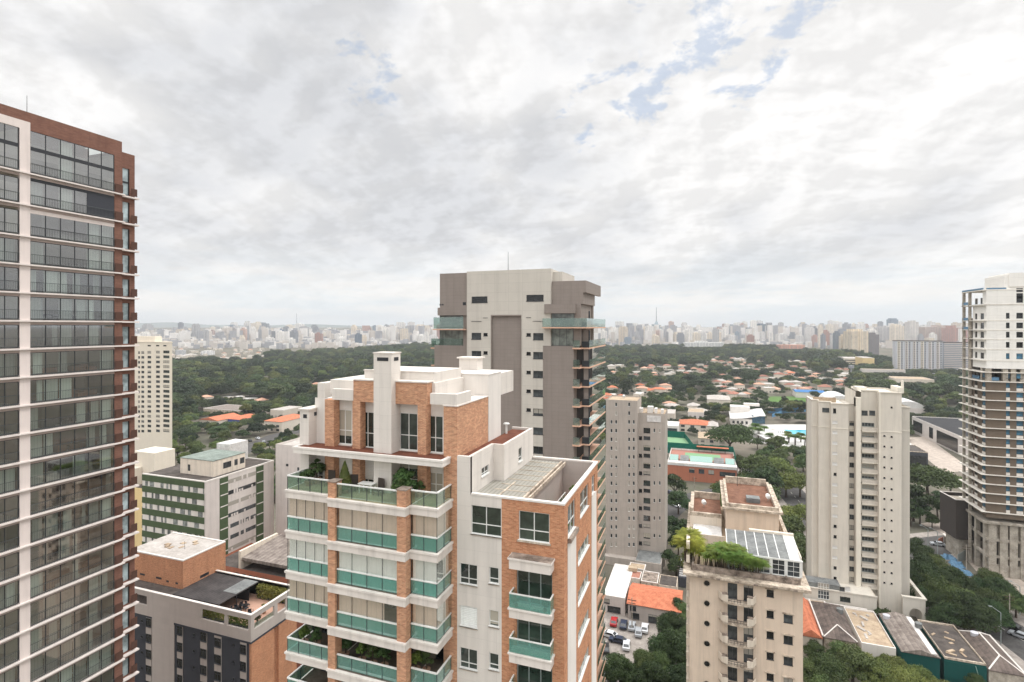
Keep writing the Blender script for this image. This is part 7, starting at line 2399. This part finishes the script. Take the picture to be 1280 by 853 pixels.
# low blocks where the wood meets the city
mb = MB()
for i in range(2000):
    a, b = (165, 560) if i % 2 else (745, 1215)
    px = rnd.uniform(a, b); dist = rnd.uniform(1850, 3400); dx, dy = ray(px); x, y = dist * dx, dist * dy; z = terrain(y, x)
    w, d, h = rnd.uniform(9, 26), rnd.uniform(10, 20), rnd.uniform(6, 24)
    mb.obox(x, y, rnd.choice((0, .3, -.4)), -w / 2, -d / 2, z - 1, w / 2, d / 2, z + h, rnd.randrange(3))
o = mb.build('distant_low_blocks', [M['city_a'], M['city_b'], M['city_c']]); o['kind'] = 'stuff'
# single marked-out towers
def special(label, px0, px1, ytop, dist, col, rot=YAW, d=None, name='far_tower', extra=None):
    px = (px0 + px1) / 2; dx, dy = ray(px); x, y = dist * dx, dist * dy; z = terrain(y, x)
    w = (px1 - px0) * dist / FPX; h = H - (ytop - HOR) / FPX * dist - z
    m = MB(); dd = d or w * .8
    m.box(-w / 2, -dd / 2, 0, w / 2, dd / 2, h)
    if extra: extra(m, w, dd, h)
    o = bpy.data.objects.new(name, m.mesh(name, M['tower'])); COL.objects.link(o)
    o.location = (x, y, z - .5); o.rotation_euler = (0, 0, rot); o.color = (*col, 1)
    tag(o, label, 'high-rise')
    keep(px0, px1, ytop + 5, dist)
    return o
cap = lambda m, w, d, h: m.box(-w * .3, -d * .3, h, w * .3, d * .3, h + 5)
special('slim dark tower standing tallest over the far skyline beside the brown tower', 223.5, 228.5, 404, 3000, S(120, 124, 134), extra=cap)
special('broad grey tower in the middle of the skyline over the wood', 285.5, 294, 411, 2600, S(160, 152, 150), extra=cap)
special('blue-grey slab with a stepped top high on the hill of the skyline', 325, 335, 404.5, 3300, S(132, 138, 146), extra=lambda m, w, d, h: m.box(-w * .45, -d * .4, h, w * .1, d * .4, h + 6))
special('brownish pair tower left of the broad grey one in the skyline', 263.5, 268, 413.5, 2500, S(176, 150, 140), extra=cap)
special('broad cream tower between two darker ones beyond the vaulted halls', 1059, 1080, 414, 1420, S(224, 208, 184), extra=lambda m, w, d, h: (m.box(-w * .4, -d * .3, h, w * .25, d * .3, h + 6), m.box(-w * .05, -d / 2 - 3, 0, w * .05, -d / 2, h)))
special('dark half of the cream tower group beyond the vaulted halls', 1080.5, 1095, 418, 1440, S(120, 114, 114), extra=cap)
special('slim blue-grey tower before the cream tower group', 1042.5, 1049, 416, 1500, S(128, 134, 142), extra=cap)
special('cream tower with a set-back top beside the blue-grey slim tower', 1050, 1057, 420, 1460, S(216, 200, 178), extra=cap)
special('light tower with pale corners above the grey slab blocks', 1096, 1109, 409, 2100, S(196, 192, 190), extra=cap)
special('cream tower pair above the grey slab blocks', 1115, 1127, 407.5, 2000, S(226, 214, 196), extra=cap)
special('tall banded pale tower above the grey slab blocks', 1134, 1145, 402.5, 1900, S(214, 208, 202), extra=cap)
special('wide pinkish block with a stepped roof above the grey slab blocks', 1146, 1180, 409, 2000, S(186, 168, 158), extra=lambda m, w, d, h: (m.box(w * .2, -d * .3, h, w * .42, d * .3, h + 7),))
special('reddish building beside the unfinished tower in the skyline', 1184, 1206, 410, 1900, S(180, 138, 126), extra=lambda m, w, d, h: (m.box(-w * .4, -d * .3, h, -w * .2, d * .3, h + 9),))
special('long salmon slab at the far edge of the wood', 973, 1003, 431, 1750, S(206, 150, 126), d=30)
special('long white institute block in the far trees', 855, 903, 428, 1800, S(226, 224, 220), d=25, extra=lambda m, w, d, h: m.box(-w * .2, -d * .3, h, w * .1, d * .3, h + 5))
special('white cube building in the clearing at the edge of the wood', 254, 266, 438.5, 1500, S(234, 232, 230))
special('grey twin block beside the white cube in the clearing', 221, 231, 437.5, 1500, S(196, 196, 198), d=14)
# glass pyramid tower with a mast
t = thing('spired_glass_tower', 'blue-green glass tower with a tall thin mast on the skyline', 'high-rise', (0, 0, 0))
dx, dy = ray(820.5); D = 3000; t.location = (D * dx, D * dy, terrain(D * dy, D * dx))
zt = H - (404.5 - HOR) / FPX * D; x, y, z0 = t.location
m = MB(); m.box(x - 30, y - 20, z0, x + 30, y + 20, zt - 22); m.box(x - 20, y - 16, zt - 22, x + 20, y + 16, zt - 8); m.tube((x, y, zt - 8), (x, y, zt + 14), 18, 4, 4); m.build('shaft', M['glass_tower'], t)
m = MB(); m.tube((x, y, zt + 14), (x, y, H - (384 - HOR) / FPX * D), 2.6, 1.2, 6); m.build('mast', M['mast'], t)
for px, top, D, lb in ((370.8, 392, 2900, 'thin lattice mast rising over the skyline above the chimney'), (529, 402, 2500, 'thin pole mast over the skyline close to the taupe tower')):
    dx, dy = ray(px); o = MB(); z0 = terrain(D * dy, D * dx)
    o.tube((D * dx, D * dy, z0), (D * dx, D * dy, H - (top - HOR) / FPX * D), 2.2, .9, 5)
    tag(o.build('radio_mast', M['mast'], None, (0, 0, 0)), lb, 'mast')
# water tower-like mast in the wood
p = gr(1064, 478); o = MB(); o.tube((*p, 0), (*p, 22), 1.3, 1.0, 6); o.tube((*p, 20), (*p, 24), 3.2, 3.4, 8); tag(o.build('lattice_pylon', M['mast']), 'white pylon with a round head in the trees beyond the vaulted halls', 'pylon'); keep(1062, 1066, 470, 700)
# grey slab blocks in front of the skyline
def slab_block(label, px0, px1, ytop, dist, wall, strips, bands):
    dx, dy = ray((px0 + px1) / 2); x, y = dist * dx, dist * dy
    y0 = y; x0, x1 = X(px0, y0), X(px1, y0); zt = zy((px0 + px1) / 2, ytop, y0)
    t = thing('grey_slab_block', label, 'building', ((x0 + x1) / 2, y0, 0)); W_ = Wins(t)
    m = MB(); m.box(x0, y0, 0, x1, y0 + 16, zt); m.build('wall', M[wall], t)
    m = MB(); m.box(x0 - .3, y0 - .3, zt, x1 + .3, y0 + 16.3, zt + 1.4); m.build('roof', M['roof_dark'], t)
    if strips:
        for k in range(strips):
            a = x0 + (x1 - x0) * (k + .5) / strips
            m = MB(); m.box(a - 2.6, y0 - 1.2, 0, a + 1.2, y0 - .01, zt - .2); m.build('pale_bay', M['cream_warm'] if k in (0, 3) else M['lt_panel'], t)
            for j in range(17): W_.add('y', y0 - 1.22, -1, a - 2.1, a - .1, zt - 2.7 - 3 * j, zt - 1.3 - 3 * j, 'dark', 0); W_.add('y', y0 - .02, -1, a + 2.6, a + 4.6, zt - 2.7 - 3 * j, zt - 1.3 - 3 * j, 'dark', 0)
    if bands:
        for j in range(17):
            m = MB(); m.box(x0 + 1, y0 - .9, zt - 3.2 * j - 1.6, x1, y0 - .01, zt - 3.2 * j - .3); m.build('white_band', M['lt_panel'], t)
    W_.build(); FOOT.append((x0 - 2, y0 - 4, x1 + 2, y0 + 18)); keep(px0, px1, 460, dist)
slab_block('grey slab block with pale vertical bays right of the cream tower', 1119.5, 1178, 427, 905, 'bluegrey', 6, False)
slab_block('grey slab block with white horizontal bands beside the unfinished tower', 1179, 1215, 429, 925, 'slab_grey', 0, True)

# ---------------------------------------------------------------- cars
def car_proto(mat):
    t = thing('parked_car', 'car', 'car', (0, 0, 0))
    m = MB(); L, w = 4.3, 1.75
    prof = [(-2.15, .35), (2.15, .35), (2.15, .72), (1.95, .86), (1.0, .95), (.35, 1.42), (-1.2, 1.45), (-1.9, 1.0), (-2.15, .9)]
    i = len(m.v); k = len(prof)
    for sx in (-w / 2, w / 2):
        for y, z in prof:
            s = .86 if z > 1.2 else 1
            m.v.append((sx * s, y, z))
    m.f.append(tuple(range(k))); m.f.append(tuple(range(2 * k - 1, k - 1, -1))); m.m += [0, 0]
    for j in range(k):
        q = (j + 1) % k; m.f.append((j, k + j, k + q, q)); m.m.append(0)
    m.build('body', M[mat], t)
    m = MB()
    m.quad((-.72, 1.02, .97), (.72, 1.02, .97), (.64, .40, 1.40), (-.64, .40, 1.40)); m.quad((.68, -1.86, 1.04), (-.68, -1.86, 1.04), (-.62, -1.27, 1.43), (.62, -1.27, 1.43))
    for s in (-1, 1): m.quad((s * .89, .85, .98), (s * .89, -1.6, 1.0), (s * .775, -1.15, 1.38), (s * .775, .38, 1.38))
    m.build('windscreen', M['carglass'], t)
    for sx in (-.82, .82):
        for y in (-1.35, 1.35):
            m = MB(); m.tube((sx - .1, y, .32), (sx + .1, y, .32), .32, .32, 10); m.build('wheel', M['rubber'], t)
    return t
CP = {}
def car(mat, px, py, rot, label, group=None, z=.11, name=None):
    x, y = gr(px, py, .7)
    if mat not in CP:
        CP[mat] = t = car_proto(mat); t.location = (x, y, z); t.rotation_euler = (0, 0, rot); t['label'] = label
        if group: t['group'] = group
        return t
    t = copy_tree(CP[mat], (x, y, z), rot, None, label, group)
    if not group and 'group' in t: del t['group']
    return t
car('car_red', 767.5, 777, .05, 'red car parked in the yard below the white roofed house')
car('car_navy', 779.5, 780.5, .05, 'dark blue car parked between the red and the silver one')
car('car_silver', 790, 782.5, .05, 'silver car parked under the orange roofed house')
car('car_white', 806, 785, .03, 'white car parked by the carport of the orange roofed house')
car('car_white', 761, 793, 1.4, 'white car turning beside the peach balconies')
car('car_black', 757, 810, .2, 'black car half hidden by the peach balconies')
car('car_white', 1148, 688, 1.5, 'white car on the cross street seen beside the cream tower')
car('car_white', 1141, 681, 1.6, 'white car on the far lane of the cross street', None)
car('car_silver', 1172, 680, 1.5, 'silver car on the cross street before the dark annex')
for k, (mt, px, py, rt, lb) in enumerate((('car_silver', 798, 790, .1, 'silver car in the second row of the yard behind the brick tower'), ('car_navy', 772, 800, 1.5, 'dark blue car crossing the yard behind the brick tower'), ('car_white', 783, 806, .1, 'white car near the trees of the yard behind the brick tower'),
        ('car_black', 1262, 782, .9, 'black car on the avenue beside the corner house'), ('car_silver', 1274, 794, .9, 'silver car on the avenue nearest the corner house'), ('car_white', 846, 632, .8, 'white car on the side street behind the beige block'))):
    car(mt, px, py, rt, lb)
car('car_navy', 836, 615, .9, 'dark car on the side street by the grey tower')
car('car_silver', 832, 622, .9, 'silver car on the side street by the grey tower')
car('car_black', 958, 582, .6, 'dark car parked under the trees below the pool')
car('car_red', 981, 594, .5, 'red car on the slope road behind the beige block')
car('car_black', 312, 551, 1.2, 'black car on the street at the edge of the wood'); car('car_white', 322, 548, 1.2, 'white car on the street at the edge of the wood'); car('car_silver', 330, 552, .6, 'silver car on the street at the edge of the wood')
car('car_white', 1272, 712, .9, 'white car stopped beneath the unfinished tower')
# lamps along the avenue
def lamp(px, py, label):
    x, y = gr(px, py); t = thing('street_lamp', label, 'street lamp', (x, y, 0))
    m = MB(); m.tube((x, y, 0), (x, y, 8), .12, .09); m.tube((x, y, 8), (x - 1.6, y + .6, 9), .08, .06); m.build('pole', M['alu_grey'], t)
    m = MB(); m.box(x - 2.3, y + .45, 8.93, x - 1.5, y + .75, 9.1); m.build('lamp_head', M['alu_grey'], t)
lamp(1160, 690, 'pale curved street lamp on the cross street beside the cream tower'); lamp(1172, 694, 'second pale lamp on the cross street, beside the dark annex'); lamp(1251, 806, 'grey lamp beside the corner house'); lamp(1275, 770, 'lamp on the avenue under the unfinished tower')
# things on the building site
for k, (px, py, l) in enumerate(((1186, 698, 'blue tarpaulin heap at the top of the site yard'), (1206, 717, 'blue tarpaulin heap lowest in the site yard'), (1196, 707, 'crumpled blue tarpaulin halfway down the site yard'))):
    x, y = gr(px, py); m = MB(); rnd = random.Random(k); nx = 6
    g = [[(x + (i - 2.5) * .75 + rnd.uniform(-.3, .3), y + (j - 2.5) * .9 + rnd.uniform(-.3, .3), .15 + (rnd.uniform(.1, 1.3) if 0 < i < nx - 1 and 0 < j < nx - 1 else 0)) for j in range(nx)] for i in range(nx)]
    for i in range(nx - 1):
        for j in range(nx - 1): m.quad(g[i][j], g[i + 1][j], g[i + 1][j + 1], g[i][j + 1])
    tag(m.build('tarpaulin', M['tarp']), l, 'tarpaulin')
for k, (px, py, mt, l) in enumerate(((1176, 680, 'orange_wall', 'orange barrier panel beside the dark annex'), (1206, 700, 'alu_grey', 'grey site fence under the unfinished tower'))):
    x, y = gr(px, py); m = MB(); m.obox(x, y, .9, -2 - 4 * k, -.05, 0, 2 + 4 * k, .05, 2.2 + k); tag(m.build('site_barrier', M[mt]), l, 'barrier')
for k, (a, b) in enumerate(((1195, 683), (1204, 690))):
    x, y = gr(a, b); t = thing('site_hut', 'concrete gate hut under the dark annex' if k == 0 else 'open concrete canopy frame under the unfinished tower', 'hut', (x, y, 0))
    m = MB()
    for i in (-1, 1):
        for j in (-1, 1): m.box(x + i * 2.6 - .2, y + j * 2 - .2, 0, x + i * 2.6 + .2, y + j * 2 + .2, 3)
    m.build('post', M['conc_raw'], t); m = MB(); m.box(x - 3.2, y - 2.6, 3, x + 3.2, y + 2.6, 3.35); m.build('roof', M['conc_pale'], t)

# ---------------------------------------------------------------- plants and furniture on the roofs
def frond_cloud(name, seed, n, L, mat, droop=.9, z=0, rise=(.35, 1.35)):
    """arching palm fronds made of many narrow leaflets"""
    g = np.random.default_rng(seed)
    me = MB()
    for i in range(n):
        a = g.uniform(0, 6.28); e = g.uniform(*rise); l = L * g.uniform(.75, 1.15); ns = 13
        t = (-math.sin(a), math.cos(a)); d = (math.cos(a), math.sin(a))
        for k in range(2, ns):
            f = k / (ns - 1)
            r = l * (f * math.cos(e) + .2 * f * f); h = l * (f * math.sin(e) - droop * .6 * f * f)
            w = l * .30 * math.sin(math.pi * min(1, f * .85 + .12)) + .03
            b = l * .022
            for s in (-1, 1):
                c = (r * d[0], r * d[1], z + h)
                q = (c[0] + s * t[0] * w + d[0] * w * .55, c[1] + s * t[1] * w + d[1] * w * .55, c[2] - w * g.uniform(.2, .75))
                me.tri((c[0] - d[0] * b, c[1] - d[1] * b, c[2]), (c[0] + d[0] * b, c[1] + d[1] * b, c[2] + .01), q)
    return me.mesh(name, M[mat])
pm = [frond_cloud('fronds', 30 + k, 110, 1.5, 'leaf_yl', .9, z=1.9) for k in range(2)] + [frond_cloud('fronds', 40 + k, 110, 1.5, 'leaf_pal', .95, z=1.9) for k in range(2)]
def stems(seed, h, n=7):
    rnd = random.Random(seed); m = MB()
    for _ in range(n):
        a, r = rnd.uniform(0, 6.28), rnd.uniform(.05, .35); m.tube((r * math.cos(a) * .6, r * math.sin(a) * .6, 0), (r * 1.4 * math.cos(a), r * 1.4 * math.sin(a), h), .05, .035, 5)
    return m.mesh('stem', M['trunk'])
sm = stems(1, 2.1)
ZT = H - 36.7
def rpalm(px, py, yy, s, k, label, group=None):
    x = X(px, yy); t = thing('areca_palm', label, 'palm', (x, yy, ZT), group); t.scale = (s * 1.3, s * 1.3, s * 1.25)
    t.rotation_euler = (0, 0, px % 6.28)
    put('stem', sm, t); put('fronds', pm[k], t)
gp = 'yellow green palms along the roof terrace of the beige block'
for px, yy, s, k in ((858, 87.5, 1.25, 0), (866, 88.5, 1.15, 0), (862, 90, 1.3, 0), (873, 87.2, .9, 0), (882, 87.0, .85, 0), (890, 87.2, .8, 0)):
    rpalm(px, 0, yy, s, k, 'feathery yellow palm at the left end of the beige block roof terrace', gp)
gp2 = 'green palms along the glazed roof room of the beige block'
for px, yy, s, k in ((899, 86.0, 1.05, 2), (908, 85.7, 1.1, 3), (916, 85.7, 1.1, 2), (925, 85.6, 1.05, 3), (933, 85.6, 1.0, 2), (941, 85.6, .95, 3), (887, 86.0, .85, 3), (948, 85.6, .85, 2), (904, 87.2, 1.15, 3), (912, 87.0, 1.2, 2), (921, 87.2, 1.1, 3), (895, 87.4, 1.0, 2)):
    rpalm(px, 0, yy, s, k, 'green feathery palm in the planter before the glazed roof room', gp2)
t = thing('garden_sofa', 'navy blue covered sofa on the roof terrace of the beige block', 'sofa', (X(885, 92), 92, ZT))
m = MB(); a, b = X(876, 92), X(897, 92); m.box(a, 92, ZT, b, 92.9, ZT + .5); m.build('seat', M['navy'], t); m = MB(); m.box(a, 92.9, ZT, b, 93.15, ZT + .95); m.build('backrest', M['navy'], t)
m = MB(); m.box(X(862, 96), 96, ZT, X(906, 96), 96.15, ZT + 1.6); tag(m.build('terrace_screen', M['beige_wh']), 'low cream wall behind the blue sofa on the beige block', 'wall')
def shrub(name, label, cat, x, y, z, R, h, n, leaf, mat, seed, potted=True, flat=.8, group=None, up=.2):
    t = thing(name, label, cat, (x, y, z), group)
    hp = min(.45, h * .4) if potted else 0
    if potted:
        m = MB(); m.tube((x, y, z), (x, y, z + min(.45, h * .4)), min(.24, R * .45), min(.34, R * .6), 12); m.build('pot', M['pot'], t)
    put('foliage', leaf_cloud('foliage', seed, R, h, hp + h * .35, 12, n, leaf, mat, flat, .5, up), t)
    m = MB(); m.tube((x, y, z + hp * .9), (x, y, z + hp + h * .5), .05, .03); m.build('stem', M['trunk'], t)
    return t
# brick tower terrace
TZ = H - 12.27
def conifer(label, px, y, z, h, R):
    x = X(px, y); t = thing('conifer', label, 'conifer', (x, y, z)); g = np.random.default_rng(5); n = 2600
    f = g.uniform(0, 1, n) ** .75; zz = z * 0 + .35 + f * (h - .35); r = R * (1 - f) ** .8 * g.uniform(.55, 1.05, n) + .04; a = g.uniform(0, 6.28, n)
    P = np.stack([r * np.cos(a), r * np.sin(a), zz], 1); N = np.stack([np.cos(a), np.sin(a), .5 + g.normal(size=n) * .4], 1); N /= np.linalg.norm(N, axis=1)[:, None]
    put('foliage', cards('foliage', g, P, N, .16, 'leaf_con'), t)
    m = MB(); m.tube((x, y, z), (x, y, z + .5), .25, .3, 12); m.build('pot', M['pot'], t); m = MB(); m.tube((x, y, z + .45), (x, y, z + h * .8), .05, .02); m.build('trunk', M['trunk'], t)
conifer('slim conical conifer in a pot on the penthouse terrace', 431, 33.0, TZ, 2.3, .55)
shrub('potted_bush', 'broad dark bush in the corner of the penthouse terrace', 'plant', X(507, 33.6), 33.6, TZ, .95, 1.9, 2200, .17, 'leaf_pot', 61)
shrub('potted_bush', 'rounded dark bush beside the brick pier on the terrace', 'plant', X(500, 32.8), 32.8, TZ, .6, 1.3, 1500, .15, 'leaf_pot', 62)
shrub('potted_bush', 'low bush at the left end of the penthouse terrace', 'plant', X(396, 34.2), 34.2, TZ, .75, 1.5, 1800, .16, 'leaf_pot', 63)
shrub('potted_bush', 'spreading plant by the glass corner of the penthouse terrace', 'plant', X(386, 33.6), 33.6, TZ, .7, .9, 1500, .15, 'leaf_pot', 64)
shrub('potted_bush', 'small dark plant before the right glass door of the terrace', 'plant', X(524, 34.0), 34.0, TZ, .45, .9, 1000, .13, 'leaf_pot', 65)
def chair(label, px, y, z, rot, mat='furn', group=None):
    x = X(px, y); t = thing('lounge_chair', label, 'chair', (x, y, z), group); t.rotation_euler = (0, 0, rot)
    def part(nm, *bs):
        m = MB()
        for b in bs: m.box(*b)
        put(nm, m.mesh(nm, M[mat]), t)
    part('seat', (-.3, -.3, .36, .3, .3, .44)); 
    m = MB(); i = len(m.v); m.box(-.3, .26, .44, .3, .33, 1.15); put('backrest', m.mesh('backrest', M[mat]), t)
    for sx in (-.28, .24):
        for sy in (-.28, .26): part('leg', (sx, sy, 0, sx + .04, sy + .04, .36))
    return t
chair('dark woven chair before the left brick pillar of the terrace', 412, 34.0, TZ, .1); chair('dark sling chair beside the chimney foot on the terrace', 473, 33.4, TZ, -.2); chair('grey chair behind the pier on the terrace', 441, 33.6, TZ, .3)
t = thing('terrace_table', 'low white table before the shutter on the penthouse terrace', 'table', (X(459, 33.6), 33.6, TZ)); x, y, _ = t.location
m = MB(); m.box(x - .6, y - .35, TZ + .66, x + .6, y + .35, TZ + .72); m.build('tabletop', M['alu'], t)
for sx in (-.52, .48):
    for sy in (-.3, .26): m = MB(); m.box(x + sx, y + sy, TZ, x + sx + .05, y + sy + .05, TZ + .66); m.build('leg', M['alu'], t)
# palms and loungers by the pool
for k, (px, py, s) in enumerate(((940, 545, 2.6), (948, 548, 3.0), (955, 543, 2.4), (944, 541, 2.8), (962, 552, 2.3), (986, 554, 2.6), (994, 557, 2.9), (1001, 553, 2.6), (1006, 558, 2.4), (985, 549, 2.2))):
    x, y = gr(px, py); t = thing('pool_palm', 'feathery palm standing on the pale pool terrace', 'palm', (x, y, 0), 'palms on the pool terrace'); t.scale = (s, s, s)
    put('stem', sm, t); put('fronds', pm[2 + k % 2], t)
for k in range(14):
    x, y = gr(968 + 2.6 * k - (16 if k > 7 else 0), 549 if k < 8 else 541); m = MB(); m.box(x - .35, y - .95, .1, x + .35, y + .6, .42); m.box(x - .35, y + .6, .1, x + .35, y + .75, .95)
    tag(m.build('sun_lounger', M['alu_grey']), 'grey sun lounger on the pale pool terrace', 'sun lounger', 'sun loungers on the pool terrace')
# tanks, dishes and pipes on the low roofs
for k, (px, yy, h, lb) in enumerate(((1050, 158, 6.4, 'round water tank on the brown sheet roof'), (1108, 160, 5.7, 'round water tank on the tan littered roof'), (1148, 157, 6.3, 'round water tank on the grey sheet roof'), (1218, 158, 5.7, 'round water tank on the dark stained roof'))):
    x = X(px, yy); m = MB(); m.tube((x, yy, h), (x, yy, h + 1.1), .7, .8, 12); m.tube((x, yy, h + 1.1), (x, yy, h + 1.3), .82, .3, 12); tag(m.build('water_tank', M['bluegrey'] if k % 2 else M['roof_grey']), lb, 'water tank')
for k, (px, yy, z, lb) in enumerate(((880, 109, H - 34.6, 'small dish on the left roof of the beige block'), (960, 107, H - 31.7, 'dish antenna on the tall roof block of the beige block'), (780, 184, H - 24.6, 'dish on the grey mosaic tower roof'))):
    x = X(px, yy); t = thing('satellite_dish', lb, 'satellite dish', (x, yy, z)); m = MB(); m.tube((x, yy, z), (x, yy, z + .9), .05); m.build('mast', M['alu_grey'], t); m = MB(); m.tube((x, yy, z + .9), (x + .25, yy - .3, z + 1.1), .55, .1, 12); m.build('reflector', M['alu'], t)
for k, (px, py, h, lb) in enumerate(((790, 790, 9, 'concrete power pole in the yard behind the brick tower'), (868, 620, 9, 'power pole on the side street by the grey tower'), (1262, 785, 9, 'power pole on the avenue beside the corner house'), (1208, 716, 9, 'power pole at the site yard under the unfinished tower'))):
    x, y = gr(px, py); t = thing('power_pole', lb, 'power pole', (x, y, 0)); m = MB(); m.tube((x, y, 0), (x, y, h), .16, .1, 6); m.build('pole', M['conc_raw'], t); m = MB(); m.box(x - 1.1, y - .06, h - .8, x + 1.1, y + .06, h - .65); m.box(x - .9, y - .06, h - 1.6, x + .9, y + .06, h - 1.47); m.build('crossarm', M['trunk'], t)
# green balconies lower down
for k, zk in ((4, TZ - 3.05 * 4), (5, TZ - 3.05 * 5)):
    for j, (px, y, R, h) in enumerate(((380, 33.2, .55, 1.2), (396, 33.4, .5, 1.4), (432, 33.0, .5, 1.3), (452, 32.8, .55, 1.6), (466, 32.7, .6, 1.7), (480, 32.8, .55, 1.5), (520, 33.2, .55, 1.4), (533, 33.4, .5, 1.3))):
        if k == 5 and j not in (2, 4, 6): continue
        shrub('balcony_plant', f'leafy plant on the {"planted" if k == 4 else "lowest visible"} balcony of the brick tower', 'plant', X(px, y), y, zk, R, h, 900, .15, 'leaf_pot' if j % 3 else 'leaf_pal', 70 + j, True, .8, f'plants on the {"planted" if k == 4 else "lowest visible"} balcony of the brick tower')
shrub('potted_shrub', 'round potted shrub at the far end of the wing terrace', 'plant', -10.2, 43.6, H - 14.8, .55, 1.2, 1500, .13, 'leaf_pal', 91)
for k, (px, lb) in enumerate(((645, 'small pot plant on the upper small balcony of the wing'), (681, 'round pot plant at the right end of the upper small balcony'))):
    shrub('balcony_plant', lb, 'plant', X(px, 33.9), 33.9, H - 18.8, .22, .5, 400, .1, 'leaf_pot', 95 + k)
# charcoal block terrace: hedge, tables and chairs
t = thing('terrace_hedge', 'yellow green hedge along the roof terrace of the charcoal block', 'hedge', (JC1 + 1, JYB - .8, JZ)); g = np.random.default_rng(3); n = 5200
a0, a1 = JC1 + .3, JX1 - .6
Pp = np.stack([g.uniform(a0, a1, n) - t.location.x, g.normal(size=n) * .34, g.uniform(.3, 2.4, n) + g.normal(size=n) * .12], 1); Nn = np.stack([g.normal(size=n) * .5, -np.abs(g.normal(size=n)), g.normal(size=n) * .5 + .6], 1); Nn /= np.linalg.norm(Nn, axis=1)[:, None]
put('foliage', cards('foliage', g, Pp, Nn, .26, 'leaf_hedge'), t)
m = MB(); m.box(a0, JYB - 1.2, JZ, a1, JYB - .4, JZ + .45); m.build('planter', M['char'], t)
for k, (pa, pb, lb) in enumerate(((252, 280, 'planted trough behind the first parapet opening of the charcoal block'), (284, 310, 'planted trough behind the second parapet opening of the charcoal block'))):
    xa, xb = X(pa, 69.6), X(pb, 69.6); t = thing('planter_trough', lb, 'planter', ((xa + xb) / 2, 69.75, JZ)); n = 1600
    Pp = np.stack([g.uniform(xa, xb, n) - t.location.x, g.normal(size=n) * .2, g.uniform(.45, 2.1, n)], 1); Nn = np.stack([g.normal(size=n) * .5, -np.abs(g.normal(size=n)), g.normal(size=n) * .5 + .5], 1); Nn /= np.linalg.norm(Nn, axis=1)[:, None]
    put('foliage', cards('foliage', g, Pp, Nn, .2, 'leaf_hedge' if k == 0 else 'leaf_pal'), t)
    m = MB(); m.box(xa, 69.5, JZ, xb, 70, JZ + .5); m.build('trough', M['char'], t)
for k, (px, yy, lb) in enumerate(((268, 70.6, 'grassy plant in a pot by the parapet of the charcoal block'), (297, 70.6, 'low plant in a pot behind the second parapet opening of the charcoal block'), (322, 71.5, 'bush in a pot by the glass screen of the charcoal block'), (330, 74.5, 'bush in a pot near the hedge corner of the charcoal block'))):
    shrub('potted_bush', lb, 'plant', X(px, yy), yy, JZ, .6, 1.5, 900, .16, 'leaf_hedge' if k % 2 else 'leaf_pot', 120 + k)
for k, (px, yy) in enumerate(((293, 73.0), (304, 74.5), (312, 72.8))):
    x = X(px, yy); t = thing('cafe_table', ('dark round table nearest the canopy of the charcoal block', 'dark round table by the hedge of the charcoal block', 'dark round table by the glass corner of the charcoal block')[k], 'table', (x, yy, JZ))
    m = MB(); m.tube((x, yy, JZ + .7), (x, yy, JZ + .74), .5, .5, 12); m.build('tabletop', M['dark'], t); m = MB(); m.tube((x, yy, JZ), (x, yy, JZ + .7), .05, .05); m.build('pedestal', M['dark'], t)
    for j in range(4):
        a = j * 1.57 + .4 + k; c = chair('dark chair at a round table on the roof terrace of the charcoal block', px, yy, JZ, a - 1.57 + math.pi, 'dark', 'dark chairs on the roof terrace of the charcoal block'); c.location.x = x + .85 * math.cos(a); c.location.y = yy + .85 * math.sin(a)

# ---------------------------------------------------------------- wood and air
FA = np.array(FOOT); VA = np.array(VIS)
CAND = place_trees()
NIND = 215
for i, (d, x, y, z, s, px, py) in enumerate(CAND[:NIND]):
    kd = random.Random(i).choice(('round', 'round', 'dark', 'light'))
    if px < 560: zone = 'of the wood between the brown tower and the brick tower'
    elif px < 1010: zone = 'of the garden quarter behind the grey tower'
    else: zone = 'of the wood beside the unfinished tower'
    nm = {'round': 'mid green round tree', 'dark': 'dark green dense tree', 'light': 'pale green loose tree'}[kd]
    tree(kd, x, y, s, f'{nm} {zone}', f'{nm}s {zone}', i, 1.0, None, z)
src = bpy.data.collections.new('wood_crowns')
for i, (R, Hc, nb, n, mt, fl) in enumerate(((6.5, 8, 26, 2600, 'leaf_far', .75), (5.5, 9, 22, 2400, 'leaf_dkfar', .85), (7, 6.5, 28, 2600, 'leaf_far', .65), (6, 7.5, 24, 2400, 'leaf_mid', .75), (8.5, 8.5, 40, 3400, 'leaf_dkfar', .8), (4.5, 10, 20, 2000, 'leaf_far', .95), (8, 6, 34, 3000, 'leaf_far', .5), (5, 6, 20, 2000, 'leaf_mid', .7))):
    o = bpy.data.objects.new('canopy_crown', leaf_cloud('canopy_crown', 50 + i, R, Hc, 12 - Hc * .75, nb, n, 1.15, mt, fl)); src.objects.link(o)
wood('woodland', CAND[NIND:])
print('trees', len(CAND))
def haze(density, col):
    m = bpy.data.materials.new('haze'); m.use_nodes = True; t = m.node_tree; t.nodes.remove(t.nodes['Principled BSDF'])
    v = t.nodes.new('ShaderNodeVolumePrincipled'); v.inputs['Color'].default_value = (*col, 1); v.inputs['Density'].default_value = density; v.inputs['Anisotropy'].default_value = .2
    t.links.new(v.outputs[0], t.nodes['Material Output'].inputs['Volume'])
    b = MB(); b.box(-12500, -12500, -3, 12500, 12500, 260); o = b.build('haze', m); o['kind'] = 'stuff'
haze(1.2e-4, (.92, .96, 1.0))
